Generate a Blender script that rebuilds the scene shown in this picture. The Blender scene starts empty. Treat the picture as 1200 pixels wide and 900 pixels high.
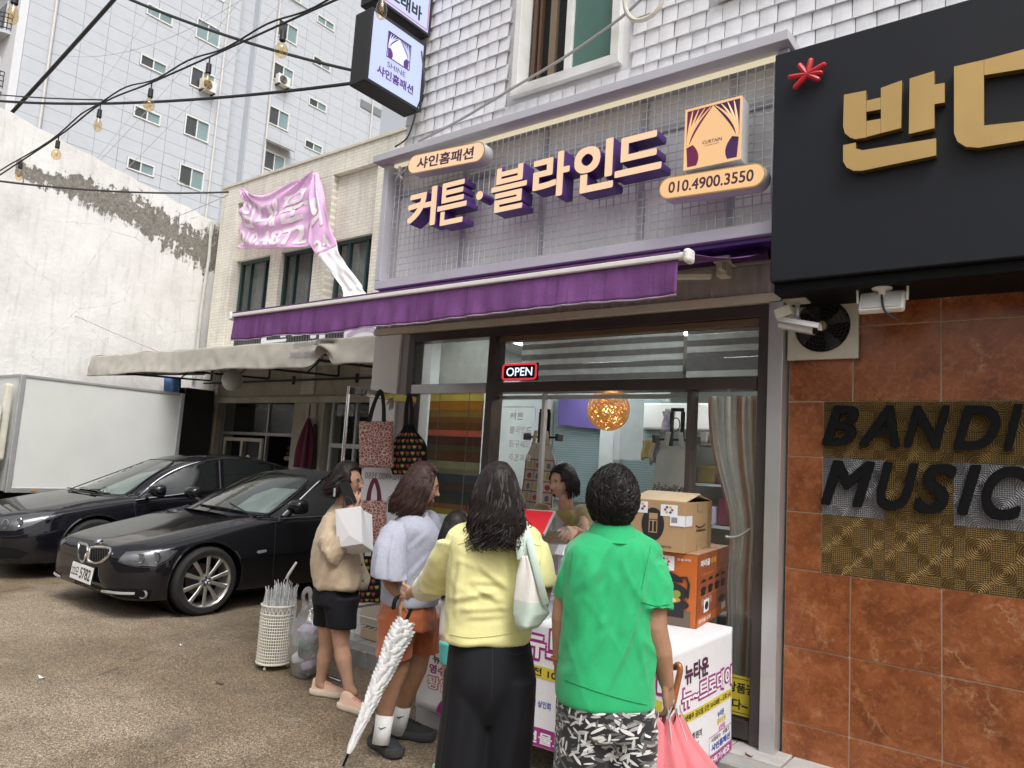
import bpy, bmesh, math, random
import numpy as np
from mathutils import Vector, Matrix, noise
from mathutils.bvhtree import BVHTree
from mathutils.geometry import delaunay_2d_cdt

random.seed(7)
S = bpy.context.scene
C = S.collection
R = math.radians

FOC, PCX, PCY, EYE = 851.0, 600.0, 450.0, 1.58
def _cv(px, py):
 return Vector(((px - PCX) / FOC, -(py - PCY) / FOC, -1.0)).normalized()
_x = -_cv(-515, 475)
_y = _cv(1252, 587)
_y = (_y - _x * _y.dot(_x)).normalized()
_z = _x.cross(_y)
RC = Matrix((_x, _y, _z))
cam = bpy.data.cameras.new('camera')
cam.sensor_width = 36
cam.lens = FOC / 1200 * 36
cam.clip_start = .05
cam.clip_end = 2000
camo = bpy.data.objects.new('camera', cam)
camo.matrix_world = Matrix.Translation((0, 0, EYE)) @ RC.to_4x4()
C.objects.link(camo)
S.camera = camo

W = bpy.data.worlds.new('World')
S.world = W
W.use_nodes = True
wn = W.node_tree
wn.nodes.clear()
sky = wn.nodes.new('ShaderNodeTexSky')
sky.sky_type = 'NISHITA'
sky.sun_disc = False
sky.sun_elevation = R(58)
sky.sun_rotation = R(118)
sky.air_density = 1.0
sky.dust_density = 6.0
sky.ozone_density = 1.0
hs = wn.nodes.new('ShaderNodeHueSaturation')
hs.inputs['Saturation'].default_value = .16
bg = wn.nodes.new('ShaderNodeBackground')
bg.inputs['Strength'].default_value = .15
wo = wn.nodes.new('ShaderNodeOutputWorld')
wn.links.new(sky.outputs[0], hs.inputs['Color'])
wn.links.new(hs.outputs[0], bg.inputs['Color'])
wn.links.new(bg.outputs[0], wo.inputs['Surface'])
sun = bpy.data.lights.new('sun', 'SUN')
sun.energy = 1.2
sun.angle = R(30)
sun.color = (1, .97, .93)
suno = bpy.data.objects.new('sun', sun)
_sd = Vector((math.sin(R(118)) * math.cos(R(58)), math.cos(R(118)) * math.cos(R(58)), math.sin(R(58))))
suno.rotation_euler = _sd.to_track_quat('Z', 'Y').to_euler()
C.objects.link(suno)
S.view_settings.view_transform = 'Standard'
S.view_settings.look = 'None'
S.view_settings.exposure = 0.5
S.view_settings.gamma = 1
S.cycles.max_bounces = 8
S.cycles.diffuse_bounces = 4
S.cycles.glossy_bounces = 4
S.cycles.transmission_bounces = 6
S.cycles.transparent_max_bounces = 16
S.cycles.sample_clamp_indirect = 6
S.cycles.use_denoising = True

_n = Vector((-.607, .787, 0)).normalized()      # horizontal view direction
RIGHT = Vector((.787, .607, 0)).normalized()
def ray(px, py):
 return RC @ _cv(px, py)
def at(px, py, D):
 d = ray(px, py)
 return Vector((0, 0, EYE)) + d * (D / d.dot(_n))
def on(ax, val, px, py):
 d = ray(px, py)
 i = 'xyz'.index(ax)
 o = Vector((0, 0, EYE))
 return o + d * ((val - o[i]) / d[i])

WM = {}                                            # object name -> world matrix at build time
def prop(o, label=None, cat=None, group=None, kind=None):
 if label: o['label'] = label
 if cat: o['category'] = cat
 if group: o['group'] = group
 if kind: o['kind'] = kind
 return o
def empty(name, loc=(0, 0, 0), label=None, cat=None, group=None, kind=None):
 o = bpy.data.objects.new(name, None)
 o.empty_display_size = .2
 o.location = loc
 C.objects.link(o)
 WM[o.name] = Matrix.Translation(loc)
 return prop(o, label, cat, group, kind)

class B:
 def __init__(s):
  s.v, s.f, s.m = [], [], []
 def add(s, vs, fs, mi=0, M=None):
  k = len(s.v)
  if M is not None:
   vs = [M @ Vector(p) for p in vs]
  s.v += [tuple(p) for p in vs]
  s.f += [tuple(i + k for i in f) for f in fs]
  s.m += [mi] * len(fs)
  return s
 def box(s, x0, x1, y0, y1, z0, z1, mi=0, M=None):
  vs = [(x, y, z) for z in (z0, z1) for y in (y0, y1) for x in (x0, x1)]
  fs = [(0, 2, 3, 1), (4, 5, 7, 6), (0, 1, 5, 4), (2, 6, 7, 3), (0, 4, 6, 2), (1, 3, 7, 5)]
  return s.add(vs, fs, mi, M)
 def quad(s, a, b, c, d, mi=0):
  return s.add([a, b, c, d], [(0, 1, 2, 3)], mi)
 def rings(s, rs, mi=0, cap=True, closed=True):
  n = len(rs[0])
  vs = [p for r in rs for p in r]
  fs = []
  for i in range(len(rs) - 1):
   for j in range(n if closed else n - 1):
    a, b = i * n + j, i * n + (j + 1) % n
    fs.append((a, b, b + n, a + n))
  if cap and closed:
   fs.append(tuple(range(n - 1, -1, -1)))
   fs.append(tuple(range((len(rs) - 1) * n, len(rs) * n)))
  return s.add(vs, fs, mi)
 def tube(s, pts, r, n=8, mi=0, cap=True, rnd=False, flat=None):
  pts = [Vector(p) for p in pts]
  rad = list(r) if hasattr(r, '__len__') else [r] * len(pts)
  if rnd:                                     # rounded ends
   d0 = (pts[0] - pts[1]).normalized(); d1 = (pts[-1] - pts[-2]).normalized()
   a, b = rad[0], rad[-1]
   pre = [(pts[0] + d0 * a * q, a * w) for q, w in ((.97, .2), (.8, .6), (.45, .9))]
   post = [(pts[-1] + d1 * b * q, b * w) for q, w in ((.45, .9), (.8, .6), (.97, .2))]
   pts = [p for p, _ in pre] + pts + [p for p, _ in post]
   rad = [w for _, w in pre] + rad + [w for _, w in post]
  rs = []
  up = None
  for i, p in enumerate(pts):
   t = (pts[min(i + 1, len(pts) - 1)] - pts[max(i - 1, 0)])
   t = t.normalized() if t.length > 1e-9 else Vector((0, 0, 1))
   if up is None:
    up = Vector((0, 0, 1)) if abs(t.z) < .9 else Vector((1, 0, 0))
    if flat is not None: up = Vector(flat[0])
   u = (up - t * up.dot(t))
   u = u.normalized() if u.length > 1e-6 else t.orthogonal().normalized()
   w = t.cross(u)
   up = u
   fa = flat[1] if flat is not None else 1.0
   rs.append([p + (u * math.cos(q) * fa + w * math.sin(q)) * rad[i] for q in [2 * math.pi * k / n for k in range(n)]])
  return s.rings(rs, mi, cap)
 def lathe(s, prof, M=None, n=24, mi=0, cap=False):
  rs = [[Vector((r * math.cos(2 * math.pi * k / n), r * math.sin(2 * math.pi * k / n), h)) for k in range(n)] for r, h in prof]
  if M is not None: rs = [[M @ p for p in q] for q in rs]
  return s.rings(rs, mi, cap)
 def prism(s, poly, M, d, mi=0, mside=None):
  n = len(poly)
  vs = [(x, y, 0) for x, y in poly] + [(x, y, d) for x, y in poly]
  s.add(vs, [tuple(range(n - 1, -1, -1)), tuple(range(n, 2 * n))], mi, M)
  s.add(vs, [(i, (i + 1) % n, (i + 1) % n + n, i + n) for i in range(n)], mi if mside is None else mside, M)
  return s
 def sheet(s, fn, nu, nv, mi=0):
  vs = [fn(i / nu, j / nv) for j in range(nv + 1) for i in range(nu + 1)]
  fs = [(j * (nu + 1) + i, j * (nu + 1) + i + 1, (j + 1) * (nu + 1) + i + 1, (j + 1) * (nu + 1) + i) for j in range(nv) for i in range(nu)]
  return s.add(vs, fs, mi)
 def ball(s, c, r, n=12, mi=0, M=None):
  rx, ry, rz = r if hasattr(r, '__len__') else (r, r, r)
  rs = []
  for i in range(n // 2 + 1):
   a = -math.pi / 2 + math.pi * i / (n // 2)
   ca = max(math.cos(a), .02)
   rs.append([Vector((c[0] + rx * ca * math.cos(2 * math.pi * k / n), c[1] + ry * ca * math.sin(2 * math.pi * k / n), c[2] + rz * math.sin(a))) for k in range(n)])
  if M is not None: rs = [[M @ p for p in q] for q in rs]
  return s.rings(rs, mi)
 def build(s, name, mats, parent=None, smooth=35, bevel=0, label=None, cat=None, group=None, kind=None, thick=0):
  me = bpy.data.meshes.new(name)
  vs = s.v
  if parent is not None:
   Mi = WM[parent.name].inverted()
   if Mi != Matrix.Identity(4):
    vs = [Mi @ Vector(p) for p in vs]
  me.from_pydata([tuple(p) for p in vs], [], s.f)
  if not hasattr(mats, '__len__'): mats = [mats]
  for q in mats: me.materials.append(q)
  if len(mats) > 1: me.polygons.foreach_set('material_index', s.m)
  if smooth:
   me.polygons.foreach_set('use_smooth', [True] * len(me.polygons))
   me.update()
   me.set_sharp_from_angle(angle=R(smooth))
  me.update()
  return link(name, me, parent, bevel, label, cat, group, kind, thick)

def link(name, me, parent=None, bevel=0, label=None, cat=None, group=None, kind=None, thick=0):
 o = bpy.data.objects.new(name, me)
 C.objects.link(o)
 if parent is not None:
  o.parent = parent
  WM[o.name] = WM[parent.name].copy()
 else:
  WM[o.name] = Matrix.Identity(4)
 if thick:
  q = o.modifiers.new('solid', 'SOLIDIFY'); q.thickness = thick; q.offset = 0
 if bevel:
  q = o.modifiers.new('bevel', 'BEVEL'); q.width = bevel; q.segments = 2; q.limit_method = 'ANGLE'
 return prop(o, label, cat, group, kind)

def inst(name, me, parent, loc, rz=0, sc=(1, 1, 1), rx=0, ry=0, bevel=0):
 o = bpy.data.objects.new(name, me)
 C.objects.link(o)
 o.parent = parent
 o.location = WM[parent.name].inverted() @ Vector(loc)
 o.rotation_euler = (rx, ry, rz)
 o.scale = sc
 if bevel:
  q = o.modifiers.new('bevel', 'BEVEL'); q.width = bevel; q.segments = 1
 return o

def copy_tree(o, parent=None, **kw):
 c = o.copy(); C.objects.link(c)
 WM[c.name] = WM[o.name].copy()
 if parent is not None: c.parent = parent
 for k, v in kw.items(): c[k] = v
 for ch in [q for q in bpy.data.objects if q.parent is o]:
  copy_tree(ch, c)
 return c

def boxobj(name, m, x0, x1, y0, y1, z0, z1, parent=None, bevel=.004, **k):
 return B().box(x0, x1, y0, y1, z0, z1).build(name, m, parent, smooth=0, bevel=bevel, **k)

def frame(right, up, origin):
 r = Vector(right).normalized(); u = Vector(up).normalized()
 o = r.cross(u).normalized()
 u = o.cross(r)
 return Matrix(((r.x, u.x, o.x, origin[0]), (r.y, u.y, o.y, origin[1]), (r.z, u.z, o.z, origin[2]), (0, 0, 0, 1)))
def rotz(a, o=(0, 0, 0)):
 return Matrix.Translation(o) @ Matrix.Rotation(a, 4, 'Z')

def evaluate(o):
 ts = bpy.data.scenes.new('scratch')
 ts.collection.objects.link(o)
 vl = ts.view_layers[0]
 vl.update()
 me = bpy.data.meshes.new_from_object(o.evaluated_get(vl.depsgraph))
 bpy.data.scenes.remove(ts)
 return me
_gc = {}
def glyph(s, bold=0.0, ext=0.0, shear=0.0, res=6):
 k = (s, bold, ext, shear)
 if k in _gc: return _gc[k]
 c = bpy.data.curves.new('t', 'FONT')
 c.body = s; c.size = 1; c.extrude = ext; c.shear = shear; c.resolution_u = res
 o = bpy.data.objects.new('t', c)
 me = evaluate(o)
 vs = np.array([tuple(v.co) for v in me.vertices]).reshape(-1, 3)
 fs = [tuple(p.vertices) for p in me.polygons]
 bpy.data.objects.remove(o); bpy.data.curves.remove(c); bpy.data.meshes.remove(me)
 if bold:
  nsh = 8
  V, F = [], []
  for i in range(nsh):
   a = 2 * math.pi * i / nsh
   bb = bold * (1 - .013 * i) * (1.3 if i % 2 else 1); a += .004
   q = vs.copy(); q[:, 0] += bb * math.cos(a); q[:, 1] += bb * math.sin(a); q[:, 2] += .0012 * i
   F += [tuple(j + len(vs) * i for j in f) for f in fs]
   V.append(q)
  vs = np.concatenate(V); fs = F
 mn = vs.min(0); mx = vs.max(0)
 vs[:, 0] -= mn[0]; vs[:, 1] -= mn[1]
 _gc[k] = (vs, fs, mx[0] - mn[0], mx[1] - mn[1])
 return _gc[k]
def fit(s, w, h, bold=0, ext=0, shear=0, zs=.1):
 vs, fs, gw, gh = glyph(s, bold, ext, shear)
 q = vs.copy()
 q[:, 0] *= w / gw; q[:, 1] *= h / gh
 q[:, 2] *= zs if not ext else 1
 return q, fs
def text(b, s, M, w, h, bold=0.02, mi=0, shear=0, x=0, y=0, z=0, zs=.03, fn=None, rot=0):
 q, fs = fit(s, w, h, bold, 0, shear, zs)
 ca, sa = math.cos(rot), math.sin(rot)
 pts = [(x + p[0] * ca - p[1] * sa, y + p[0] * sa + p[1] * ca, z + p[2]) for p in q]
 if fn: b.add([fn(*p) for p in pts], fs, mi)
 else: b.add(pts, fs, mi, M)
 return b

def _h(ix, iy, iz):
 n = (ix * 374761393 + iy * 668265263 + iz * 2147483647 + 974711) & 0xffffffff
 n = ((n ^ (n >> 13)) * 1274126177) & 0xffffffff
 n = (n ^ (n >> 16)) & 0xffff
 return n / 65535.0 * 2 - 1
def vnoise(P):
 P = np.asarray(P, float)
 i = np.floor(P).astype(np.int64); f = P - i
 u = f * f * f * (f * (f * 6 - 15) + 10)
 r = 0
 for dx in (0, 1):
  for dy in (0, 1):
   for dz in (0, 1):
    w = (u[:, 0] if dx else 1 - u[:, 0]) * (u[:, 1] if dy else 1 - u[:, 1]) * (u[:, 2] if dz else 1 - u[:, 2])
    r = r + w * _h(i[:, 0] + dx, i[:, 1] + dy, i[:, 2] + dz)
 return r
def lerp(a, b, t): return a + (b - a) * t
def sstep(a, b, x):
 t = np.clip((x - a) / (b - a), 0, 1)
 return t * t * (3 - 2 * t)
def catmull(pts, n):
 P = [Vector(p) for p in pts]
 out = []
 for i in range(len(P) - 1):
  a, b, c, d = P[max(i - 1, 0)], P[i], P[i + 1], P[min(i + 2, len(P) - 1)]
  for k in range(n):
   t = k / n
   out.append(.5 * ((2 * b) + (c - a) * t + (2 * a - 5 * b + 4 * c - d) * t * t + (3 * b - a - 3 * c + d) * t ** 3))
 out.append(P[-1])
 return out

# ================================================================ materials
def sr(r, g, b):
 def f(c):
  c /= 255
  return c / 12.92 if c <= .04045 else ((c + .055) / 1.055) ** 2.4
 return (f(r), f(g), f(b), 1)
def nd(t, typ, **kw):
 n = t.nodes.new(typ)
 for k, v in kw.items(): setattr(n, k, v)
 return n
def setin(n, **kw):
 for k, v in kw.items(): n.inputs[k.replace('_', ' ')].default_value = v
 return n
def math_(t, op, a, b=None, clamp=False):
 n = nd(t, 'ShaderNodeMath', operation=op, use_clamp=clamp)
 for i, q in enumerate((a, b)):
  if q is None: continue
  if isinstance(q, (int, float)): n.inputs[i].default_value = q
  else: t.links.new(q, n.inputs[i])
 return n.outputs[0]
def mix(t, fac, a, b, mode='MIX'):
 n = nd(t, 'ShaderNodeMix', data_type='RGBA', blend_type=mode)
 n.inputs[0].default_value = 0.5
 for i, q in ((0, fac), (6, a), (7, b)):
  if isinstance(q, (int, float)): n.inputs[i].default_value = q
  elif isinstance(q, tuple): n.inputs[i].default_value = q if len(q) == 4 else q + (1,)
  else: t.links.new(q, n.inputs[i])
 return n.outputs[2]
def ramp(t, fac, stops, interp='LINEAR'):
 n = nd(t, 'ShaderNodeValToRGB')
 n.color_ramp.interpolation = interp
 e = n.color_ramp.elements
 e[0].position, e[0].color = stops[0][0], stops[0][1] if isinstance(stops[0][1], tuple) else (stops[0][1],) * 3 + (1,)
 e[1].position, e[1].color = stops[-1][0], stops[-1][1] if isinstance(stops[-1][1], tuple) else (stops[-1][1],) * 3 + (1,)
 for p, c in stops[1:-1]:
  q = e.new(p); q.color = c if isinstance(c, tuple) else (c, c, c, 1)
 t.links.new(fac, n.inputs[0])
 return n.outputs[0]
def newmat(name):
 m = bpy.data.materials.new(name)
 m.use_nodes = True
 t = m.node_tree
 return m, t, t.nodes['Principled BSDF'], t.nodes['Material Output']
def coords(t, rnd=False, sc=(1, 1, 1), rot=(0, 0, 0)):
 tc = nd(t, 'ShaderNodeTexCoord')
 o = tc.outputs['Object']
 if rnd:
  oi = nd(t, 'ShaderNodeObjectInfo')
  va = nd(t, 'ShaderNodeVectorMath', operation='MULTIPLY_ADD')
  cb = nd(t, 'ShaderNodeCombineXYZ')
  for i in range(3): t.links.new(oi.outputs['Random'], cb.inputs[i])
  t.links.new(cb.outputs[0], va.inputs[0])
  va.inputs[1].default_value = (37, 91, 53)
  t.links.new(o, va.inputs[2])
  o = va.outputs[0]
 if sc != (1, 1, 1) or rot != (0, 0, 0):
  mp = nd(t, 'ShaderNodeMapping')
  mp.inputs['Scale'].default_value = sc; mp.inputs['Rotation'].default_value = rot
  t.links.new(o, mp.inputs[0])
  o = mp.outputs[0]
 return o
def noise_(t, vec, scale, detail=4, rough=.55, dist=0):
 n = nd(t, 'ShaderNodeTexNoise')
 setin(n, Scale=scale, Detail=detail, Roughness=rough, Distortion=dist)
 t.links.new(vec, n.inputs['Vector'])
 return n.outputs['Fac']
def voro(t, vec, scale, feature='F1', rnd=1.0):
 n = nd(t, 'ShaderNodeTexVoronoi', feature=feature)
 setin(n, Scale=scale, Randomness=rnd)
 t.links.new(vec, n.inputs['Vector'])
 return n
def bump_(t, p, h, strength=.3, dist=.01):
 b = nd(t, 'ShaderNodeBump')
 setin(b, Strength=strength, Distance=dist)
 t.links.new(h, b.inputs['Height'])
 t.links.new(b.outputs[0], p.inputs['Normal'])
def Mt(name, col, rough=.6, metal=0, var=.1, vs=5, bump=0, bs=60, bd=.004, spec=.5, coat=0, sheen=0, rnd=False, rvar=.0, dirt=0, trans=0):
 m, t, p, o = newmat(name)
 if len(col) == 3: col = col + (1,)
 setin(p, Roughness=rough, Metallic=metal, Specular_IOR_Level=spec, Coat_Weight=coat, Coat_Roughness=.03, Sheen_Weight=sheen)
 v = coords(t, rnd)
 n1 = noise_(t, v, vs, 5, .6)
 f = ramp(t, n1, [(.25, 1 - var), (.75, 1 + var)])
 c = mix(t, 1.0, col, f, 'MULTIPLY')
 if dirt:
  n2 = noise_(t, v, vs * .35, 8, .7)
  c = mix(t, ramp(t, n2, [(.5, 0.0), (.72, dirt)]), c, (.05, .045, .04, 1))
 t.links.new(c, p.inputs['Base Color'])
 if rvar:
  t.links.new(ramp(t, n1, [(.3, max(rough - rvar, .02)), (.7, rough + rvar)]), p.inputs['Roughness'])
 if bump: bump_(t, p, noise_(t, v, bs, 3, .6), bump, bd)
 return m
def Emit(name, col, s):
 m, t, p, o = newmat(name)
 p.inputs['Base Color'].default_value = tuple(q * .1 for q in col[:3]) + (1,)
 p.inputs['Roughness'].default_value = .4
 p.inputs['Emission Color'].default_value = col if len(col) == 4 else col + (1,)
 p.inputs['Emission Strength'].default_value = s
 return m
def Glass(name, tint=(1, 1, 1, 1), rough=.0, refl=1.0, clear=1.0, dirt=0.0):
 m, t, p, o = newmat(name)
 t.nodes.remove(p)
 lw = nd(t, 'ShaderNodeLayerWeight'); lw.inputs[0].default_value = .5
 fr = math_(t, 'ADD', math_(t, 'MULTIPLY', math_(t, 'POWER', lw.outputs['Facing'], 5.0), .96), .04)
 gl = nd(t, 'ShaderNodeBsdfGlossy'); gl.inputs['Roughness'].default_value = rough
 tr = nd(t, 'ShaderNodeBsdfTransparent'); tr.inputs[0].default_value = tint
 ms = nd(t, 'ShaderNodeMixShader')
 v = coords(t)
 f = math_(t, 'MULTIPLY', fr, refl, True)
 t.links.new(f, ms.inputs[0]); t.links.new(tr.outputs[0], ms.inputs[1]); t.links.new(gl.outputs[0], ms.inputs[2])
 out = ms.outputs[0]
 if dirt:
  df = nd(t, 'ShaderNodeBsdfDiffuse'); df.inputs[0].default_value = (.74, .75, .75, 1)
  m2 = nd(t, 'ShaderNodeMixShader')
  t.links.new(ramp(t, noise_(t, v, 3, 6, .7), [(.3, 0.0), (.9, dirt)]), m2.inputs[0])
  t.links.new(out, m2.inputs[1]); t.links.new(df.outputs[0], m2.inputs[2])
  out = m2.outputs[0]
 t.links.new(out, o.inputs[0])
 return m

def mat_road():
 m, t, p, o = newmat('road_asphalt')
 v = coords(t)
 vo = voro(t, v, 150)
 sep = nd(t, 'ShaderNodeSeparateColor'); t.links.new(vo.outputs['Color'], sep.inputs[0])
 stone = ramp(t, sep.outputs[0], [(0, (.105, .085, .065, 1)), (.3, (.19, .145, .098, 1)), (.55, (.265, .205, .136, 1)), (.8, (.36, .285, .2, 1)), (1, (.5, .43, .33, 1))])
 gap = ramp(t, vo.outputs['Distance'], [(.35, 1.0), (.75, .72)])
 c = mix(t, 1.0, stone, gap, 'MULTIPLY')
 fine = noise_(t, v, 260, 3, .7)
 c = mix(t, .6, c, ramp(t, fine, [(.3, .66), (.7, 1.34)]), 'MULTIPLY')
 big = noise_(t, v, .55, 6, .62)
 damp = ramp(t, big, [(.42, 0.0), (.56, 1.0)])
 c = mix(t, damp, c, mix(t, 1.0, c, (.74, .7, .64, 1), 'MULTIPLY'))
 mid = noise_(t, v, 3.2, 5, .6)
 st = noise_(t, v, 1.1, 7, .7, .8)
 c = mix(t, ramp(t, st, [(.58, 0.0), (.66, .42)]), c, (.085, .07, .055, 1))
 pale = noise_(t, coords(t, False, (1, 1.6, 1), (0, 0, .4)), .8, 6, .65)
 c = mix(t, ramp(t, pale, [(.62, 0.0), (.72, .3)]), c, (.42, .38, .31, 1))
 ck = voro(t, v, .35, 'DISTANCE_TO_EDGE')
 wob = math_(t, 'ADD', ck.outputs['Distance'], math_(t, 'MULTIPLY', math_(t, 'SUBTRACT', mid, .5), .06))
 c = mix(t, math_(t, 'MULTIPLY', ramp(t, math_(t, 'ABSOLUTE', wob), [(0, .7), (.004, 0.0)]), ramp(t, big, [(.45, 0.0), (.55, 1.0)])), c, (.05, .042, .035, 1))
 c = mix(t, 1.0, c, ramp(t, mid, [(.3, .84), (.7, 1.14)]), 'MULTIPLY')
 t.links.new(c, p.inputs['Base Color'])
 t.links.new(ramp(t, damp, [(0, .8), (1, .5)]), p.inputs['Roughness'])
 h = math_(t, 'ADD', math_(t, 'MULTIPLY', vo.outputs['Distance'], -1.0), math_(t, 'MULTIPLY', fine, .35))
 bump_(t, p, h, .45, .006)
 return m
def mat_concrete(name, col, bs=40, dirt=.35, rnd=True):
 return Mt(name, col, .85, var=.16, vs=4, bump=.35, bs=bs, dirt=dirt, rnd=rnd)
def mat_marble():
 m, t, p, o = newmat('brown_marble_tile')
 v = coords(t, True)
 n = noise_(t, v, 5, 8, .68, .6)
 n2 = noise_(t, v, 24, 7, .8, .9)
 c = ramp(t, n, [(.28, (.12, .036, .014, 1)), (.45, (.22, .064, .022, 1)), (.6, (.31, .1, .034, 1)), (.78, (.4, .16, .065, 1))])
 blot = ramp(t, n2, [(.52, 0.0), (.68, .7)])
 c = mix(t, ramp(t, noise_(t, v, 11, 7, .8, 1.2), [(.3, .75), (.45, 0.0)]), c, (.075, .022, .01, 1))
 c = mix(t, blot, c, (.46, .19, .08, 1))
 wv = nd(t, 'ShaderNodeVectorMath', operation='MULTIPLY_ADD')
 dn = nd(t, 'ShaderNodeTexNoise'); setin(dn, Scale=4.0, Detail=6, Roughness=.7); t.links.new(v, dn.inputs['Vector'])
 t.links.new(dn.outputs['Color'], wv.inputs[0]); wv.inputs[1].default_value = (.35, .35, .35); t.links.new(v, wv.inputs[2])
 ve = voro(t, wv.outputs[0], 3.1, 'DISTANCE_TO_EDGE')
 vein = ramp(t, ve.outputs['Distance'], [(0, 1.0), (.012, .55), (.028, 0.0)])
 vm = math_(t, 'MULTIPLY', vein, ramp(t, noise_(t, v, 6, 3), [(.48, 0.0), (.68, .5)]))
 c = mix(t, vm, c, (.6, .36, .2, 1))
 t.links.new(c, p.inputs['Base Color'])
 setin(p, Roughness=.24)
 t.links.new(ramp(t, n2, [(.3, .2), (.7, .34)]), p.inputs['Roughness'])
 bump_(t, p, n2, .05, .002)
 return m
def mat_relief(name, c1, c2):
 m, t, p, o = newmat(name)
 v = coords(t, False, (1, 1, 1))
 sp = nd(t, 'ShaderNodeSeparateXYZ'); t.links.new(v, sp.inputs[0])
 cell = .1033
 def cellc(s):
  q = math_(t, 'DIVIDE', s, cell)
  return math_(t, 'SUBTRACT', math_(t, 'FRACT', q), .5), math_(t, 'FLOOR', q)
 fx, ix = cellc(sp.outputs[0]); fz, iz = cellc(sp.outputs[2])
 par = math_(t, 'MODULO', math_(t, 'ADD', math_(t, 'ADD', ix, iz), 100), 2)
 hx = math_(t, 'SINE', math_(t, 'MULTIPLY', sp.outputs[0], 620)); hz = math_(t, 'SINE', math_(t, 'MULTIPLY', sp.outputs[2], 620))
 hatch = math_(t, 'MAXIMUM', hx, hz)
 rr = math_(t, 'SQRT', math_(t, 'ADD', math_(t, 'MULTIPLY', fx, fx), math_(t, 'MULTIPLY', fz, fz)))
 wob = noise_(t, v, 26, 2)
 ring = math_(t, 'SINE', math_(t, 'ADD', math_(t, 'MULTIPLY', rr, 64), math_(t, 'MULTIPLY', wob, 9)))
 mx = nd(t, 'ShaderNodeMix', data_type='FLOAT'); t.links.new(par, mx.inputs[0]); t.links.new(hatch, mx.inputs[2]); t.links.new(ring, mx.inputs[3])
 h = math_(t, 'ADD', mx.outputs[0], math_(t, 'MULTIPLY', par, .8))
 c = mix(t, ramp(t, h, [(.0, 0.0), (.8, 1.0)]), c2, c1)
 t.links.new(c, p.inputs['Base Color'])
 setin(p, Metallic=.7, Roughness=.5)
 bump_(t, p, h, .9, .004)
 return m
def mat_oldwall():
 m, t, p, o = newmat('peeling_white_render')
 v = coords(t)
 sp = nd(t, 'ShaderNodeSeparateXYZ'); t.links.new(v, sp.inputs[0])
 y, z = sp.outputs[1], sp.outputs[2]
 n = noise_(t, v, 1.2, 8, .68)
 nf = noise_(t, v, 7, 8, .75)
 streak = noise_(t, coords(t, False, (6, 6, .7)), 1.6, 6, .7)
 base = ramp(t, n, [(.25, (.56, .55, .525, 1)), (.5, (.7, .69, .67, 1)), (.75, (.79, .785, .765, 1))])
 base = mix(t, ramp(t, streak, [(.52, 0.0), (.75, .35)]), base, (.3, .285, .25, 1))
 cen = math_(t, 'SUBTRACT', 6.46, math_(t, 'MULTIPLY', math_(t, 'SUBTRACT', y, 4.5), .06))
 bulge = math_(t, 'MULTIPLY', math_(t, 'MAXIMUM', math_(t, 'SUBTRACT', y, 6.6), 0.0), .17)
 cen = math_(t, 'SUBTRACT', cen, bulge)
 wid = math_(t, 'ADD', .13, math_(t, 'MULTIPLY', math_(t, 'MAXIMUM', math_(t, 'SUBTRACT', y, 4.4), 0.0), .085))
 d = math_(t, 'DIVIDE', math_(t, 'ABSOLUTE', math_(t, 'SUBTRACT', z, cen)), wid)
 d = math_(t, 'ADD', d, math_(t, 'MULTIPLY', math_(t, 'SUBTRACT', nf, .5), 3.6))
 d = math_(t, 'ADD', d, math_(t, 'MULTIPLY', math_(t, 'SUBTRACT', streak, .5), -3.0))
 d = math_(t, 'ADD', d, math_(t, 'MULTIPLY', math_(t, 'SUBTRACT', n, .5), 3.0))
 end = math_(t, 'GREATER_THAN', y, 4.5)
 msk = math_(t, 'MULTIPLY', ramp(t, d, [(.72, 1.0), (.9, 0.0)]), end)
 bare = ramp(t, noise_(t, v, 16, 8, .8), [(.3, (.05, .047, .04, 1)), (.55, (.2, .185, .16, 1)), (.75, (.42, .4, .36, 1))])
 c = mix(t, msk, base, bare)
 halo = ramp(t, d, [(.8, .6), (1.6, 0.0)])
 c = mix(t, math_(t, 'MULTIPLY', math_(t, 'MULTIPLY', halo, end), ramp(t, nf, [(.4, 0.0), (.65, .8)])), c, (.33, .31, .27, 1))
 crack = voro(t, v, .9, 'DISTANCE_TO_EDGE')
 ck = math_(t, 'MULTIPLY', ramp(t, math_(t, 'ADD', crack.outputs['Distance'], math_(t, 'MULTIPLY', math_(t, 'SUBTRACT', nf, .5), .05)), [(0, .45), (.006, 0.0)]), ramp(t, n, [(.45, 0.0), (.6, 1.0)]))
 c = mix(t, ck, c, (.2, .19, .17, 1))
 t.links.new(c, p.inputs['Base Color'])
 setin(p, Roughness=.9)
 h = math_(t, 'SUBTRACT', math_(t, 'ADD', math_(t, 'MULTIPLY', n, .6), math_(t, 'MULTIPLY', nf, .3)), math_(t, 'MULTIPLY', msk, .8))
 bump_(t, p, h, .7, .06)
 return m
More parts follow.
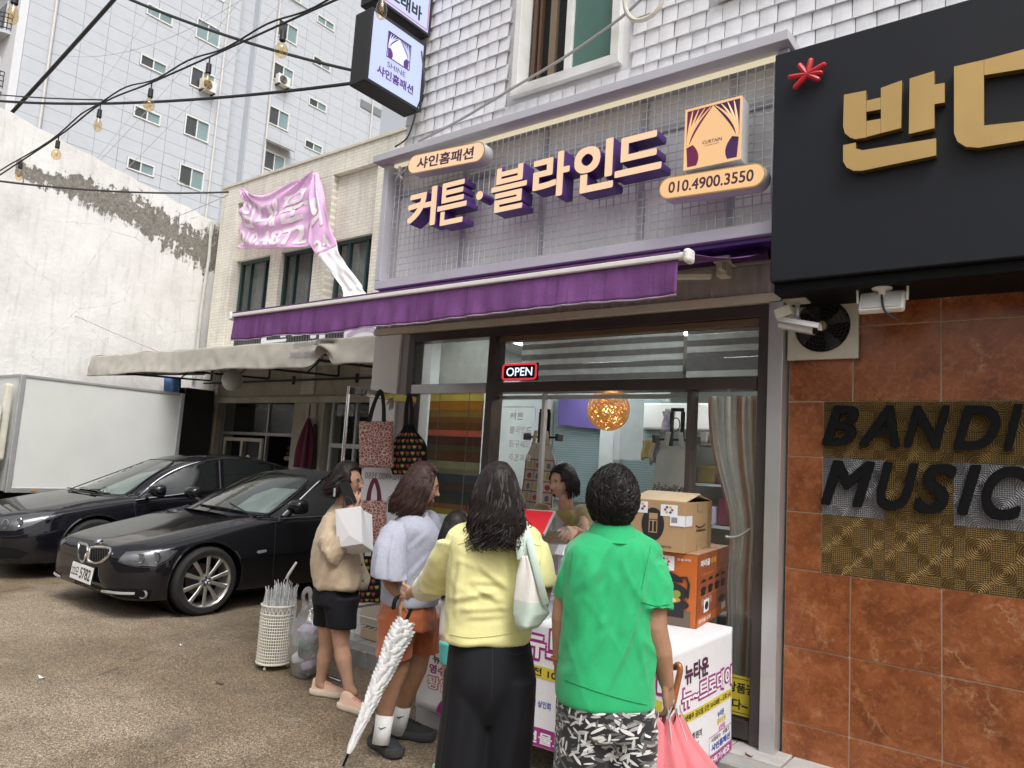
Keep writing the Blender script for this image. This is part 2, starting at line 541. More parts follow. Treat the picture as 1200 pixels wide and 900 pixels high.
def mat_brick(name, c1, c2, mortar, bw=.2, bh=.065, plane='xz', msize=.006, dirt=.4):
 m, t, p, o = newmat(name)
 v0 = coords(t)
 sp = nd(t, 'ShaderNodeSeparateXYZ'); t.links.new(v0, sp.inputs[0])
 cb = nd(t, 'ShaderNodeCombineXYZ')
 t.links.new(sp.outputs['xyz'.index(plane[0])], cb.inputs[0]); t.links.new(sp.outputs['xyz'.index(plane[1])], cb.inputs[1])
 br = nd(t, 'ShaderNodeTexBrick')
 setin(br, Scale=1.0, Color1=c1, Color2=c2, Mortar=mortar, Mortar_Size=msize, Mortar_Smooth=.2, Brick_Width=bw, Row_Height=bh)
 t.links.new(cb.outputs[0], br.inputs[0])
 n = noise_(t, v0, 1.3, 7, .7)
 st = noise_(t, coords(t, False, (5, 5, .6)), 1.2, 5, .65)
 c = mix(t, ramp(t, st, [(.5, 0.0), (.75, dirt)]), br.outputs[0], (.22, .2, .16, 1))
 c = mix(t, 1.0, c, ramp(t, n, [(.3, .85), (.7, 1.1)]), 'MULTIPLY')
 t.links.new(c, p.inputs['Base Color'])
 setin(p, Roughness=.75)
 bump_(t, p, math_(t, 'SUBTRACT', 1.0, br.outputs['Fac']), .5, .006)
 return m
def mat_leafprint():
 m, t, p, o = newmat('black_white_leaf_print')
 col = (.008, .008, .009, 1)
 prev = None
 for i, (rot, sc, th) in enumerate((((.2, R(38), .1), 1.0, .42), ((-.1, R(-42), 0), .9, .42), ((0, R(8), .2), 1.1, .38), ((.1, R(82), 0), .95, .34))):
  v0 = coords(t, False, (1, 1, 1), rot)
  mp = nd(t, 'ShaderNodeMapping'); mp.inputs['Scale'].default_value = (19 * sc, 9, 84 * sc); t.links.new(v0, mp.inputs[0]); v = mp.outputs[0]
  vo = voro(t, v, 1.0)
  sep = nd(t, 'ShaderNodeSeparateColor'); t.links.new(vo.outputs['Color'], sep.inputs[0])
  msk = math_(t, 'LESS_THAN', vo.outputs['Distance'], th)
  msk = math_(t, 'MULTIPLY', msk, math_(t, 'GREATER_THAN', sep.outputs[0], .4))
  shade = ramp(t, sep.outputs[1], [(.3, (.1, .1, .1, 1)), (.5, (.32, .31, .31, 1)), (.8, (.66, .65, .63, 1))])
  prev = mix(t, msk, col if prev is None else prev, shade)
 t.links.new(prev, p.inputs['Base Color'])
 setin(p, Roughness=.8, Sheen_Weight=.2)
 bump_(t, p, noise_(t, coords(t), 30, 3), .25, .01)
 return m
def mat_redfloral():
 m, t, p, o = newmat('red_leaf_print_cotton')
 v = coords(t)
 wv = nd(t, 'ShaderNodeVectorMath', operation='MULTIPLY_ADD')
 dn = nd(t, 'ShaderNodeTexNoise'); setin(dn, Scale=30.0, Detail=3); t.links.new(v, dn.inputs['Vector'])
 t.links.new(dn.outputs['Color'], wv.inputs[0]); wv.inputs[1].default_value = (.01, .01, .01); t.links.new(v, wv.inputs[2])
 e = voro(t, wv.outputs[0], 44, 'DISTANCE_TO_EDGE')
 e2 = voro(t, wv.outputs[0], 90, 'DISTANCE_TO_EDGE')
 a = math_(t, 'MULTIPLY', math_(t, 'GREATER_THAN', e.outputs['Distance'], .06), math_(t, 'GREATER_THAN', e2.outputs['Distance'], .025))
 red = ramp(t, noise_(t, v, 50, 2), [(.3, (.2, .012, .014, 1)), (.7, (.34, .035, .03, 1))])
 t.links.new(mix(t, a, (.6, .53, .47, 1), red), p.inputs['Base Color'])
 setin(p, Roughness=.85, Sheen_Weight=.2)
 return m
def mat_cloth(name, col, rough=.85, weave=900, bump=.12, sheen=.25, var=.07, vs=9):
 m, t, p, o = newmat(name)
 v = coords(t)
 n = noise_(t, v, vs, 4, .6)
 f = noise_(t, v, weave * .5, 2, .5)
 c = mix(t, 1.0, col, ramp(t, n, [(.3, 1 - var), (.7, 1 + var)]), 'MULTIPLY')
 c = mix(t, .5, c, ramp(t, f, [(.3, .8), (.7, 1.2)]), 'MULTIPLY')
 t.links.new(c, p.inputs['Base Color'])
 setin(p, Roughness=rough, Sheen_Weight=sheen, Specular_IOR_Level=.25)
 h = math_(t, 'ADD', math_(t, 'MULTIPLY', noise_(t, v, 30, 3, .5), .3), math_(t, 'MULTIPLY', f, .14))
 bump_(t, p, h, bump * 2, .009)
 return m
def mat_skin(name, col):
 m, t, p, o = newmat(name)
 v = coords(t)
 c = mix(t, 1.0, col, ramp(t, noise_(t, v, 14, 5, .65), [(.3, .86), (.7, 1.1)]), 'MULTIPLY')
 t.links.new(c, p.inputs['Base Color'])
 setin(p, Roughness=.58, Specular_IOR_Level=.25, Subsurface_Weight=.12, Subsurface_Scale=.008)
 p.inputs['Subsurface Radius'].default_value = (1, .35, .2)
 bump_(t, p, noise_(t, v, 160, 3), .12, .002)
 return m
def mat_hair(name, col):
 m, t, p, o = newmat(name)
 v = coords(t)
 c = mix(t, 1.0, col, ramp(t, noise_(t, v, 60, 3), [(.3, .6), (.7, 1.5)]), 'MULTIPLY')
 t.links.new(c, p.inputs['Base Color'])
 setin(p, Roughness=.5, Specular_IOR_Level=.22)
 return m
def mat_carpaint(name, col):
 m, t, p, o = newmat(name)
 v = coords(t)
 dust = ramp(t, noise_(t, v, 2.3, 7, .7), [(.4, .03), (.75, .09)])
 drops = voro(t, v, 130)
 sep = nd(t, 'ShaderNodeSeparateColor'); t.links.new(drops.outputs['Color'], sep.inputs[0])
 dm = math_(t, 'MULTIPLY', math_(t, 'LESS_THAN', drops.outputs['Distance'], .3), math_(t, 'GREATER_THAN', sep.outputs[0], .8))
 p.inputs['Base Color'].default_value = col
 setin(p, Metallic=.0, Specular_IOR_Level=.5, IOR=1.5)
 t.links.new(dust, p.inputs['Roughness'])
 bump_(t, p, dm, .15, .002)
 return m
def mat_awning():
 m, t, p, o = newmat('purple_awning_cloth')
 v = coords(t)
 st = noise_(t, coords(t, False, (22, 1, 1.2)), 1.0, 6, .75)
 n = noise_(t, v, 3, 6, .7)
 c = mix(t, 1.0, (.17, .062, .205, 1), ramp(t, n, [(.3, .8), (.7, 1.15)]), 'MULTIPLY')
 c = mix(t, ramp(t, st, [(.5, 0.0), (.7, .75)]), c, (.07, .022, .085, 1))
 c = mix(t, ramp(t, noise_(t, v, 120, 2), [(.68, 0.0), (.75, .4)]), c, (.4, .3, .42, 1))
 t.links.new(c, p.inputs['Base Color'])
 setin(p, Roughness=.75, Specular_IOR_Level=.25)
 bump_(t, p, noise_(t, v, 60, 4), .25, .006)
 return m

def Trans(name, col, tr=.5):
 m, t, p, o = newmat(name)
 t.nodes.remove(p)
 d = nd(t, 'ShaderNodeBsdfDiffuse'); q = nd(t, 'ShaderNodeBsdfTranslucent'); ms = nd(t, 'ShaderNodeMixShader'); ms.inputs[0].default_value = tr
 c = mix(t, 1.0, col if len(col) == 4 else col + (1,), ramp(t, noise_(t, coords(t), 14, 4), [(.3, .92), (.7, 1.08)]), 'MULTIPLY')
 for n_ in (d, q): t.links.new(c, n_.inputs[0])
 t.links.new(d.outputs[0], ms.inputs[1]); t.links.new(q.outputs[0], ms.inputs[2]); t.links.new(ms.outputs[0], o.inputs[0])
 return m
K = {}
K['road'] = mat_road()
K['slab'] = mat_concrete('pavement_slab', (.42, .41, .385))
K['kerb'] = mat_concrete('kerb_concrete', (.3, .295, .28), dirt=.5)
K['block'] = mat_concrete('concrete_block', (.42, .41, .39))
K['plate'] = Mt('worn_steel_plate', (.36, .36, .35), .5, .3, var=.2, bump=.2, bs=80, dirt=.4)
K['marble'] = mat_marble()
K['grout'] = Mt('pale_grout', (.56, .43, .32), .9)
K['relief_gold'] = mat_relief('embossed_bronze', (.27, .175, .062, 1), (.075, .047, .017, 1))
K['relief_silver'] = mat_relief('embossed_silver', (.34, .34, .36, 1), (.13, .13, .14, 1))
K['oldwall'] = mat_oldwall()
K['creambrick'] = mat_brick('cream_wall_tile', (.8, .765, .68, 1), (.74, .705, .62, 1), (.6, .56, .48, 1))
K['cream'] = Mt('cream_painted_concrete', (.6, .56, .47), .8, var=.13, vs=2.5, bump=.2, dirt=.3)
K['creamdark'] = Mt('aged_cream_plaster', (.52, .47, .37), .85, var=.16, vs=3, bump=.25, dirt=.4)
K['walltile'] = Mt('white_glazed_wall_tile', (.69, .69, .71), .35, var=.06, vs=9, bump=.12, bs=30, rnd=True, dirt=.12)
K['wallback'] = Mt('wall_mortar', (.68, .68, .69), .9)
K['aptpanel'] = Mt('grey_stone_cladding', (.5, .53, .575), .5, var=.05, vs=2, bump=.1, bs=20, rnd=True)
K['aptjoint'] = Mt('cladding_joint', (.48, .51, .555), .9)
K['aptwhite'] = Mt('pale_cladding', (.66, .67, .7), .6, var=.05)
K['aptglass'] = Mt('green_tinted_window', (.19, .28, .29), .12, var=.25, vs=.4, spec=.7, rnd=True)
K['aptdark'] = Mt('dark_window', (.045, .05, .053), .1, var=.2, spec=.7)
K['whiteframe'] = Mt('white_window_frame', (.72, .72, .7), .4, dirt=.1)
K['tealframe'] = Mt('dark_teal_window_frame', (.018, .045, .045), .35)
K['darkmetal'] = Mt('bronze_anodised_frame', (.085, .072, .07), .35, .4, var=.15)
K['steel'] = Mt('brushed_steel', (.5, .5, .5), .22, 1, var=.08)
K['chrome'] = Mt('chrome', (.75, .75, .76), .06, 1, var=.02)
K['alu'] = Mt('satin_aluminium', (.6, .61, .62), .35, .7, var=.08)
K['greypaint'] = Mt('lavender_grey_painted_metal', (.49, .485, .525), .42, .1, var=.07, bump=.03)
K['palegrey'] = Mt('pale_grey_cladding', (.56, .56, .575), .4, var=.06, dirt=.15)
K['ribgrey'] = Mt('mauve_grey_ribbed_panel', (.46, .42, .43), .45, .1, var=.1, dirt=.25)
K['beigetrim'] = Mt('beige_trim', (.62, .57, .48), .7, dirt=.3)
K['black'] = Mt('matt_black', (.008, .008, .009), .6, spec=.12)
K['signblack'] = Mt('charcoal_sign_panel', (.013, .0145, .019), .5, var=.1, vs=2, bump=.02, bs=8, spec=.25)
K['rubber'] = Mt('black_rubber', (.012, .012, .012), .75, var=.2)
K['white'] = Mt('white_paint', (.76, .76, .75), .45, var=.05, dirt=.08)
K['whiteplastic'] = Mt('white_plastic', (.74, .73, .7), .4, var=.06, dirt=.15)
K['ivory'] = Mt('ivory_plastic', (.6, .57, .48), .5, var=.08, dirt=.25)
K['purple'] = mat_awning()
K['purplepaint'] = Mt('purple_letter_side', (.085, .035, .19), .4)
K['purpledark'] = Mt('dark_purple_cloth_underside', (.05, .012, .075), .8)
K['litcream'] = Emit('lit_cream_letter_face', (1.0, .67, .43), .64)
K['litorange'] = Emit('lit_orange_plate_face', (1.0, .6, .29), .62)
K['litwhite'] = Emit('lit_white_sign_face', (.62, .7, 1.0), .66)
K['ink'] = Mt('black_ink', (.015, .014, .016), .6)
K['brownink'] = Mt('plum_brown_ink', (.06, .02, .05), .6)
K['purpleink'] = Mt('purple_ink', (.09, .03, .22), .6)
K['magentaink'] = Mt('magenta_ink', (.32, .02, .2), .6)
K['redink'] = Mt('red_ink', (.5, .03, .035), .6)
K['whiteink'] = Mt('white_ink', (.78, .78, .78), .6)
K['yellowink'] = Mt('yellow_ink', (.62, .5, .04), .6)
K['blueink'] = Mt('blue_ink', (.03, .06, .35), .6)
K['greyink'] = Mt('grey_ink', (.3, .3, .3), .6)
K['pinkink'] = Mt('pink_ink', (.6, .16, .4), .6)
K['goldmetal'] = Mt('brushed_gold', (.55, .36, .14), .3, .85, var=.1, vs=2)
K['redpaint'] = Mt('red_acrylic', (.5, .02, .03), .35)
K['clearglass'] = Glass('clear_glass', (.93, .96, .95, 1), refl=.7, dirt=.06)
K['shopglass'] = Glass('shop_window_glass', (.93, .95, .94, 1), refl=.55, dirt=.035)
K['dimglass'] = Glass('dim_window_glass', (.8, .83, .82, 1), refl=.8, dirt=.05)
K['greenglass'] = Mt('green_window_glass', (.07, .16, .13), .06, var=.25, vs=1.5, spec=.6)
K['cargl'] = Mt('tinted_car_glass', (.012, .014, .014), .03, var=.1, spec=.9)
K['windscreen'] = Glass('windscreen_glass', (.72, .78, .75, 1), refl=1.6)
K['lampglass'] = Glass('clear_lens', (.95, .96, .97, 1), refl=.45)
K['acrylic'] = Glass('clear_acrylic', (.93, .94, .95, 1), refl=1.0, dirt=.1)
K['amberglass'] = Glass('amber_bulb_glass', (.96, .86, .66, 1), refl=1.6)
K['carblack'] = mat_carpaint('black_car_paint', (.006, .006, .008, 1))
K['carblue'] = mat_carpaint('blue_black_car_paint', (.006, .006, .009, 1))
K['trimblack'] = Mt('black_plastic_trim', (.014, .014, .015), .5)
K['softtop'] = Mt('black_fabric_roof', (.016, .016, .018), .9, bump=.3, bs=300)
K['tyre'] = Mt('tyre_rubber', (.014, .014, .014), .82, var=.25, vs=12, bump=.1)
K['rim'] = Mt('silver_alloy', (.52, .5, .47), .28, .8, var=.08)
K['truckwhite'] = Mt('white_truck_panel', (.63, .645, .62), .4, var=.05, vs=1.2, dirt=.12)
K['canvas'] = mat_cloth('grey_beige_canvas', (.38, .355, .31, 1), .85, 300, .25, .1, .14, 2)
K['banner'] = mat_cloth('white_banner_vinyl', (.72, .72, .74, 1), .5, 500, .06, 0, .04, 3)
K['pinkbanner'] = mat_cloth('washed_pink_banner', (.7, .42, .66, 1), .95, 400, .1, 0, .12, 3)
K['pinkprint'] = Mt('cream_banner_print', (.8, .7, .76), .7)
K['whitecloth'] = mat_cloth('white_cloth', (.74, .72, .74, 1), .7)
K['cardboard'] = Mt('brown_cardboard', (.4, .255, .13), .8, var=.09, vs=4, bump=.08, bs=120)
K['cardin'] = Mt('inner_cardboard', (.52, .4, .25), .85, var=.08)
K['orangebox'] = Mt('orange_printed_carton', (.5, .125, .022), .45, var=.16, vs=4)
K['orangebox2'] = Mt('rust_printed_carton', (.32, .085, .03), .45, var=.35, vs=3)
K['tape'] = Mt('packing_tape', (.42, .3, .16), .2)
K['paperwhite'] = Mt('white_paper', (.75, .75, .78), .7, var=.03)
K['lilac'] = Mt('lilac_card', (.5, .4, .55), .6)
K['redfloral'] = mat_redfloral()
K['blackcloth'] = mat_cloth('black_cotton', (.008, .008, .01, 1), sheen=.03)
K['maroon'] = mat_cloth('maroon_cloth', (.13, .02, .045, 1))
K['leafprint'] = mat_leafprint()
K['beigejacket'] = mat_cloth('beige_jacket_cotton', (.43, .335, .235, 1), .8, 700, .2)
K['greytee'] = mat_cloth('heather_grey_jersey', (.34, .35, .42, 1), .9, 420, .1, .15, .06, 60)
K['orangeshort'] = mat_cloth('rust_orange_nylon', (.36, .1, .035, 1), .6, 900, .3)
K['yellowshirt'] = mat_cloth('pale_yellow_cotton', (.71, .67, .31, 1), .85, 900, .16)
K['creamtee'] = mat_cloth('cream_jersey', (.7, .69, .46, 1))
K['blacktrouser'] = mat_cloth('black_crepe', (.008, .008, .011, 1), .8, 900, .12, .02)
K['greenpolo'] = mat_cloth('bright_green_jersey', (.02, .37, .135, 1), .8, 900, .12)
K['olive'] = mat_cloth('olive_jersey', (.17, .13, .04, 1))
K['turquoise'] = mat_cloth('turquoise_nylon', (.08, .42, .38, 1), .6, 900, .3)
K['mint'] = mat_cloth('mint_canvas', (.47, .56, .49, 1))
K['naturalcanvas'] = mat_cloth('natural_canvas', (.66, .63, .59, 1))
K['pinkumb'] = mat_cloth('salmon_pink_umbrella_cloth', (.66, .17, .19, 1), .55, 900, .12)
K['frill'] = Mt('white_frill_film', (.8, .8, .8), .3, var=.06, trans=0)
K['skin1'] = mat_skin('skin', (.46, .27, .185, 1))
K['skin2'] = mat_skin('skin_tan', (.36, .2, .125, 1))
K['lip'] = Mt('lips', (.42, .14, .13), .4)
K['eyewhite'] = Mt('eye_white', (.7, .68, .66), .2)
K['iris'] = Mt('dark_iris', (.015, .01, .008), .1)
K['hairblack'] = mat_hair('black_hair', (.011, .009, .009, 1))
K['hairbrown'] = mat_hair('dark_brown_hair', (.033, .017, .013, 1))
K['hairdark'] = mat_hair('brown_black_hair', (.018, .013, .012, 1))
K['shoepink'] = Mt('pale_peach_shoe_knit', (.62, .42, .31), .8, bump=.3, bs=300)
K['shoesole'] = Mt('cream_rubber_sole', (.66, .56, .44), .7)
K['shoeblack'] = Mt('black_shoe_mesh', (.018, .02, .024), .75, bump=.3, bs=300)
K['solegrey'] = Mt('charcoal_sole', (.05, .052, .056), .75, bump=.3, bs=40)
K['sock'] = mat_cloth('white_sock', (.76, .76, .76, 1), .9, 300, .2)
K['mintplastic'] = Mt('mint_sandal_plastic', (.42, .68, .5), .5)
K['handlewood'] = Mt('varnished_wood', (.28, .1, .035), .25, var=.2, vs=20)
K['plasticbag'] = Glass('clear_plastic_film', (.84, .86, .87, 1), rough=.12, refl=1.4, dirt=.6)
K['clearvinyl'] = Glass('clear_vinyl_umbrella', (.82, .84, .85, 1), rough=.15, refl=1.6, dirt=1.0)
K['wire_cream'] = Mt('cream_coated_wire', (.6, .56, .48), .45)
K['cable'] = Mt('black_cable', (.02, .02, .022), .6)
K['cablegrey'] = Mt('grey_cable', (.32, .31, .3), .6)
K['lampfibre'] = Emit('woven_lamp_shade', (.72, .3, .07), .3)
K['bulb'] = Emit('warm_bulb', (1, .85, .62), 9)
K['neonwhite'] = Emit('neon_white', (.75, .9, 1), 1.0)
K['neonred'] = Emit('neon_red', (1, .05, .07), .55)
K['interior'] = Mt('pale_interior_wall', (.44, .47, .46), .8)
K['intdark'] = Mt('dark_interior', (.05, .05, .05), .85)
K['floor'] = Mt('shop_floor', (.2, .19, .17), .5)
K['blindteal'] = Mt('grey_teal_blind_slat', (.25, .33, .34), .5)
K['shadepurple'] = Mt('purple_roller_shade', (.1, .075, .24), .7)
K['shadegrey'] = Mt('grey_roller_shade', (.4, .43, .44), .7)
K['bluetarp'] = Mt('blue_tarpaulin', (.03, .1, .25), .5, var=.4, vs=4)
K['glove'] = Mt('frosted_white_globe', (.6, .58, .53), .3)
K['noticeyellow'] = Mt('yellow_notice_board', (.6, .5, .06), .5)

# ================================================================ ground
g = B()
g.quad((-400, -400, 0), (400, -400, 0), (400, 400, 0), (-400, 400, 0))
g.build('road', K['road'], kind='structure', smooth=0)
PZ = .12
pv = B().box(-5.25, 3.2, 3.9, 5.0, -.2, PZ - .03).build('pavement', K['kerb'], kind='structure', smooth=0)
slab = {}
def slabmesh(key, sx, sy, sz, m, bev=.004):
 if key not in slab:
  b = B().box(-sx / 2, sx / 2, -sy / 2, sy / 2, -sz, 0)
  me = bpy.data.meshes.new(key); me.from_pydata(b.v, [], b.f); me.materials.append(m); me.update()
  slab[key] = me
 return slab[key]
rs = random.Random(3)
for i in range(-18, 11):
 x = .3 * i + .14
 if x < -5.2 or x > 3.1: continue
 inst('slab', slabmesh('slab', .292, .222, .05, K['slab']), pv, (x, 4.16, PZ + rs.uniform(-.004, .003)), rx=rs.uniform(-.006, .006), bevel=.004)
 if i % 2 == 0:
  inst('kerb_stone', slabmesh('kerb_stone', .592, .15, .16, K['kerb']), pv, (x + .15, 3.965, PZ + rs.uniform(-.002, .004)), rz=rs.uniform(-.004, .004), bevel=.008)
rl = random.Random(5)
def leaf(px, py, z, L, m, lab, a):
 p = on('z', z, px, py)
 b = B()
 b.sheet(lambda u, v: (p.x + math.cos(a) * (u - .5) * L - math.sin(a) * (v - .5) * L * .45 * math.sin(math.pi * (.08 + .84 * u)), p.y + math.sin(a) * (u - .5) * L + math.cos(a) * (v - .5) * L * .45 * math.sin(math.pi * (.08 + .84 * u)), z + .004 + .012 * (u - .5) ** 2 * 4), 6, 3)
 b.build('litter', m, label=lab, cat='litter', thick=.001)
leaf(49, 795, 0, .06, K['paperwhite'], 'small white paper scrap lying on the open road', .3)
leaf(258, 802, 0, .06, Mt('dead_leaf', (.08, .06, .04), .8), 'dark dead leaf on the road left of the basket', .5)
leaf(878, 887, PZ, .05, Mt('brown_leaf', (.1, .03, .02), .7), 'reddish dead leaf on the pavement slab by the post', -.2)
leaf(212, 757, 0, .03, K['paperwhite'], 'tiny white scrap on the road in front of the wheel', .1)

# ================================================================ shop building
F = 4.27
shop = empty('shop_building', (-3, 4.3, 0), 'white tiled two storey shop building with a glazed street front', 'building')
def sbox(name, m, x0, x1, y0, y1, z0, z1, bevel=.003, parent=None, **k):
 return boxobj(name, m, x0, x1, y0, y1, z0, z1, parent or shop, bevel, **k)
WIN = [(-3.47, -2.5, 4.5, 5.9), (-1.78, -.9, 4.72, 5.9)]
wb = B()
wb.box(-4.69, -3.47, F + .03, 9, 2.75, 9); wb.box(-3.47, -2.5, F + .03, 9, 2.75, 4.5); wb.box(-2.5, -1.78, F + .03, 9, 2.75, 9)
wb.box(-1.78, -.9, F + .03, 9, 2.75, 4.72); wb.box(-.9, 6, F + .03, 9, 2.75, 9); wb.box(-3.47, -2.5, F + .3, 9, 4.5, 5.9); wb.box(-1.78, -.9, F + .3, 9, 4.72, 5.9)
wb.box(-3.47, -2.5, F + .03, 9, 5.9, 9); wb.box(-1.78, -.9, F + .03, 9, 5.9, 9)
wb.build('wall', K['wallback'], shop, smooth=0)
tw, th = .113, .124
tb = B()
nu = 4
def tprof(v): return .004 + .010 * (1 - v) ** 2
tv = []
tb.sheet(lambda u, v: ((u - .5) * (tw - .004), -tprof(v) - .004 * math.sin(math.pi * u), v * (th + .006)), 4, 3)
tb.box(-(tw - .004) / 2, (tw - .004) / 2, -.018, .02, -.001, .004)
tme = bpy.data.meshes.new('wall_tile'); tme.from_pydata(tb.v, [], tb.f); tme.materials.append(K['walltile']); tme.update()
tl = []
for r in range(int((6.1 - 4.05) / th)):
 z = 4.05 + r * th
 for c in range(60):
  x = -4.63 + c * tw + (tw / 2 if r % 2 else 0) * .35
  if x > 1.5: break
  if any(a - .06 < x < b + .06 and z > zz - .09 for a, b, zz, _ in WIN): continue
  d = at_d = (Vector((x, F, z)) - Vector((0, 0, EYE)))
  cc = RC.transposed() @ d
  px, py = PCX + FOC * cc.x / -cc.z, PCY - FOC * cc.y / -cc.z
  if py < -25: continue
  hid = (py > 187 - .303 * (px - 447) + 14)
  tl.append((d.length + (100 if hid else 0), x, z))
tl.sort()
rs = random.Random(4)
st = B()
for i, (d, x, z) in enumerate(tl):
 dy, rx, rz_ = rs.uniform(-.002, .003), rs.uniform(-.03, .02), rs.uniform(-.014, .014)
 if i < 300:
  inst('wall_tile', tme, shop, (x, F + .013 + dy, z), rx=rx, ry=rz_)
 else:
  M_ = Matrix.Translation((x, F + .013 + dy, z)) @ Matrix.Rotation(rx, 4, 'X')
  st.add(tb.v, tb.f, 0, M_)
if st.v: st.build('wall_tile_mass', K['walltile'], shop, smooth=0, kind='stuff')
for k, (x0, x1, z0, z1) in enumerate(WIN):
 w = B()
 w.box(x0, x0 + .06, F - .03, F + .12, z0, z1); w.box(x1 - .07, x1, F - .03, F + .12, z0, z1)
 w.box(x0 + .06, x1 - .07, F - .03, F + .12, z0, z0 + .06)
 w.box(x0 - .01, x1 + .01, F - .035, F + .02, z0 - .02, z0 - .002)
 xm = (x0 + x1) / 2 - .02
 w.box(xm, xm + .06, F + .02, F + .1, z0 + .06, z1)
 wo_ = w.build('window', K['whiteframe'], shop, smooth=0, bevel=.004)
 if k == 0:
  B().box(xm + .06, x1 - .07, F + .05, F + .06, z0 + .06, z1).build('pane', K['greenglass'], wo_, smooth=0)
  c = B()
  for q in range(14):
   xx = xm + .07 + q * .025
   c.tube([(xx, F + .12 + .012 * math.sin(q * 1.9), z0 + .06), (xx, F + .12 + .012 * math.sin(q * 1.9 + .6), z1)], .014, 6)
  B().box(x0 + .06, xm, F + .26, F + .27, z0, z1).build('dark_room', K['intdark'], wo_, smooth=0)
  f = B(); f.box(x0 + .27, x0 + .33, F + .08, F + .12, z0 + .06, z1); f.build('sash', Mt('worn_wood_sash', (.2, .14, .09), .6, dirt=.4), wo_, smooth=0, bevel=.003)
  f = B(); f.box(x0 + .09, x0 + .12, F + .1, F + .14, z0 + .06, z1); f.box(x0 + .15, x0 + .17, F + .1, F + .14, z0 + .06, z1); f.build('mullion', Mt('brown_wood', (.1, .05, .03), .6), wo_, smooth=0)
 else:
  B().box(x0 + .06, x1 - .07, F + .05, F + .06, z0 + .06, z1).build('pane', K['aptdark'], wo_, smooth=0)
rb = B()
n = 40
prof = []
X0, X1 = -4.77, -1.3
for i in range(n * 4 + 1):
 x = X0 + (X1 - X0) * i / (n * 4)
 prof.append((x, 4.2 + (.012 if (i // 2) % 2 else 0)))
rb.rings([[(x, y, 2.68) for x, y in prof], [(x, y, 2.86) for x, y in prof]], cap=False, closed=False)
rb.build('ribbed_panel', K['ribgrey'], shop, smooth=0)
sbox('trim', K['beigetrim'], X0, X1, 4.18, 4.3, 2.625, 2.677)
sbox('soffit', K['ribgrey'], X0, X1, 4.2, 4.4, 2.865, 2.9)
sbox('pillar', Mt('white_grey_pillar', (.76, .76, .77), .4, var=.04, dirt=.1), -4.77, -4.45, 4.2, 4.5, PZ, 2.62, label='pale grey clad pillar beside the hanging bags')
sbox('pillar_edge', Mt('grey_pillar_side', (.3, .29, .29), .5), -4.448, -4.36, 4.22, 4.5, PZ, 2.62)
sbox('corner_post', K['alu'], -1.37, -1.285, 4.18, 4.4, PZ, 2.62, label='pale aluminium post at the right end of the glazing')
sbox('frame_post', K['darkmetal'], -4.358, -4.29, 4.22, 4.33, PZ, 2.62)
sbox('frame_post', K['darkmetal'], -3.49, -3.425, 4.21, 4.34, PZ, 2.545)
sbox('frame_post', K['darkmetal'], -1.44, -1.372, 4.22, 4.33, PZ, 2.545)
sbox('head_rail', K['darkmetal'], -4.288, -1.372, 4.22, 4.33, 2.547, 2.62)
sbox('head_strip', Mt('brown_strip', (.16, .1, .06), .5), -3.42, -1.445, 4.24, 4.32, 2.505, 2.545)
sbox('transom', K['darkmetal'], -3.423, -1.442, 4.2, 4.33, 2.115, 2.19)
sbox('transom', K['steel'], -4.288, -3.492, 4.21, 4.33, 2.115, 2.19, label='brushed steel transom bar above the sample blind')
sbox('sill', K['darkmetal'], -4.288, -3.492, 4.21, 4.33, .6, .68)
sbox('stall_riser', Mt('grey_riser', (.2, .2, .2), .6), -4.288, -3.492, 4.24, 4.3, PZ, .6)
sbox('sill', K['darkmetal'], -3.423, -1.877, 4.21, 4.33, .72, .79)
sbox('stall_riser', Mt('grey_riser_panel', (.2, .2, .2), .6), -3.423, -1.877, 4.24, 4.3, PZ, .72)
sbox('frame_post', K['darkmetal'], -1.875, -1.845, 4.22, 4.33, PZ, 2.115)
sbox('door_rail', K['darkmetal'], -1.843, -1.442, 4.23, 4.31, PZ + .02, .24)
for x0, x1, z0, z1, m in ((-4.288, -3.492, .68, 2.113, 'shopglass'), (-4.288, -3.492, 2.19, 2.545, 'shopglass'), (-3.42, -1.445, 2.19, 2.505, 'shopglass'), (-3.42, -2.98, .79, 2.113, 'shopglass'), (-1.843, -1.442, .24, 2.113, 'shopglass'), (-2.36, -1.877, .79, 2.113, 'clearglass')):
 sbox('pane', K[m], x0, x1, 4.268, 4.276, z0, z1, 0)
sbox('sash_stile', K['alu'], -2.995, -2.97, 4.25, 4.29, .79, 2.113)
sbox('sash_rail', K['alu'], -3.42, -1.877, 4.285, 4.3, 2.07, 2.1)
rm = B()
rm.box(-4.6, -4.5, 4.45, 7.7, .1, 2.9); rm.box(-1.25, -1.15, 4.45, 7.7, .1, 2.9); rm.box(-4.5, -1.25, 7.6, 7.7, .1, 2.9)
rm.build('room_wall', K['interior'], shop, smooth=0)
sbox('room_ceiling', Mt('ceiling_board', (.42, .43, .42), .7), -4.5, -1.25, 4.45, 7.6, 2.72, 2.85, 0)
sbox('room_floor', K['floor'], -4.5, -1.25, 4.34, 7.6, .0, .15, 0)
sbox('counter', Mt('grey_counter', (.3, .3, .29), .5), -3.4, -1.98, 4.75, 5.1, .15, .8)

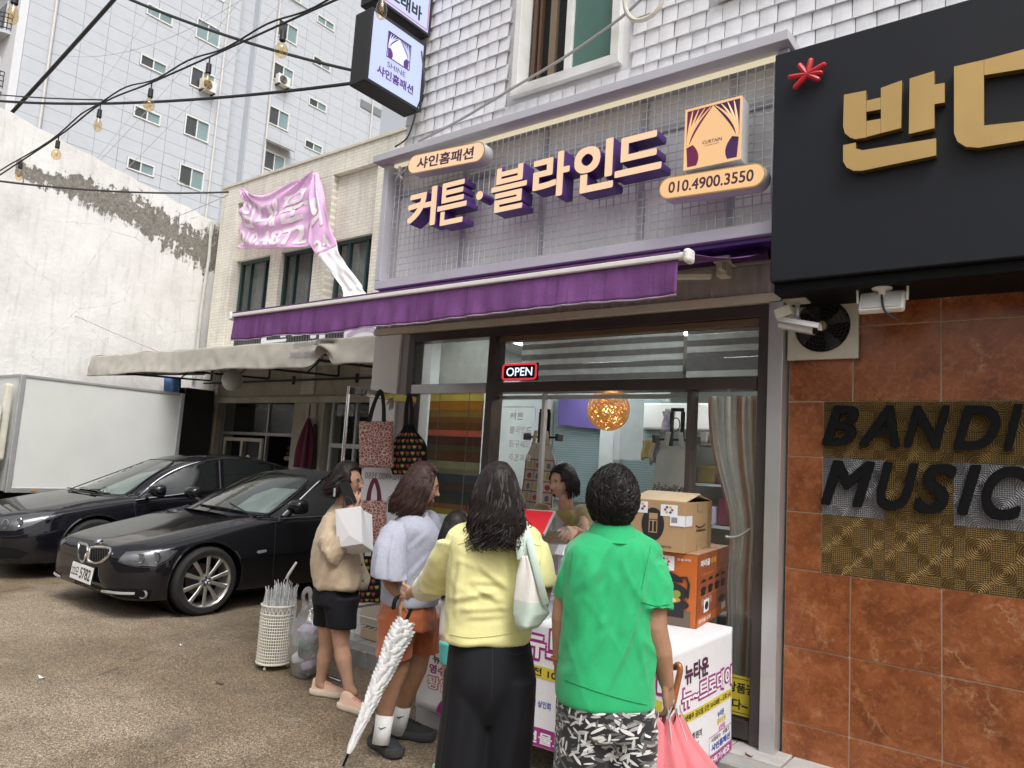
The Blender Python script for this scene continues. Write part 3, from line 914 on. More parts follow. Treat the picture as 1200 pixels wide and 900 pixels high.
# ================================================================ brown tiled building on the right
mus = empty('music_building', (0, 4.27, 0), 'brown marble tiled shop front with raised black lettering', 'building')
boxobj('wall', K['grout'], -1.272, 3.2, F + .0, 9, -.1, 4.2, mus, 0)
xs = [-1.272, -.93, -.51, -.09, .33, .75, 1.17, 1.59, 2.01, 2.43, 2.85]
zs = [-.13, .29, .69, 1.11]
tmesh = {}
def tile(name, m, x0, x1, z0, z1, y=F, gap=.0075, t=.0065, dy=0):
 w, h = round(x1 - x0 - gap, 4), round(z1 - z0 - gap, 4)
 k = (name, w, h, m.name)
 if k not in tmesh:
  b = B().box(-w / 2, w / 2, -t, -.001, -h / 2, h / 2)
  me = bpy.data.meshes.new(name); me.from_pydata(b.v, [], b.f); me.materials.append(m); me.update()
  tmesh[k] = me
 return inst(name, tmesh[k], mus, ((x0 + x1) / 2, y + dy, (z0 + z1) / 2), bevel=.0015)
rs = random.Random(9)
for i in range(len(xs) - 1):
 for j in range(3):
  tile('tile', K['marble'], xs[i], xs[i + 1], zs[j], zs[j + 1], dy=rs.uniform(-.0015, .0015))
 for z0, z1 in ((2.045, 2.46), (2.46, 2.88)):
  tile('tile', K['marble'], xs[i], xs[i + 1], z0, z1, dy=rs.uniform(-.0015, .0015))
for z0, z1 in ((1.11, 1.425), (1.425, 1.735), (1.735, 2.045)):
 tile('tile', K['marble'], -1.272, -1.08, z0, z1)
for i in range(12):
 for j in range(3):
  x0 = -1.08 + .31 * i; z0 = 1.11 + .3117 * j
  sil = (j == 1 and i in (0, 2, 5, 8))
  tile('relief_panel', K['relief_silver' if sil else 'relief_gold'], x0, x0 + .31, z0, z0 + .3117, gap=.001, t=.0055, dy=rs.uniform(-.001, .001))

lt = empty('wall_lettering', (-.5, 4.24, 1.7), 'raised black slanted BANDI MUSIC letters on embossed bronze panels', 'lettering')
def letters(word, spec, y, dep, m, parent, shear=.3, bold=.03, name='letter'):
 for ch, (xa, ya, xb, yb) in zip(word, spec):
  p0, p1 = on('y', y, xa, ya), on('y', y, xb, yb)
  q, fs = fit(ch, p1.x - p0.x, p1.z - p0.z, bold, dep / 2, shear)
  b = B(); b.add([(p[0], p[1], p[2]) for p in q], fs, 0, frame((1, 0, 0), (0, 0, 1), (p0.x, y + dep / 2, p0.z)))
  b.build(name, m, parent, smooth=20)
yb = F - .03
letters('BANDI', [(963, 522, 1006, 475), (1006, 523, 1054, 475), (1059, 524, 1113, 475), (1117, 527, 1172, 475), (1176, 528, 1199, 473)], yb, .016, K['black'], lt)
letters('MUSIC', [(962, 591, 1025, 541), (1027, 597, 1076, 543), (1070, 601, 1121, 544), (1121, 603, 1150, 545), (1150, 608, 1206, 547)], yb, .016, K['black'], lt)

fan = empty('exhaust_fan', (-1.08, 4.24, 2.3), 'round black exhaust fan in a square ivory plate under the dark sign', 'exhaust fan')
fx, fz = -1.085, 2.468
pl = B()
hole = [(math.cos(2 * math.pi * k / 32) * .148, math.sin(2 * math.pi * k / 32) * .148) for k in range(32)]
sq = []
for k in range(32):
 a = 2 * math.pi * k / 32; c, s_ = math.cos(a), math.sin(a); q = .188 / max(abs(c), abs(s_)); sq.append((c * q, s_ * q))
FM = frame((1, 0, 0), (0, 0, 1), (fx, F - .024, fz))
pl.rings([[FM @ Vector((x, y, z)) for x, y in r_] for r_, z in ((sq, 0), (sq, .018), (hole, .018), (hole, -.0))], cap=False)
pl.build('plate', K['ivory'], fan, smooth=30)
bk = B(); bk.lathe([(0.001, .001), (.15, .001)], FM, 32); bk.build('back', K['black'], fan)
gr = B()
for r_ in (.035, .06, .085, .108, .13, .147):
 gr.tube([FM @ Vector((r_ * math.cos(a), r_ * math.sin(a), .028)) for a in [2 * math.pi * k / 40 for k in range(41)]], .002, 5, cap=False)
for k in range(30):
 a0 = 2 * math.pi * k / 30
 gr.tube([FM @ Vector((r_ * math.cos(a0 + (r_ - .03) * 6), r_ * math.sin(a0 + (r_ - .03) * 6), .029)) for r_ in (.03, .06, .09, .12, .148)], .0016, 4)
gr.build('grille', K['trimblack'], fan)
hb = B(); hb.lathe([(.001, .04), (.026, .038), (.03, .024)], FM, 20); hb.build('hub', Mt('brass_hub', (.3, .22, .12), .4, .4), fan)
for k in range(4):
 a0 = k * math.pi / 2 + .4
 bl = B()
 bl.sheet(lambda u, v: FM @ Vector((lerp(.03, .14, u) * math.cos(a0 + lerp(-.28, .42, v) * lerp(.7, 1, u)), lerp(.03, .14, u) * math.sin(a0 + lerp(-.28, .42, v) * lerp(.7, 1, u)), lerp(.006, .022, v))), 6, 6)
 bl.build('blade', Mt('fan_blade', (.05, .05, .052), .4) if k == 0 else bpy.data.materials['fan_blade'], fan, thick=.002)

# ================================================================ cream two storey building at the back of the yard
Y2 = 8.4
cb = empty('cream_building', (-11, Y2, 0), 'cream tiled two storey building with dark framed windows behind the cars', 'building')
def cbox(name, m, x0, x1, y0, y1, z0, z1, bevel=.006, parent=None, **k):
 return boxobj(name, m, x0, x1, y0, y1, z0, z1, parent or cb, bevel, **k)
XL, XR, ZT = -15.0, -5.2, 7.33
REC = [(-14.35, -11.5), (-11.1, -9.85), (-9.4, -7.9)]
for x0, x1 in ((XL, -14.35), (-11.5, -11.1), (-9.85, -9.4), (-7.9, XR)):
 cbox('pier', K['creambrick'], x0, x1, Y2, Y2 + .5, 2.65, 6.9)
cbox('parapet', K['creambrick'], XL, XR, Y2, Y2 + .5, 6.902, ZT)
cbox('coping', K['cream'], XL - .02, XR, Y2 - .03, Y2 + .55, ZT + .002, ZT + .06)
cbox('band', K['creambrick'], XL, XR, Y2 + .02, Y2 + .5, 3.2, 4.33)
WN = [(-14.3, -13.08), (-12.72, -11.52), (-11.07, -9.88), (-9.38, -7.95)]
for x0, x1 in REC:
 cbox('recess_panel', K['creambrick'], x0, x1, Y2 + .12, Y2 + .5, 5.62, 6.9)
cbox('pier', K['creambrick'], -13.08, -12.72, Y2 + .1, Y2 + .5, 4.33, 5.62)
curt = Trans('grey_net_curtain', (.55, .55, .54), .3)
for x0, x1 in WN:
 w = B()
 for a, b_ in ((x0, x0 + .07), (x1 - .07, x1), (x0 + .34, x0 + .4), (x1 - .33, x1 - .28)):
  w.box(a, b_, Y2 + .2, Y2 + .28, 4.4, 5.55)
 w.box(x0, x1, Y2 + .19, Y2 + .29, 5.551, 5.62); w.box(x0, x1, Y2 + .19, Y2 + .29, 4.33, 4.399)
 wo_ = w.build('window', K['tealframe'], cb, smooth=0, bevel=.004)
 B().box(x0 + .07, x1 - .07, Y2 + .235, Y2 + .24, 4.4, 5.55).build('pane', K['dimglass'], wo_, smooth=0)
 c = B()
 N = 60
 c.rings([[(lerp(x0 + .07, x1 - .07, i / N), Y2 + .36 + .025 * math.sin(i * 1.3) + .012 * math.sin(i * .47), z) for i in range(N + 1)] for z in (4.36, 5.6)], cap=False, closed=False)
 c.build('curtain', curt, wo_)
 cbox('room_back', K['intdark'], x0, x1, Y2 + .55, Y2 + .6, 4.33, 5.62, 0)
cbox('lintel', K['creamdark'], XL, XR, Y2 + .03, Y2 + .5, 2.56, 3.198)
cbox('lintel_ledge', K['cream'], XL, XR, Y2 - .05, Y2 + .029, 2.5, 2.62)
for x0, x1 in ((XL + .05, -14.25), (-11.62, -10.72), (-7.6, -7.2)):
 cbox('column', K['creamdark'], x0, x1, Y2 - .02, Y2 + .4, 0, 2.55)
cbox('column', K['cream'], -11.2, -10.9, Y2 - .06, Y2 - .022, 0, 2.49)
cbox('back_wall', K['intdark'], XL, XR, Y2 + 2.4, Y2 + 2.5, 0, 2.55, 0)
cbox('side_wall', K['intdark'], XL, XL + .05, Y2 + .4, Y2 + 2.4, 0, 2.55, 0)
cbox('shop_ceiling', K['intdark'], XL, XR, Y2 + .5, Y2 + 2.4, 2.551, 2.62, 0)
sf = B()
alm = Mt('grey_aluminium_frame', (.34, .34, .33), .4, .4)
xs0, xs1 = -14.2, -11.66
sf.box(xs0, xs0 + .05, Y2 + .1, Y2 + .16, 0, 2.55); sf.box(-12.62, -12.57, Y2 + .1, Y2 + .16, 0, 2.55); sf.box(xs0 + .05, -12.62, Y2 + .1, Y2 + .16, 1.86, 1.92)
sf.box(-12.57, xs1, Y2 + .1, Y2 + .16, 1.86, 1.92)
so = sf.build('shop_front', alm, cb, smooth=0, bevel=.003)
B().box(xs0 + .05, -12.62, Y2 + .125, Y2 + .131, 1.92, 2.55).box(-12.57, xs1, Y2 + .125, Y2 + .131, 1.92, 2.55).build('pane', K['dimglass'], so, smooth=0)
ww = B()
for x0, x1 in ((-14.12, -13.35), (-13.4, -12.66)):
 y = Y2 + .06 if x0 > -14 else Y2 + .12
 ww.box(x0, x0 + .07, y, y + .05, .8, 1.8); ww.box(x1 - .07, x1, y, y + .05, .8, 1.8); ww.box(x0 + .07, x1 - .07, y, y + .05, 1.73, 1.8); ww.box(x0 + .07, x1 - .07, y, y + .05, .8, .87)
wwo = ww.build('sliding_window', Mt('cream_sash', (.62, .58, .48), .5), cb, smooth=0, bevel=.004)
B().box(-14.05, -13.4, Y2 + .14, Y2 + .146, .87, 1.73).box(-13.33, -12.73, Y2 + .08, Y2 + .086, .87, 1.73).build('pane', K['dimglass'], wwo, smooth=0)
cbox('stall_riser', K['creamdark'], xs0 + .05, -12.62, Y2 + .05, Y2 + .2, 0, .79)
shp = [(0, .13), (.07, .1), (.085, .02), (.07, -.07), (0, -.15), (-.07, -.07), (-.085, .02), (-.07, .1)]
B().prism(shp, frame((1, 0, 0), (0, 0, 1), (-13.12, Y2 + .079, 1.34)), .003).build('sticker', K['paperwhite'], cb, smooth=0)
B().box(-13.165, -13.075, Y2 + .073, Y2 + .0755, 1.34, 1.385).build('sticker_band', K['redink'], cb, smooth=0)
s2 = B()
for x in (-10.65, -10.0, -9.2, -8.4, -7.66):
 s2.box(x, x + .05, Y2 + .1, Y2 + .16, 0, 2.55)
s2.box(-10.6, -7.66, Y2 + .101, Y2 + .159, 1.7, 1.78)
s2o = s2.build('shop_front', K['whiteframe'], cb, smooth=0, bevel=.003)
B().box(-10.6, -7.66, Y2 + .125, Y2 + .131, 0, 1.7).box(-10.6, -7.66, Y2 + .125, Y2 + .131, 1.78, 2.5).build('pane', K['dimglass'], s2o, smooth=0)
stk = empty('fabric_stack', (-12.1, Y2 + .5, 0), 'dark stack of folded cloth in the doorway of the cream building', 'fabric stack')
rs = random.Random(12)
for k in range(15):
 z = .2 + .1 * k; w = .32 - .012 * k
 x = -12.25 + rs.uniform(-.05, .05)
 mm = K[rs.choice(['intdark', 'black', 'maroon', 'creamdark'])] if k % 3 else K['creamdark']
 B().box(x - w, x + w, Y2 + .45, Y2 + .85, z, z + .085).build('folded_cloth', mm, stk, smooth=0, bevel=.03)
tp = B()
tp.sheet(lambda u, v: (lerp(-15.2, -14.5, u) + .02 * math.sin(9 * v), 7.66 + .05 * math.sin(u * 14 + v * 3), lerp(1.85, 2.95, v)), 20, 16)
tp.build('tarpaulin', K['bluetarp'], label='blue tarpaulin in the gap by the white wall', cat='tarpaulin', thick=.01)
sg = empty('shade_gap_rack', (-14.8, 8.0, 0), 'dark open storage rack in the corner by the white wall', 'rack')  # added dark rack, stands in for canopy shade and clutter in the gap
for q in ((-15.25, -15.2, 7.7, 8.33, 0, 2.75), (-14.4, -14.35, 7.7, 8.33, 0, 2.75), (-15.2, -14.4, 8.28, 8.33, 0, 2.75), (-15.2, -14.4, 7.7, 8.28, 2.7, 2.75)): boxobj('panel', K['intdark'], *q, sg, .004)
rs = random.Random(33)
for k in range(4):
 boxobj('shelf_board', K['trimblack'], -15.2, -14.4, 7.72, 8.28, .35 + .55 * k, .38 + .55 * k, sg, .003)
 for q in range(3): boxobj('stored_goods', K[rs.choice(['intdark', 'greyink', 'cardboard', 'creamdark', 'trimblack'])], -15.15 + .25 * q, -14.93 + .25 * q, 7.8, 8.2, .381 + .55 * k, .381 + .55 * k + rs.uniform(.15, .42), sg, .02)
bx = empty('carton_pile', (-14.6, 7.9, 0), 'small pile of cartons at the foot of the cream column', 'cartons')
for k, (x, z, w, m) in enumerate(((-14.1, 0, .2, 'cardboard'), (-14.1, .45, .18, 'creamdark'))):
 B().box(x - w, x + w, 7.8, 8.25, z, z + (.43 if k < 2 else .34 if k == 2 else .1)).build('carton', K[m], bx, smooth=0, bevel=.01)

# ================================================================ peeling white wall along the yard
ow = B()
XW = -15.3
top = [(4.12, 7.46), (8.6, 6.62), (8.95, 6.55)]
ys = [4.12 + (8.95 - 4.12) * i / 24 for i in range(25)]
zt = [7.46 - (y - 4.12) * .188 + .018 * math.sin(y * 9) for y in ys]
for i in range(24):
 pass
ow.rings([[(XW, y, 0), (XW, y, z), (XW - .3, y, z + .01), (XW - .3, y, 0)] for y, z in zip(ys, zt)])
oldw = ow.build('white_wall', K['oldwall'], smooth=0, label='peeling white rendered wall with a dark bare band beside the truck', cat='wall')
ow2 = B().box(XW - .5, XW - .1, 3.2, 4.11, 0, 6.2)
ow2.build('grey_wall', Mt('grey_rough_wall', (.3, .3, .29), .9, bump=.3, bs=12, dirt=.4), smooth=0, bevel=.01, label='grey concrete end wall at the left of the peeling white wall', cat='wall')
dp = B()
dp.tube([(XW + .06, 8.33, 6.6), (XW + .06, 8.36, 5.8), (XW + .1, 8.3, 4.6), (XW + .06, 8.34, 3.0)], .035, 10)
dp.build('drain_pipe', Mt('pale_pipe', (.55, .53, .48), .5, dirt=.4), label='pale drain pipe in the corner of the white wall', cat='pipe')

# ================================================================ grey apartment block
XA = -38.0
ap = empty('apartment_block', (XA, 15, 0), 'tall grey clad apartment block rising behind the white wall', 'building')
cy0 = on('x', XA, 27, 60).y
cy1 = on('x', XA, 446, 140).y
n0, n1 = on('x', XA, 273, 100).y, on('x', XA, 296, 100).y      # shaded return
boxobj('wall', K['aptjoint'], -52, XA - .05, cy0 + .0, n0, 0, 44, ap, 0)
boxobj('wall', K['aptjoint'], -52, XA - .65, n0, n1, 0, 44, ap, 0)
boxobj('wall', K['aptjoint'], -52, XA - .05, n1, cy1, 0, 44, ap, 0)
FH = 2.82
apw = []                                            # windows (y0, y1, z0, z1, kind)
def col(px0, py0, px1, py1, floors, kind, top=None):
 a, b = on('x', XA, px0, py0), on('x', XA, px1, py1)
 y0, y1 = a.y, b.y
 zt_, zb = a.z, b.z
 h = kind_h[kind]
 for k in floors:
  apw.append((y0, y1, zt_ - h - k * FH, zt_ - k * FH, kind))
kind_h = {'small': .62, 'mid': 1.15, 'low': .55, 'louvre': .55}
col(165, 62, 195, 84, range(-2, 7), 'small')
col(231, 20, 257, 50, range(-2, 7), 'mid')
col(321, 71, 343, 96, range(-2, 6), 'mid')
col(367, 64, 387, 79, range(-2, 6), 'low')
col(423, 116, 446, 136, range(0, 1), 'louvre')
pw, ph = 1.16, .665
pm = bpy.data.meshes.new('cladding_panel'); b = B().box(0, .055, -pw / 2 + .007, pw / 2 - .007, -ph / 2 + .006, ph / 2 - .006); pm.from_pydata(b.v, [], b.f); pm.materials.append(K['aptpanel']); pm.update()
pl_ = []
for seg0, seg1, xo in ((cy0, n0, XA - .05), (n1, cy1, XA - .05), (n0, n1, XA - .65)):
 ncol = max(1, round((seg1 - seg0) / pw))
 w = (seg1 - seg0) / ncol
 for i in range(ncol):
  for j in range(int(31 / ph)):
   y, z = seg0 + w * (i + .5), 9 + ph * (j + .5)
   if any(y0 - .02 < y + w / 2 and y1 + .02 > y - w / 2 and z0 - .02 < z + ph / 2 and z1 + .02 > z - ph / 2 for y0, y1, z0, z1, _ in apw):
    for y0, y1, z0, z1, _ in apw:
     if y0 < y + w / 2 and y1 > y - w / 2 and z0 < z + ph / 2 and z1 > z - ph / 2:
      pl_.append((0, xo, y, z, w, ('cut', y0, y1, z0, z1))); break
    continue
   d = Vector((xo, y, z)) - Vector((0, 0, EYE)); cc = RC.transposed() @ d
   px, py = PCX + FOC * cc.x / -cc.z, PCY - FOC * cc.y / -cc.z
   vis = -20 < py < 260 and px > 0 and not (py > 130 + .53 * (px - 5) and px < 262) and px < 462
   pl_.append((d.length if vis else 900, xo, y, z, w, None))
pl_.sort(key=lambda q: q[0] if q[5] is None else 1000)
pst = B(); cnt = 0
rs = random.Random(21)
for d, xo, y, z, w, cut in pl_:
 if cut is None and cnt < 300 and d < 900:
  inst('cladding_panel', pm, ap, (xo, y, z), sc=(1 + rs.uniform(-.06, .06), w / pw, 1)); cnt += 1
 elif cut is None:
  pst.box(xo, xo + .055, y - w / 2 + .012, y + w / 2 - .012, z - ph / 2 + .01, z + ph / 2 - .01)
 else:
  _, y0, y1, z0, z1 = cut
  a0, a1, b0, b1 = y - w / 2 + .012, y + w / 2 - .012, z - ph / 2 + .01, z + ph / 2 - .01
  y0, y1, z0, z1 = max(y0 - .02, a0), min(y1 + .02, a1), max(z0 - .02, b0), min(z1 + .02, b1)
  for q in ((a0, y0, b0, b1), (y1, a1, b0, b1), (y0, y1, b0, z0), (y0, y1, z1, b1)):
   if q[1] - q[0] > .02 and q[3] - q[2] > .02: pst.box(xo, xo + .055, *q)
pst.build('cladding_panel_mass', K['aptpanel'], ap, smooth=0, kind='stuff')
boxobj('return_wall', K['aptpanel'], XA - .59, XA - .051, n1 - .04, n1 - .003, 0, 44, ap, 0)
for y0, y1, z0, z1, kind in apw:
 w = B()
 x = XA + .01
 if kind == 'louvre':
  w.box(x, x + .04, y0, y1, z0, z1)
  w.build('louvre', Mt('louvre_grey', (.2, .21, .22), .6), ap, smooth=0); continue
 t_ = .07
 w.box(x - .06, x + .04, y0, y0 + t_, z0, z1); w.box(x - .06, x + .04, y1 - t_, y1, z0, z1); w.box(x - .06, x + .04, y0 + t_, y1 - t_, z0, z0 + t_); w.box(x - .06, x + .04, y0 + t_, y1 - t_, z1 - t_, z1)
 ym = (y0 + y1) / 2
 w.box(x - .06, x + .02, ym - .03, ym + .03, z0 + t_, z1 - t_)
 o = w.build('window', K['whiteframe'], ap, smooth=0)
 B().box(x - .05, x - .03, y0 + t_, ym - .03, z0 + t_, z1 - t_).build('pane', K['aptdark' if rs.random() < .6 else 'aptglass'], o, smooth=0)
 B().box(x - .05, x - .03, ym + .03, y1 - t_, z0 + t_, z1 - t_).build('pane', K['aptglass'], o, smooth=0)
for k, (px, py) in enumerate(((66, 0), (262, 60), (316, 110), (434, 140))):
 y = on('x', XA, px, py).y
 B().tube([(XA + .12, y, 5), (XA + .12, y, 44)], .055, 8).build('down_pipe', Mt('ivory_pipe', (.62, .6, .57), .5) if k == 0 else bpy.data.materials['ivory_pipe'], ap)
def ac(px, py, lab):
 p = on('x', XA, px, py)
 r_ = empty('air_conditioner', (XA + .05, p.y, p.z - .45), lab, 'air conditioner', 'air conditioners on the grey block')
 B().box(XA + .05, XA + .42, p.y - .42, p.y + .42, p.z - .33, p.z + .3).build('casing', K['whiteplastic'], r_, smooth=0, bevel=.03)
 FMx = frame((0, 1, 0), (0, 0, 1), (XA + .425, p.y - .1, p.z - .02))
 B().lathe([(.001, .0), (.24, .0), (.26, .015)], FMx, 24).build('fan_guard', K['black'], r_)
 q = B()
 for a in range(4): q.tube([FMx @ Vector((.06 * (a + 1) * math.cos(t_), .06 * (a + 1) * math.sin(t_), .012)) for t_ in [2 * math.pi * k / 20 for k in range(21)]], .006, 4, cap=False)
 q.build('grille', K['whiteplastic'], r_)
 B().box(XA, XA + .45, p.y - .36, p.y - .31, p.z - .4, p.z - .335).box(XA, XA + .45, p.y + .31, p.y + .36, p.z - .4, p.z - .335).build('bracket', K['trimblack'], r_, smooth=0)
ac(241, 102, 'air conditioner unit on the grey block beside the middle festoon bulb'); ac(329, 96, 'air conditioner unit on the grey block just left of the projecting sign')
aw_ = on('x', XA, 325, 168)
B().sheet(lambda u, v: (XA + .05 + .5 * u, aw_.y - .9 + 1.8 * v, aw_.z - .05 - .28 * u), 4, 4).build('window_awning', Mt('brown_awning', (.14, .1, .08), .7), ap, thick=.03)
boxobj('side_wall', K['aptwhite'], -62, -38.06, cy0 - .35, cy0 - .01, 0, 44, ap, 0)
for k in range(-1, 5):
 z = 23.3 - FH * k
 x1 = -39.0
 w = B(); w.box(x1 - 3.2, x1 - .6, cy0 - .42, cy0 - .36, z, z + 1.5)
 wo_ = w.build('window', K['whiteframe'], ap, smooth=0)
 B().box(x1 - 3.1, x1 - 1.95, cy0 - .44, cy0 - .425, z + .1, z + 1.4).box(x1 - 1.85, x1 - .7, cy0 - .44, cy0 - .425, z + .1, z + 1.4).build('pane', K['aptdark'], wo_, smooth=0)
 bal = B()
 N = 14
 arc = [(x1 - .9 - 1.1 * math.cos(math.pi * i / N), cy0 - .36 - .75 * math.sin(math.pi * i / N)) for i in range(N + 1)]
 bal.prism([(x, y) for x, y in arc], Matrix.Translation((0, 0, z - .45)), .16)
 bo = bal.build('balcony', K['aptjoint'], ap, smooth=0)
 rl_ = B()
 for zz in (.1, .35, .6, .8): rl_.tube([(x, y, z - .3 + zz) for x, y in arc], .025, 5)
 for x, y in arc: rl_.tube([(x, y, z - .3), (x, y, z + .5)], .02, 5)
 rl_.build('balcony_rail', K['trimblack'], bo)

# ================================================================ buildings across the street (behind the camera)
ob = empty('opposite_building', (0, -13, 0), 'plain render building across the street, behind the camera', 'building')
orf = [(-26, 0), (-26, 4.9), (-19, 4.9), (-19, 4.0), (-11, 4.0), (-11, 5.2), (-4, 5.2), (-4, 4.2), (6, 4.2), (6, 4.8), (16, 4.8), (16, 0)]
B().prism(orf, frame((1, 0, 0), (0, 0, 1), (0, -13.2, 0)), -6).build('wall', Mt('far_render', (.34, .315, .29), .85, var=.2, vs=.3), ob, smooth=0)
for k in range(20):
 x = -25 + 2.05 * k
 B().box(x, x + 1.2, -13.19, -13.1, 2.9, 3.8).build('window', K['aptdark'], ob, smooth=0)
 if k % 2 == 0: B().box(x - .2, x + 3.2, -13.19, -13.12, .3, 2.5).build('shop_window', K['aptdark'], ob, smooth=0)

# ================================================================ curtain shop fascia
YS = 3.95
fs_ = empty('curtain_shop_sign', (-2.9, YS, 2.95), 'wide lavender framed mesh fascia with glowing cream letters above the purple awning', 'shop sign')
sl, sR = -4.53, -1.21
ztop, zbot = 4.085, 2.95
def gbox(name, m, x0, x1, y0, y1, z0, z1, bevel=.004, **k): return boxobj(name, m, x0, x1, y0, y1, z0, z1, fs_, bevel, **k)
gbox('top_frame', K['greypaint'], sl - .06, sR + .02, YS - .1, 4.25, ztop - .062, ztop)
gbox('bottom_frame', K['greypaint'], sl, sR, YS - .02, 4.25, zbot, zbot + .07)
gbox('side_frame', K['greypaint'], sl, sl + .06, YS - .02, 4.25, zbot + .072, ztop - .064)
gbox('side_frame', K['greypaint'], sR - .06, sR, YS - .02, 4.25, zbot + .072, ztop - .064)
gbox('back_panel', Mt('pale_lavender_panel', (.84, .83, .83), .5, var=.04), sl + .06, sR - .06, 4.1, 4.24, zbot + .07, ztop - .063, 0)
gbox('light_strip', Emit('warm_led_strip', (1, .88, .62), .5), sl + .08, sR - .08, YS + .02, YS + .05, ztop - .085, ztop - .064, 0)
gbox('purple_fascia_lip', K['purplepaint'], sl + .02, sR, YS + .02, 4.25, zbot - .03, zbot - .002)
for x in (-3.75, -3.0, -2.2, -1.6):
 gbox('rear_rib', K['greypaint'], x, x + .04, 4.075, 4.0995, zbot + .07, ztop - .07, 0)
gbox('rear_rib', K['greypaint'], sl + .06, sR - .06, 4.08, 4.0985, 3.78, 3.82, 0)
wv = B(); wv.tube([(0, 0, 0), (0, 0, 1)], .0038, 6); wme = bpy.data.meshes.new('wire'); wme.from_pydata(wv.v, [], wv.f); wme.materials.append(K['alu']); wme.update()
x = sl + .085
while x < sR - .06:
 inst('wire', wme, fs_, (x, YS + .05, zbot + .07), sc=(1, 1, ztop - .064 - zbot - .07)); x += .054
z = zbot + .1
while z < ztop - .08:
 inst('wire', wme, fs_, (sl + .06, YS + .058, z), sc=(1, 1, sR - sl - .12), ry=R(90)); z += .054
YL = 3.83
LM = frame((1, 0, 0), (0, 0, 1), (0, 0, 0))
def chan(ch, px, y, dep, mface, mside, parent, bold=.045, name='letter'):
 a, b_ = on('y', y, px[0], px[1]), on('y', y, px[2], px[3])
 w, h = b_.x - a.x, b_.z - a.z
 q, fc = fit(ch, w, h, bold, .5, 0)
 sc = dep
 b = B()
 fr = [(p[0], p[1], p[2] * sc) for p in q]
 b.add(fr, fc, 0, frame((1, 0, 0), (0, 0, 1), (a.x, y + dep / 2, a.z)))
 dm = []
 for f in b.f:
  n_ = (Vector(b.v[f[1]]) - Vector(b.v[f[0]])).cross(Vector(b.v[f[2]]) - Vector(b.v[f[0]]))
  yy = min(b.v[i][1] for i in f); ymax = max(b.v[i][1] for i in f)
  dm.append(1 if (ymax - yy) > dep * .3 or yy > y + dep * .6 else 0)
 b.m = dm
 return b.build(name, [mface, mside], parent, smooth=20)
for ch, px in (('커', (476, 270, 513, 217)), ('튼', (511, 266, 549, 208)), ('블', (574, 251, 619, 189)), ('라', (623, 236, 669, 174)), ('인', (671, 229, 721, 160)), ('드', (720, 209, 777, 150))):
 chan(ch, px, YL, .13, K['litcream'], K['purplepaint'], fs_, .022 if ch in '블튼' else .034)
c0 = on('y', YL, 562, 229)
DM = frame((1, 0, 0), (0, 0, 1), (c0.x, YL + .13, c0.z))
B().lathe([(.033, 0), (.033, .13)], DM, 24, 0).build('letter', K['purplepaint'], fs_)
B().lathe([(.001, .131), (.033, .1305)], DM, 24).build('letter', K['litcream'], fs_)
def pill(pa, pb, h, y, dep, s, m, parent, ins=.008, name='plate', rimm='goldmetal', tw=.74, th=.5, bold=.03, inkm='purpleink'):
 a, b_ = on('y', y, *pa), on('y', y, *pb)
 cx, cz = (a.x + b_.x) / 2, (a.z + b_.z) / 2
 w = b_.x - a.x; ang = math.atan2(b_.z - a.z, w)
 def out(k):
  r_ = h / 2 - k; L = w / 2 - h / 2
  return [(L + r_ * math.cos(t_), r_ * math.sin(t_)) for t_ in [-math.pi / 2 + math.pi * i / 14 for i in range(15)]] + [(-L + r_ * math.cos(t_), r_ * math.sin(t_)) for t_ in [math.pi / 2 + math.pi * i / 14 for i in range(15)]]
 PM = frame((1, 0, 0), (0, 0, 1), (cx, y + dep, cz)) @ Matrix.Rotation(ang, 4, 'Z')
 o = B().prism(out(0), PM, dep - .004).build(name, K['palegrey'], parent, smooth=30)
 B().prism(out(.0), PM @ Matrix.Translation((0, 0, dep - .004)), .003).build('rim', K[rimm], o, smooth=30)
 B().prism(out(ins), PM @ Matrix.Translation((0, 0, dep - .001)), .002).build('face', K[m], o, smooth=0)
 tb_ = text(B(), s, PM, w * tw, h * th, bold, 0, 0, -w * tw / 2, -h * th / 2, dep + .002)
 tb_.build('print', K[inkm], o, smooth=0)
 return o
pill((478, 194), (568, 176), .155, YL - .01, .1, '샤인홈패션', 'litcream', fs_, inkm='brownink', th=.62)
pill((772, 222), (897, 203), .138, YL - .01, .1, '010.4900.3550', 'litorange', fs_, tw=.8, th=.5, bold=.02, inkm='brownink')
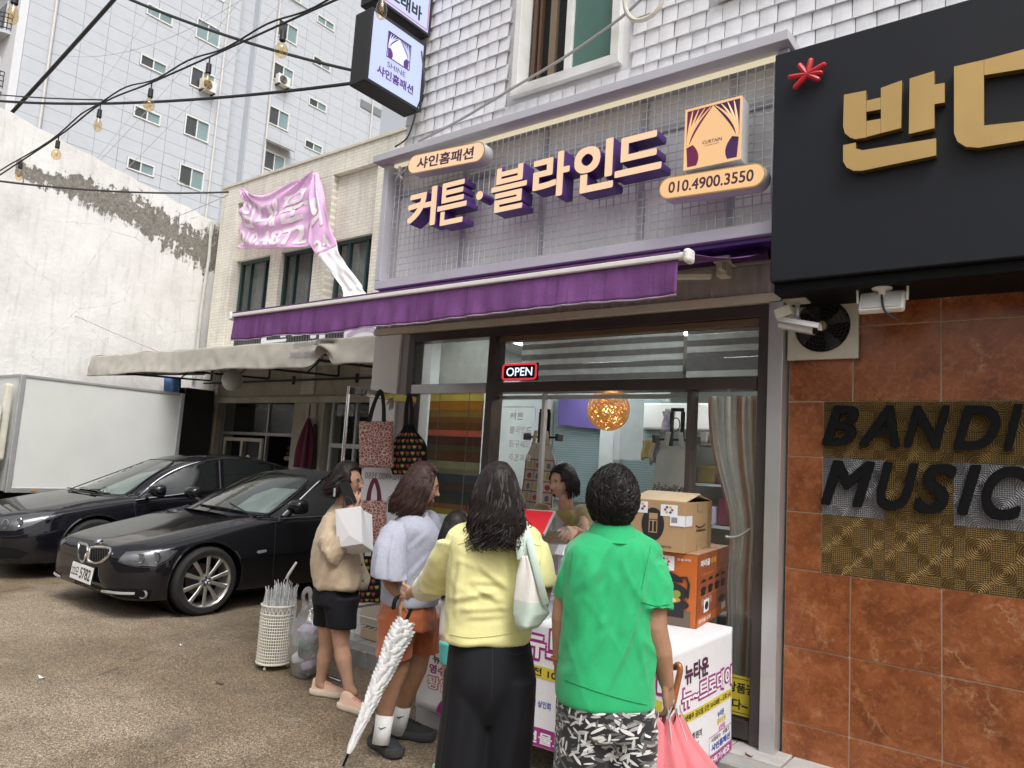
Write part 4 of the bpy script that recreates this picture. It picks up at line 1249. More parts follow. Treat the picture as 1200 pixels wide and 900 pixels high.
def emblem(M, w, h, parent, pal, name='emblem', words=('CURTAIN', '& BLIND SHOP'), border=True, wf=.9):
 g_, cl, cr, ln, ink = pal
 o = B().box(0, w, 0, h, 0, .004, 0, M).build(name, K[g_], parent, smooth=0)
 b = B()
 e = .035 * w
 def sheet2(f0, f1, y0, y1, z, flip, mi, n=20):
  b.sheet(lambda u, v: M @ Vector(((w - lerp(f0(v), f1(v), u)) if flip else lerp(f0(v), f1(v), u), lerp(y0, y1, v) * h, z)), 4, n, mi)
 for fl, mi in ((False, 0), (True, 1)):
  sheet2(lambda v: e, lambda v: e + (w * .405) * (v ** 1.25) + .06 * w, .4, .965, .005, fl, mi)
  sheet2(lambda v: e + .03 * w * (1 - v), lambda v: e + w * (.03 + .2 * math.sin(math.pi * min(1, (1 - v) * .62 + .1)) ** .8), .04, .4, .005, fl, mi)
 for fl in (False, True):
  for k in range(4):
   q = .12 + .24 * k
   def pt(v):
    xx = e + ((w * .405) * (v ** (1.25 + .2 * k)) + .05 * w) * (q + .1)
    return M @ Vector(((w - xx) if fl else xx, lerp(.4, .95, v) * h, .0068))
   P_ = [pt(i / 10) for i in range(11)]
   b.tube(P_, [.002 * w / .3 + .007 * w / .3 * abs(math.sin(math.pi * i / 10)) * .6 for i in range(11)], 4, 2)
  b.tube([M @ Vector(((w - e) if fl else e, .37 * h, .007)), M @ Vector(((w - .14 * w) if fl else .14 * w, .4 * h, .007))], .006 * w / .3, 5, 2)
 b.build('curtain', [K[cl], K[cr], K[ln]], o, smooth=0)
 if border:
  q = B()
  for x0, x1, y0, y1 in ((0, w, 0, e * .6), (0, w, h - e * .6, h), (0, e * .6, e * .6, h - e * .6), (w - e * .6, w, e * .6, h - e * .6)):
   q.box(x0, x1, y0, y1, .0042, .009, 0, M)
  q.build('border', K[border], o, smooth=0)
 if words:
  tb_ = text(B(), words[0], M, w * .34, h * .055, .02, 0, 0, w * .33, h * .36, .006)
  text(tb_, words[1], M, w * .24, h * .022, .01, 0, 0, w * .38, h * .32, .006)
  tb_.build('print', K[ink], o, smooth=0)
 return o
a, b_ = on('y', YL, 801, 200), on('y', YL, 870, 112)
ew, eh = b_.x - a.x, b_.z - a.z
eb = boxobj('emblem_box', K['palegrey'], a.x, b_.x, YL + .005, YL + .12, a.z, b_.z, fs_, .003)
K['emblem1'] = Emit('emblem_lit_ground', (1.0, .6, .29), .6)
K['plum'] = Mt('plum_print', (.16, .01, .07), .5)
K['plumdark'] = Mt('dark_purple_print', (.06, .012, .1), .5)
emblem(frame((1, 0, 0), (0, 0, 1), (a.x, YL + .004, a.z)), ew, eh, fs_, ('emblem1', 'plum', 'plumdark', 'emblem1', 'brownink'), border='litorange')
p0 = on('y', YS, 468, 204)
b = B()
for k in range(5):
 a0 = math.pi / 2 + k * 2 * math.pi / 5
 b.tube([(p0.x + .012 * math.cos(a0), YS, p0.z + .012 * math.sin(a0)), (p0.x + .062 * math.cos(a0), YS, p0.z + .055 * math.sin(a0))], [.009, .013], 8, rnd=True)
b.build('star_symbol', K['alu'], fs_)

# ================================================================ projecting sign boxes
def projsign(x, pa, pb, z1, z0, label, name):
 y0, y1 = on('x', x, *pa).y, on('x', x, *pb).y
 r_ = empty(name, (x, y1, z0), label, 'shop sign')
 boxobj('casing', K['trimblack'], x - .2, x - .006, y0, y1, z0, z1, r_, .01)
 e_ = .022
 boxobj('face', K['litwhite'], x - .0055, x, y0 + e_, y1 - e_, z0 + e_, z1 - e_, r_, 0)
 q = B()
 q.box(x - .005, x + .008, y0, y1, z0, z0 + e_); q.box(x - .005, x + .008, y0, y1, z1 - e_, z1); q.box(x - .005, x + .008, y0, y0 + e_, z0 + e_, z1 - e_); q.box(x - .005, x + .008, y1 - e_, y1, z0 + e_, z1 - e_)
 q.build('edge_trim', K['trimblack'], r_, smooth=0)
 boxobj('bracket', K['trimblack'], x - .14, x - .06, y1 + .001, 4.3, z0 + .15, z1 - .2, r_, .004)
 return r_, y0, y1
XP = -4.43
z1, z0 = on('x', XP, 433, 9).z, on('x', XP, 431, 95).z
z1b, z0b = on('x', XP, 497, 48).z, on('x', XP, 491, 131).z
ps, y0, y1 = projsign(XP, (432, 50), (496, 90), (z1 + z1b) / 2, (z0 + z0b) / 2, 'square lit projecting sign with a purple curtain emblem and SHINE lettering', 'projecting_sign')
zt_, zb_ = (z1 + z1b) / 2, (z0 + z0b) / 2
Wd, Hd = y1 - y0, zt_ - zb_
PM = frame((0, 1, 0), (0, 0, 1), (XP + .002, y0, zb_))
emblem(PM @ Matrix.Translation((Wd * .3, Hd * .47, 0)), Wd * .42, Hd * .36, ps, ('paperwhite', 'purpleink', 'purpleink', 'litwhite', 'purpleink'), border='purpleink', words=None)
text(B(), 'SHINE', PM, Wd * .33, Hd * .075, .006, 0, 0, Wd * .335, Hd * .345, .001).build('print', K['purpleink'], ps, smooth=0)
tb_ = text(B(), '샤인홈패션', PM, Wd * .66, Hd * .135, .035, 0, 0, Wd * .17, Hd * .17, .001)
tb_.build('print', K['purpleink'], ps, smooth=0)
ps2, y0b, y1b = projsign(XP - .02, (440, 10), (505, 20), zt_ + .72, zt_ + .105, 'upper lit projecting sign with a pink rule, cut by the frame top', 'projecting_sign')
PM2 = frame((0, 1, 0), (0, 0, 1), (XP - .018, y0b, zt_ + .105))
Wb, Hb = y1b - y0b, .615
q = B()
for x0, x1, yy0, yy1 in ((.05, .95, .07, .085), (.05, .95, .9, .915), (.05, .065, .085, .9), (.935, .95, .085, .9)):
 q.box(x0 * Wb, x1 * Wb, yy0 * Hb, yy1 * Hb, 0, .002, 0, PM2)
q.build('print_rule', K['pinkink'], ps2, smooth=0)
text(B(), '노래바', PM2, Wb * .62, Hb * .22, .035, 0, 0, Wb * .2, Hb * .13, .001).build('print', K['ink'], ps2, smooth=0)

# ================================================================ black fascia on the right
bs_ = empty('black_fascia_sign', (0, 3.82, 2.64), 'large charcoal box fascia with brushed gold letters above the tiled wall', 'shop sign')
YB = 3.82
boxobj('casing', K['signblack'], -1.25, 3.0, YB, 4.262, 2.64, 3.93, bs_, .006)
boxobj('underside_lip', K['black'], -1.24, 3.0, YB + .04, 4.26, 2.585, 2.638, bs_, .004)
def poly_letter(polys, y, dep, m, parent, name='letter'):
 o = None
 for pg in polys:
  pts = [on('y', y, *p) for p in pg]
  b = B().prism([(p.x, p.z) for p in pts], frame((1, 0, 0), (0, 0, 1), (0, y + dep, 0)), dep)
  o = b.build(name, m, parent, smooth=20, bevel=.002)
 return o
def arcpts(cx, cy, r, a0, a1, n=6):
 return [(cx + r * math.cos(R(lerp(a0, a1, i / n))), cy - r * math.sin(R(lerp(a0, a1, i / n)))) for i in range(n + 1)]
YG = 3.775
GL = [[(989, 110), (1015, 106), (1015, 114), (1032, 111), (1032, 103), (1057, 94), (1056, 149), (1002, 161)] + [(996, 159), (990, 154), (988, 146)]]
poly_letter([
 [(989, 110), (1015, 106), (1015, 144), (1032, 141), (1032, 141), (1015, 144)] if False else [(989, 111), (1015, 106), (1015, 161), (1002, 163), (996, 161), (990, 156), (988, 148)],
 [(1015.3, 106 + 12), (1032, 114), (1032, 128), (1015.3, 131)],
 [(1015.3, 142), (1032, 139), (1032, 156), (1015.3, 160.5)],
 [(1032.3, 103), (1057, 94), (1056, 150), (1032.3, 156)],
 [(1066, 92), (1095, 83), (1095, 99), (1107, 97), (1107, 120), (1095, 122), (1095, 150), (1065, 157)],
 [(988, 170), (1003, 167), (1003, 174), (1011, 176), (1097, 162), (1097, 182), (1010, 200), (1000, 200), (992, 196), (988, 189)],
 [(1118, 78), (1153, 70), (1153, 147), (1200, 142), (1240, 137), (1240, 158), (1147, 173), (1132, 172), (1122, 166), (1118, 156)],
 [(1153.3, 70), (1240, 47), (1240, 74), (1153.3, 88)],
 [(1268, 36), (1310, 24), (1310, 160), (1268, 168)],
], YG, .04, K['goldmetal'], bs_)
p0 = on('y', YG, 946, 88)
b = B()
for k, (a0, L) in enumerate(((78, .06), (120, .058), (22, .066), (-8, .05), (172, .066), (222, .06), (-38, .05))):
 a0 = R(a0)
 L *= 1.28
 b.tube([(p0.x, YG, p0.z), (p0.x + L * math.cos(a0) * 1.05, YG, p0.z + L * math.sin(a0))], [.016, .0145], 8, rnd=True, flat=((0, 1, 0), 1.2))
b.build('star_symbol', K['redpaint'], bs_)

# ================================================================ awning
aw = empty('purple_awning', (-3.2, 4.0, 2.9), 'purple fabric awning with a white front bar over the shop counter', 'awning')
YA = 2.97
xa0, xa1 = on('y', YA, 275, 370).x, on('y', YA, 803, 303).x
zb1 = 2.565
rs = random.Random(1)
cl = B()
def roof(u, v):
 x = lerp(xa0 + .03, xa1 - .02, u)
 y = lerp(YA + .02, 4.12, v); z = lerp(zb1 + .025, 2.9, v) - .03 * math.sin(math.pi * v)
 return (x, y, z)
cl.sheet(roof, 20, 8)
cl.build('cover', K['purple'], aw, thick=.004)
va = B()
def val(u, v):
 x = lerp(xa0 + .01, xa1 - .03, u)
 n_ = noise.noise((x * 3.1, 1.7, 0)); n2 = noise.noise((x * 9, .3, v * 1.4))
 z = lerp(zb1 - .012, zb1 - .185 + .012 * noise.noise((x * 2.2, 5, 0)) - .01 * math.sin(u * 5), v)
 y = YA - .005 + v * (.022 * n_ + .012 * n2 + .006 * math.sin(x * 42)) - .01 * v
 return (x, y, z)
va.sheet(val, 260, 10)
va.build('valance', K['purple'], aw, thick=.002)
hm = B(); hm.tube([Vector(val(i / 120, 1)) + Vector((0, -.001, -.003)) for i in range(121)], .004, 5); hm.build('hem', Mt('pale_purple_hem', (.35, .3, .38), .8), aw)
br_ = B().box(xa0 - .01, xa1 + .0, YA - .022, YA + .022, zb1 - .014, zb1 + .015)
br_.build('front_bar', K['whiteplastic'], aw, smooth=0, bevel=.007)
B().box(xa0 - .0, xa1 - .02, YA - .022, YA + .03, zb1 + .0155, zb1 + .023).build('cover_edge', K['purple'], aw, smooth=0)
for x0 in (xa0 - .035, xa1 + .001):
 B().box(x0, x0 + .034, YA - .035, YA + .035, zb1 - .036, zb1 + .028).build('end_cap', K['whiteplastic'], aw, smooth=0, bevel=.014)
B().tube([(xa0 + .02, 4.12, 2.9), (xa1, 4.12, 2.9)], .04, 14).build('roller', K['purpledark'], aw)
for xe, s_ in ((xa1 - .35, 1), (xa0 + .5, -1)):
 k0 = Vector((xe, 4.1, 2.8)); k1 = Vector((xe - .55 * s_, 3.6, 2.72)); k2 = Vector((xe - .1 * s_, YA + .02, zb1))
 ar = B(); ar.tube([k0, k1], .028, 8); ar.tube([k1, k2], .022, 8); ar.ball(k1, .036, 10)
 ar.build('folding_arm', K['ivory'], aw)
for x in (-1.62, -2.2, -3.0, -3.9, -4.6):
 b = B(); b.box(x - .05, x + .05, 4.06, 4.2, 2.86, 2.9); b.box(x - .035, x + .035, 4.07, 4.16, 2.78, 2.858); b.box(x + .0, x + .03, 4.0, 4.07, 2.8, 2.84)
 b.build('wall_bracket', K['ivory'], aw, smooth=0, bevel=.006)

# ================================================================ grey canvas canopy over the parking yard
cn = empty('canvas_canopy', (-10.5, 6, 2.7), 'grey beige canvas canopy on a steel frame over the parked cars', 'canopy')
YC = 6.0
cx0, cx1 = -14.75, -6.3
def cz(x): return lerp(2.77, 2.7, (x - cx0) / (cx1 - cx0))
def cfr(u, v):
 x = lerp(cx0, cx1, u)
 n_ = noise.noise((x * 1.6, 2, v)); n2 = noise.noise((x * 6, 7, v * 2)); pinch = math.exp(-((x + 7.75) / .16) ** 2)
 top = cz(x) + .37 + .03 * noise.noise((x * .9, 1, 0)); bot = cz(x) + .05 * noise.noise((x * .8, 4, 0)) - .02 * math.sin(x * 2.1) + .2 * pinch
 y = YC - .06 * v + (.06 * n_ + .03 * n2) * v + .09 * pinch * math.sin(v * 9)
 return (x, y, lerp(top, bot, v))
B().sheet(cfr, 220, 14).build('valance', K['canvas'], cn, thick=.006)
B().sheet(lambda u, v: (lerp(cx0, cx1, u), lerp(YC, 8.45, v), lerp(cfr(u, 0)[2], 3.42, v) - .1 * math.sin(math.pi * v) + .03 * noise.noise((u * 14, v * 4, 0))), 60, 10).build('roof_cloth', K['canvas'], cn, thick=.006)
B().sheet(lambda u, v: (cx0 + .01 + .03 * noise.noise((u * 5, v * 4, 3)), lerp(YC, 8.3, u), lerp(lerp(3.12, 3.4, u), lerp(cz(cx0), 3.1, u), v)), 12, 8).build('side_cloth', K['canvas'], cn, thick=.006)
fr_ = B()
for x in (-14.6, -12.5, -10.4, -8.3, -6.6):
 fr_.tube([(x, YC + .06, 2.86), (x, 8.36, 2.98)], .02, 6); fr_.tube([(x, 8.37, 2.98), (x, 8.37, 3.3)], .02, 6); fr_.tube([(x, YC + .06, 3.06), (x, 8.36, 3.36)], .02, 6)
 fr_.tube([(x, 7.7, 2.95), (x + .0, 8.0, 3.26)], .014, 6)
fr_.tube([(cx0, YC + .07, 2.9), (cx1, YC + .07, 2.9)], .022, 6); fr_.tube([(cx0, 8.3, 2.92), (cx1, 8.3, 2.92)], .022, 6)
for x in (-13.4, -11.6, -9.8, -8): fr_.tube([(x, 8.3, 2.84), (x, 8.3, 3.0)], .03, 6)
fr_.build('frame', Mt('dark_steel_tube', (.06, .055, .05), .5, .4), cn)
VM = lambda x, y, z: Vector((x, cfr((x - cx0) / (cx1 - cx0), .5)[1] - .012, y))
tb_ = B()
pc = on('y', YC - .05, 341, 407)
def canv(x, y, z):
 u = (pc.x + x - cx0) / (cx1 - cx0)
 top, bot = cfr(u, 0)[2], cfr(u, 1)[2]
 v = (top - (pc.z + y)) / (top - bot)
 q = cfr(u, min(max(v, 0), 1))
 return (q[0], q[1] - .012 - z, q[2])
text(tb_, '천막나라', None, .58, .1, .02, 0, 0, 0, 0, 0, fn=canv)
text(tb_, '3902-0820', None, .52, .085, .015, 0, 0, .0, -.15, 0, fn=canv)
tb_.build('print', K['greyink'], cn, smooth=0)
gl = empty('globe_lamp', (-9.9, 6.6, 2.5), 'frosted white globe lamp hanging under the canvas canopy', 'lamp')
gp = on('y', 6.6, 272, 446)
gb = B(); GM = Matrix.Translation(gp)
gb.lathe([(.001, -.17), (.07, -.16), (.13, -.11), (.165, -.02), (.16, .06), (.12, .13), (.07, .17), (.05, .2)], GM, 24); gb.build('globe', K['glove'], gl)
B().lathe([(.055, .19), (.06, .23), (.03, .27), (.012, .3), (.012, .6)], GM, 16).build('cap', K['trimblack'], gl)
rb_ = empty('ribbed_signboard', (-11.5, 8.2, 3.5), 'black ribbed sign board with a white end panel on the cream building', 'shop sign')
b = B().box(-13.7, -10.2, 8.28, 8.38, 3.5, 4.02)
b.build('board', K['black'], rb_, smooth=0)
rib = bpy.data.meshes.new('rib'); q = B().box(-.022, .022, -.035, 0, 0, .5); rib.from_pydata(q.v, [], q.f); rib.materials.append(Mt('rib_grey', (.07, .07, .075), .5)); rib.update()
for k in range(44): inst('rib', rib, rb_, (-13.66 + .08 * k, 8.279, 3.51))
b = B().box(-10.19, -8.6, 8.24, 8.38, 3.5, 4.05); b.build('end_panel', K['paperwhite'], rb_, smooth=0, bevel=.01)
b = B(); text(b, '현대', frame((1, 0, 0), (0, 0, 1), (-12.9, 8.235, 3.66)), 2.2, .42, .03); b.build('letter', K['paperwhite'], rb_, smooth=0)
b = B(); b.sheet(lambda u, v: (-10.1 + 1.4 * u, 8.236, 3.6 + .12 * math.sin(u * 5) + .1 * v), 16, 2); b.build('print', K['lilac'], rb_, smooth=0)

# ================================================================ washed out pink banner hanging from the cream parapet
pb_ = empty('hanging_banner', (-11.5, 8.3, 5.5), 'washed out pink cloth banner sagging across the upper windows', 'banner')
P0 = on('y', 8.3, 287, 221); P1 = on('y', 8.25, 370, 202); P2 = on('y', 8.2, 281, 291); P3 = on('y', 8.15, 364, 288)
def main(u, v):
 top = P0.lerp(P1, u) + Vector((0, 0, -.42 * math.sin(math.pi * u) * (1 - .25 * u)))
 bot = P2.lerp(P3, u) + Vector((0, 0, -.1 * math.sin(math.pi * u * .9)))
 p = top.lerp(bot, v)
 f = math.sin((v * 3.2 + (u - .5) ** 2 * 3.4) * 4.6) * .055 * math.sin(math.pi * min(1, u * 1.05)) * (1 - .4 * v)
 f += .02 * math.sin(16 * math.atan2(v + .04, u + .03)) * math.exp(-2.2 * math.hypot(u, v)) * 2 + .022 * math.sin(15 * math.atan2(v + .04, 1.03 - u)) * math.exp(-1.8 * math.hypot(1 - u, v)) * 2 + .012 * math.sin(u * 40 + 6 * v) * v
 f += .05 * noise.noise((u * 3, v * 6, 1)) + .04 * math.exp(-(u / .06) ** 2) * math.sin(v * 20)
 return Vector((p.x, p.y - .16 * math.sin(math.pi * u) - f - .05, p.z))
B().sheet(lambda u, v: main(u, v), 70, 60).build('cloth', K['pinkbanner'], pb_, thick=.003)
Q = [(374, 203), (387, 262), (400, 300), (425, 334), (434, 351)]       # right edge of the tail
Pl = [(369, 203), (362, 285), (380, 308), (402, 337), (405, 354)]      # left edge
def pl(pts, t_):
 s_ = t_ * (len(pts) - 1); i = min(int(s_), len(pts) - 2); f = s_ - i
 a_, b_ = pts[i], pts[i + 1]
 return (lerp(a_[0], b_[0], f), lerp(a_[1], b_[1], f))
def tail(u, v):
 Yt = lerp(8.22, 7.4, v)
 a_, b_ = on('y', Yt, *pl(Pl, v)), on('y', Yt, *pl(Q, v))
 p = a_.lerp(b_, u)
 f = (.05 + .05 * v) * math.sin(u * 11 + v * 4) * math.sin(math.pi * min(1, v * 6 + .05)) + .05 * noise.noise((u * 3, v * 9, 4))
 return Vector((p.x, p.y - f - .03, p.z))
tl_ = B()
tl_.sheet(lambda u, v: tail(u, v * .42), 24, 24, 0); tl_.sheet(lambda u, v: tail(u, .42 + v * .58), 24, 40, 1)
tl_.build('cloth', [K['pinkbanner'], K['whitecloth']], pb_, thick=.003, label='twisted white and pink tail of the banner')
def onmain(x, y, z):
 u, v = x, 1 - y
 p = main(u, v)
 return (p.x, p.y - .012 - z, p.z)
def subtext(b, s, x, y, w, h, bold, fn, mi=0, cuts=2, shear=0):
 q, fc = fit(s, w, h, bold, 0, shear, .02)
 bm = bmesh.new()
 vs = [bm.verts.new(p) for p in q]
 for f in fc:
  try: bm.faces.new([vs[i] for i in f])
  except ValueError: pass
 bmesh.ops.triangulate(bm, faces=bm.faces[:])
 lim = max(w, h) / 14
 for _ in range(cuts):
  es = [e for e in bm.edges if e.calc_length() > lim]
  if not es: break
  bmesh.ops.subdivide_edges(bm, edges=es, cuts=1)
  bmesh.ops.triangulate(bm, faces=bm.faces[:])
 bm.verts.index_update()
 b.add([fn(x + v_.co.x, y + v_.co.y, v_.co.z) for v_ in bm.verts], [tuple(v_.index for v_ in f.verts) for f in bm.faces], mi)
 bm.free()
b = B(); subtext(b, '임대문', .05, .38, .92, .48, .03, onmain); subtext(b, '010.4872', .02, .05, .95, .26, .04, onmain); b.build('print', K['pinkprint'], pb_, smooth=0)
def ontail(x, y, z):
 p = tail(x, .42 * (1 - y)); return (p.x, p.y - .012 - z, p.z)
b = B(); subtext(b, '의', .15, .45, .6, .35, .05, ontail); subtext(b, '24', .15, .05, .6, .25, .04, ontail); b.build('print', K['pinkprint'], pb_, smooth=0)

# ================================================================ umbrella hung on the cream column
hu = empty('folded_umbrella', (-11.1, 8.2, 1.2), 'maroon folded umbrella hanging on the cream column of the rear shop', 'umbrella')
u0 = on('y', 8.25, 362, 490); u1 = on('y', 8.25, 355, 548)
ub = B()
rr_ = []
for i in range(14):
 t_ = i / 13
 c_ = u0.lerp(u1, t_); r_ = .03 + .16 * math.sin(min(1, t_ * 1.3) * math.pi / 2)
 rr_.append([c_ + Vector((r_ * (1 + .22 * math.cos(7 * a_)) * math.cos(a_), .6 * r_ * (1 + .22 * math.cos(7 * a_)) * math.sin(a_), 0)) for a_ in [2 * math.pi * k / 42 for k in range(42)]])
ub.rings(rr_); ub.build('canopy', K['maroon'], hu)
ub = B(); ub.tube([u0 + Vector((0, 0, -.1)), u0 + Vector((0, 0, .25))], .012, 6); ub.build('shaft', K['trimblack'], hu)
b = B().tube([u1 + Vector((.1, .08, 0)), u0 + Vector((.12, .06, -.1))], [.13, .03], 10); b.build('dark_canopy', K['intdark'], hu)

# ================================================================ overhead cables and bulbs
def sag(a, b_, s_, n=24):
 return [Vector(a).lerp(Vector(b_), i / n) - Vector((0, 0, 4 * s_ * (i / n) * (1 - i / n))) for i in range(n + 1)]
def cable(pa, pb, s_, r_, lab, m='cable'):
 return B().tube(sag(at(*pa), at(*pb), s_), r_, 6).build('overhead_cable', K[m], label=lab, cat='cable')
cable((-30, 116, 9), (417, 97, 6.0), .12, .016, 'thick black cable running level across the grey block to the lit projecting sign')
cable((-30, 108, 9.2), (120, 117, 7.2), .02, .008, 'thin black cable joining the level cable at its left')
cable((140, -6, 6.5), (420, 84, 6.0), .06, .014, 'black cable slanting down from the frame top to the projecting sign')
cable((142, -10, 12), (12, 134, 14), .02, .035, 'black cable slanting down left to the top of the peeling wall')
cable((-10, 211, 12), (268, 225, 14.4), .1, .018, 'thin dark wire crossing the peeling wall to the cream corner')
fe = empty('festoon_lights', at(177, 98, 5.6), 'black festoon string of amber bulbs strung diagonally over the yard', 'string lights')
ctrl = [(-20, 218, 8.0), (68, 160, 7.2), (118, 122, 6.6), (177, 97, 6.0), (247, 66, 5.4), (333, 27, 4.8), (420, -12, 4.2)]
pts = catmull([at(*q) for q in ctrl], 8)
fb = B(); fb.tube(pts, .008, 6); fb.tube([p + Vector((0, 0, .035 + .02 * math.sin(i * .7))) for i, p in enumerate(pts)], .007, 6); fb.build('cord', K['cable'], fe)
def bulb(p, kind, L=.11, parent=fe):
 so = B(); so.tube([p, p - Vector((0, 0, L * .45))], .006, 6); so.lathe([(.001, -L * .45), (.02, -L * .48), (.022, -L * 1.1), (.016, -L * 1.15)], Matrix.Translation(p), 14)
 o = so.build('bulb_socket', K['trimblack'], parent)
 b = B(); M_ = Matrix.Translation(p - Vector((0, 0, L * 1.15)))
 if kind == 'globe': pr = [(.014, 0), (.016, -.012), (.032, -.03), (.044, -.055), (.046, -.075), (.038, -.1), (.02, -.117), (.001, -.121)]
 else: pr = [(.014, 0), (.018, -.015), (.028, -.04), (.035, -.075), (.034, -.1), (.024, -.125), (.01, -.137), (.001, -.14)]
 b.lathe(pr, M_, 18); b.build('bulb', K['amberglass'], o)
 f = B()
 for a_ in range(4):
  f.tube([M_ @ Vector((.012 * math.cos(a_ * 1.57 + k), .012 * math.sin(a_ * 1.57 + k), -.03 - .015 * k)) for k in range(5)], .0016, 4)
 f.build('filament', Mt('amber_filament', (.5, .28, .06), .4) if 'amber_filament' not in bpy.data.materials else bpy.data.materials['amber_filament'], o)
for (px, py, D), kd in zip(((66, 161, 7.22), (69, 159, 7.2), (118, 122, 6.6), (178, 97, 6.0), (246, 67, 5.4), (333, 27, 4.8)), ('drop', 'globe', 'drop', 'globe', 'drop', 'globe')):
 if (px, py) == (66, 161): continue
 bulb(at(px, py, D), kd, .12)
bulb(at(25, 187, 7.7), 'drop', .09)
fe2 = empty('festoon_lights', at(20, -20, 4.6), 'amber drop bulb hanging from the frame top at far left', 'string lights')
pq = [at(-60, 10, 4.6), at(20, -18, 4.4), at(110, -40, 4.2)]
B().tube(pq, .008, 6).build('cord', K['cable'], fe2); bulb(pq[1], 'drop', .12, fe2)
fe3 = empty('festoon_lights', at(449, -20, 4.4), 'clear drop bulb hanging in front of the projecting sign', 'string lights')
pq = [at(400, -30, 4.4), at(450, -22, 4.2), at(520, -40, 4.0)]
B().tube(pq, .008, 6).build('cord', K['cable'], fe3); bulb(pq[1], 'drop', .1, fe3)
for k, (a_, b_, s_, lab) in enumerate((
 ((190, -5, 20), (0, 258, 15), .15, 'hair thin wire from the frame top down to the left edge of the white wall'),
 ((258, -5, 20), (0, 323, 13), .2, 'hair thin wire crossing the dark stain toward the left edge'),
 ((285, -5, 18), (0, 300, 15), .35, 'hair thin wire slanting below the first amber bulb'),
 ((335, -5, 20), (0, 332, 15), .4, 'hair thin wire slanting across the peeling wall under the bulbs'),
 ((0, 303, 15.5), (268, 228, 14.4), .25, 'hair thin wire rising right across the lower white wall'),
 ((0, 287, 15.5), (160, 262, 15), .08, 'hair thin wire on the left part of the white wall'),
 ((60, 63, 30), (290, -5, 24), .9, 'hair thin wire looping over the grey block'),
 ((200, 205, 15), (265, 232, 14.4), .1, 'hair thin wire at the top right end of the white wall'),
 ((8, 332, 14.8), (255, 440, 12.5), .05, 'hair thin wire falling right across the white wall to the canopy'))):
 cable(a_, b_, s_, .0065, lab, 'cablegrey')
B().tube(catmull([on('y', 4.2, *q) for q in ((490, 166), (540, 140), (598, 105), (660, 68), (726, 22), (760, -10))], 6), .011, 6).build('wall_cable', K['cablegrey'], label='grey cable rising over the white tiles past the upstairs window', cat='cable')
B().tube(catmull([on('y', 4.15, *q) for q in ((494, 60), (497, 100), (488, 130), (478, 160), (463, 172))], 6), .007, 6).build('wall_cable', K['cable'], label='black cable dropping beside the lit projecting sign', cat='cable')
B().tube(catmull([on('y', 4.1, *q) for q in ((732, -10), (733, 10), (742, 23), (757, 22), (772, 10), (778, -10))], 8), .016, 8).build('hose', K['ivory'], label='looped ivory hose at the top of the white tiled wall', cat='hose')

# ================================================================ inside the shop window
def flat(name, m, pts, parent=None, thick=.004, **k):
 return B().add(pts, [tuple(range(len(pts)))]).build(name, m, parent, smooth=0, thick=thick, **k)
sb_ = empty('sample_blind', (-3.96, 4.4, 1.26), 'tall sample blind of wide ochre brown and grey slats behind the left pane', 'window blind')
cols = [(205, 188, 128, 8), (178, 140, 66, 9), (160, 140, 88, 6), (150, 112, 62, 5), (128, 92, 50, 7), (190, 118, 98, 6), (92, 60, 50, 8), (96, 90, 62, 6), (106, 74, 48, 9), (150, 146, 120, 7), (128, 124, 106, 5), (64, 76, 82, 8), (74, 62, 50, 7), (50, 60, 58, 6), (58, 62, 46, 6), (132, 86, 48, 5), (150, 134, 36, 5)]
tot = sum(c[3] for c in cols); z = 2.14; zs0 = 1.16
for i, (r_, g_, b__, h) in enumerate(cols):
 dz = (2.14 - zs0) * h / tot
 B().box(-4.24, -3.66, 4.395, 4.403, -dz * .52, dz * .52).build('slat', Trans('sample_slat_%d' % i, tuple(min(.9, q * 1.6) for q in sr(r_, g_, b__)[:3]), .35), sb_, smooth=0).location.z += z - dz / 2
 sb_.children[-1].rotation_euler = (0, 0, 0)
 z -= dz
q = B()
for x in (-4.12, -3.8): q.tube([(x, 4.385, 2.14), (x, 4.385, zs0)], .003, 5)
q.build('ladder_cord', K['cablegrey'], sb_)
vb_ = empty('side_drape', (-3.56, 4.42, .7), 'pale pink pleated drape beside the sample blind', 'drape')
B().sheet(lambda u, v: (lerp(-3.64, -3.51, u), 4.42 + .02 * math.sin(u * 25), lerp(.75, 2.1, v)), 40, 2).build('cloth', Trans('pale_pink_drape', (.6, .44, .42)), vb_, thick=.002)
b = B()
GT = frame((1, 0, 0), (0, 0, 1), (0, 4.262, 0))
for s_, px, py, w, h in (('커튼', 597, 492, .13, .055), ('블라인드', 597, 508, .2, .055), ('침구세트', 596, 524, .2, .055), ('주문제작', 596, 540, .2, .055)):
 p = on('y', 4.262, px, py); text(b, s_, GT, w, h, .012, 0, 0, p.x, p.z, 0)
tl_ = on('y', 4.262, 590, 480)
b.tube([GT @ Vector((tl_.x, tl_.z + .02, 0)), GT @ Vector((tl_.x + .28, tl_.z + .02, 0)), GT @ Vector((tl_.x + .3, tl_.z - .02, 0)), GT @ Vector((tl_.x + .3, tl_.z - .09, 0))], .0025, 4)
gp_ = b.build('window_lettering', K['whiteink'], smooth=0, label='white Korean lettering on the left glass pane', cat='lettering')
zb_ = empty('zebra_blind', (-2.4, 4.46, 2.19), 'banded grey zebra roller blind behind the upper shop glass', 'window blind')
zm = [Trans('zebra_light', (.76, .77, .76), .45), Trans('zebra_dark', (.46, .46, .46), .4)]
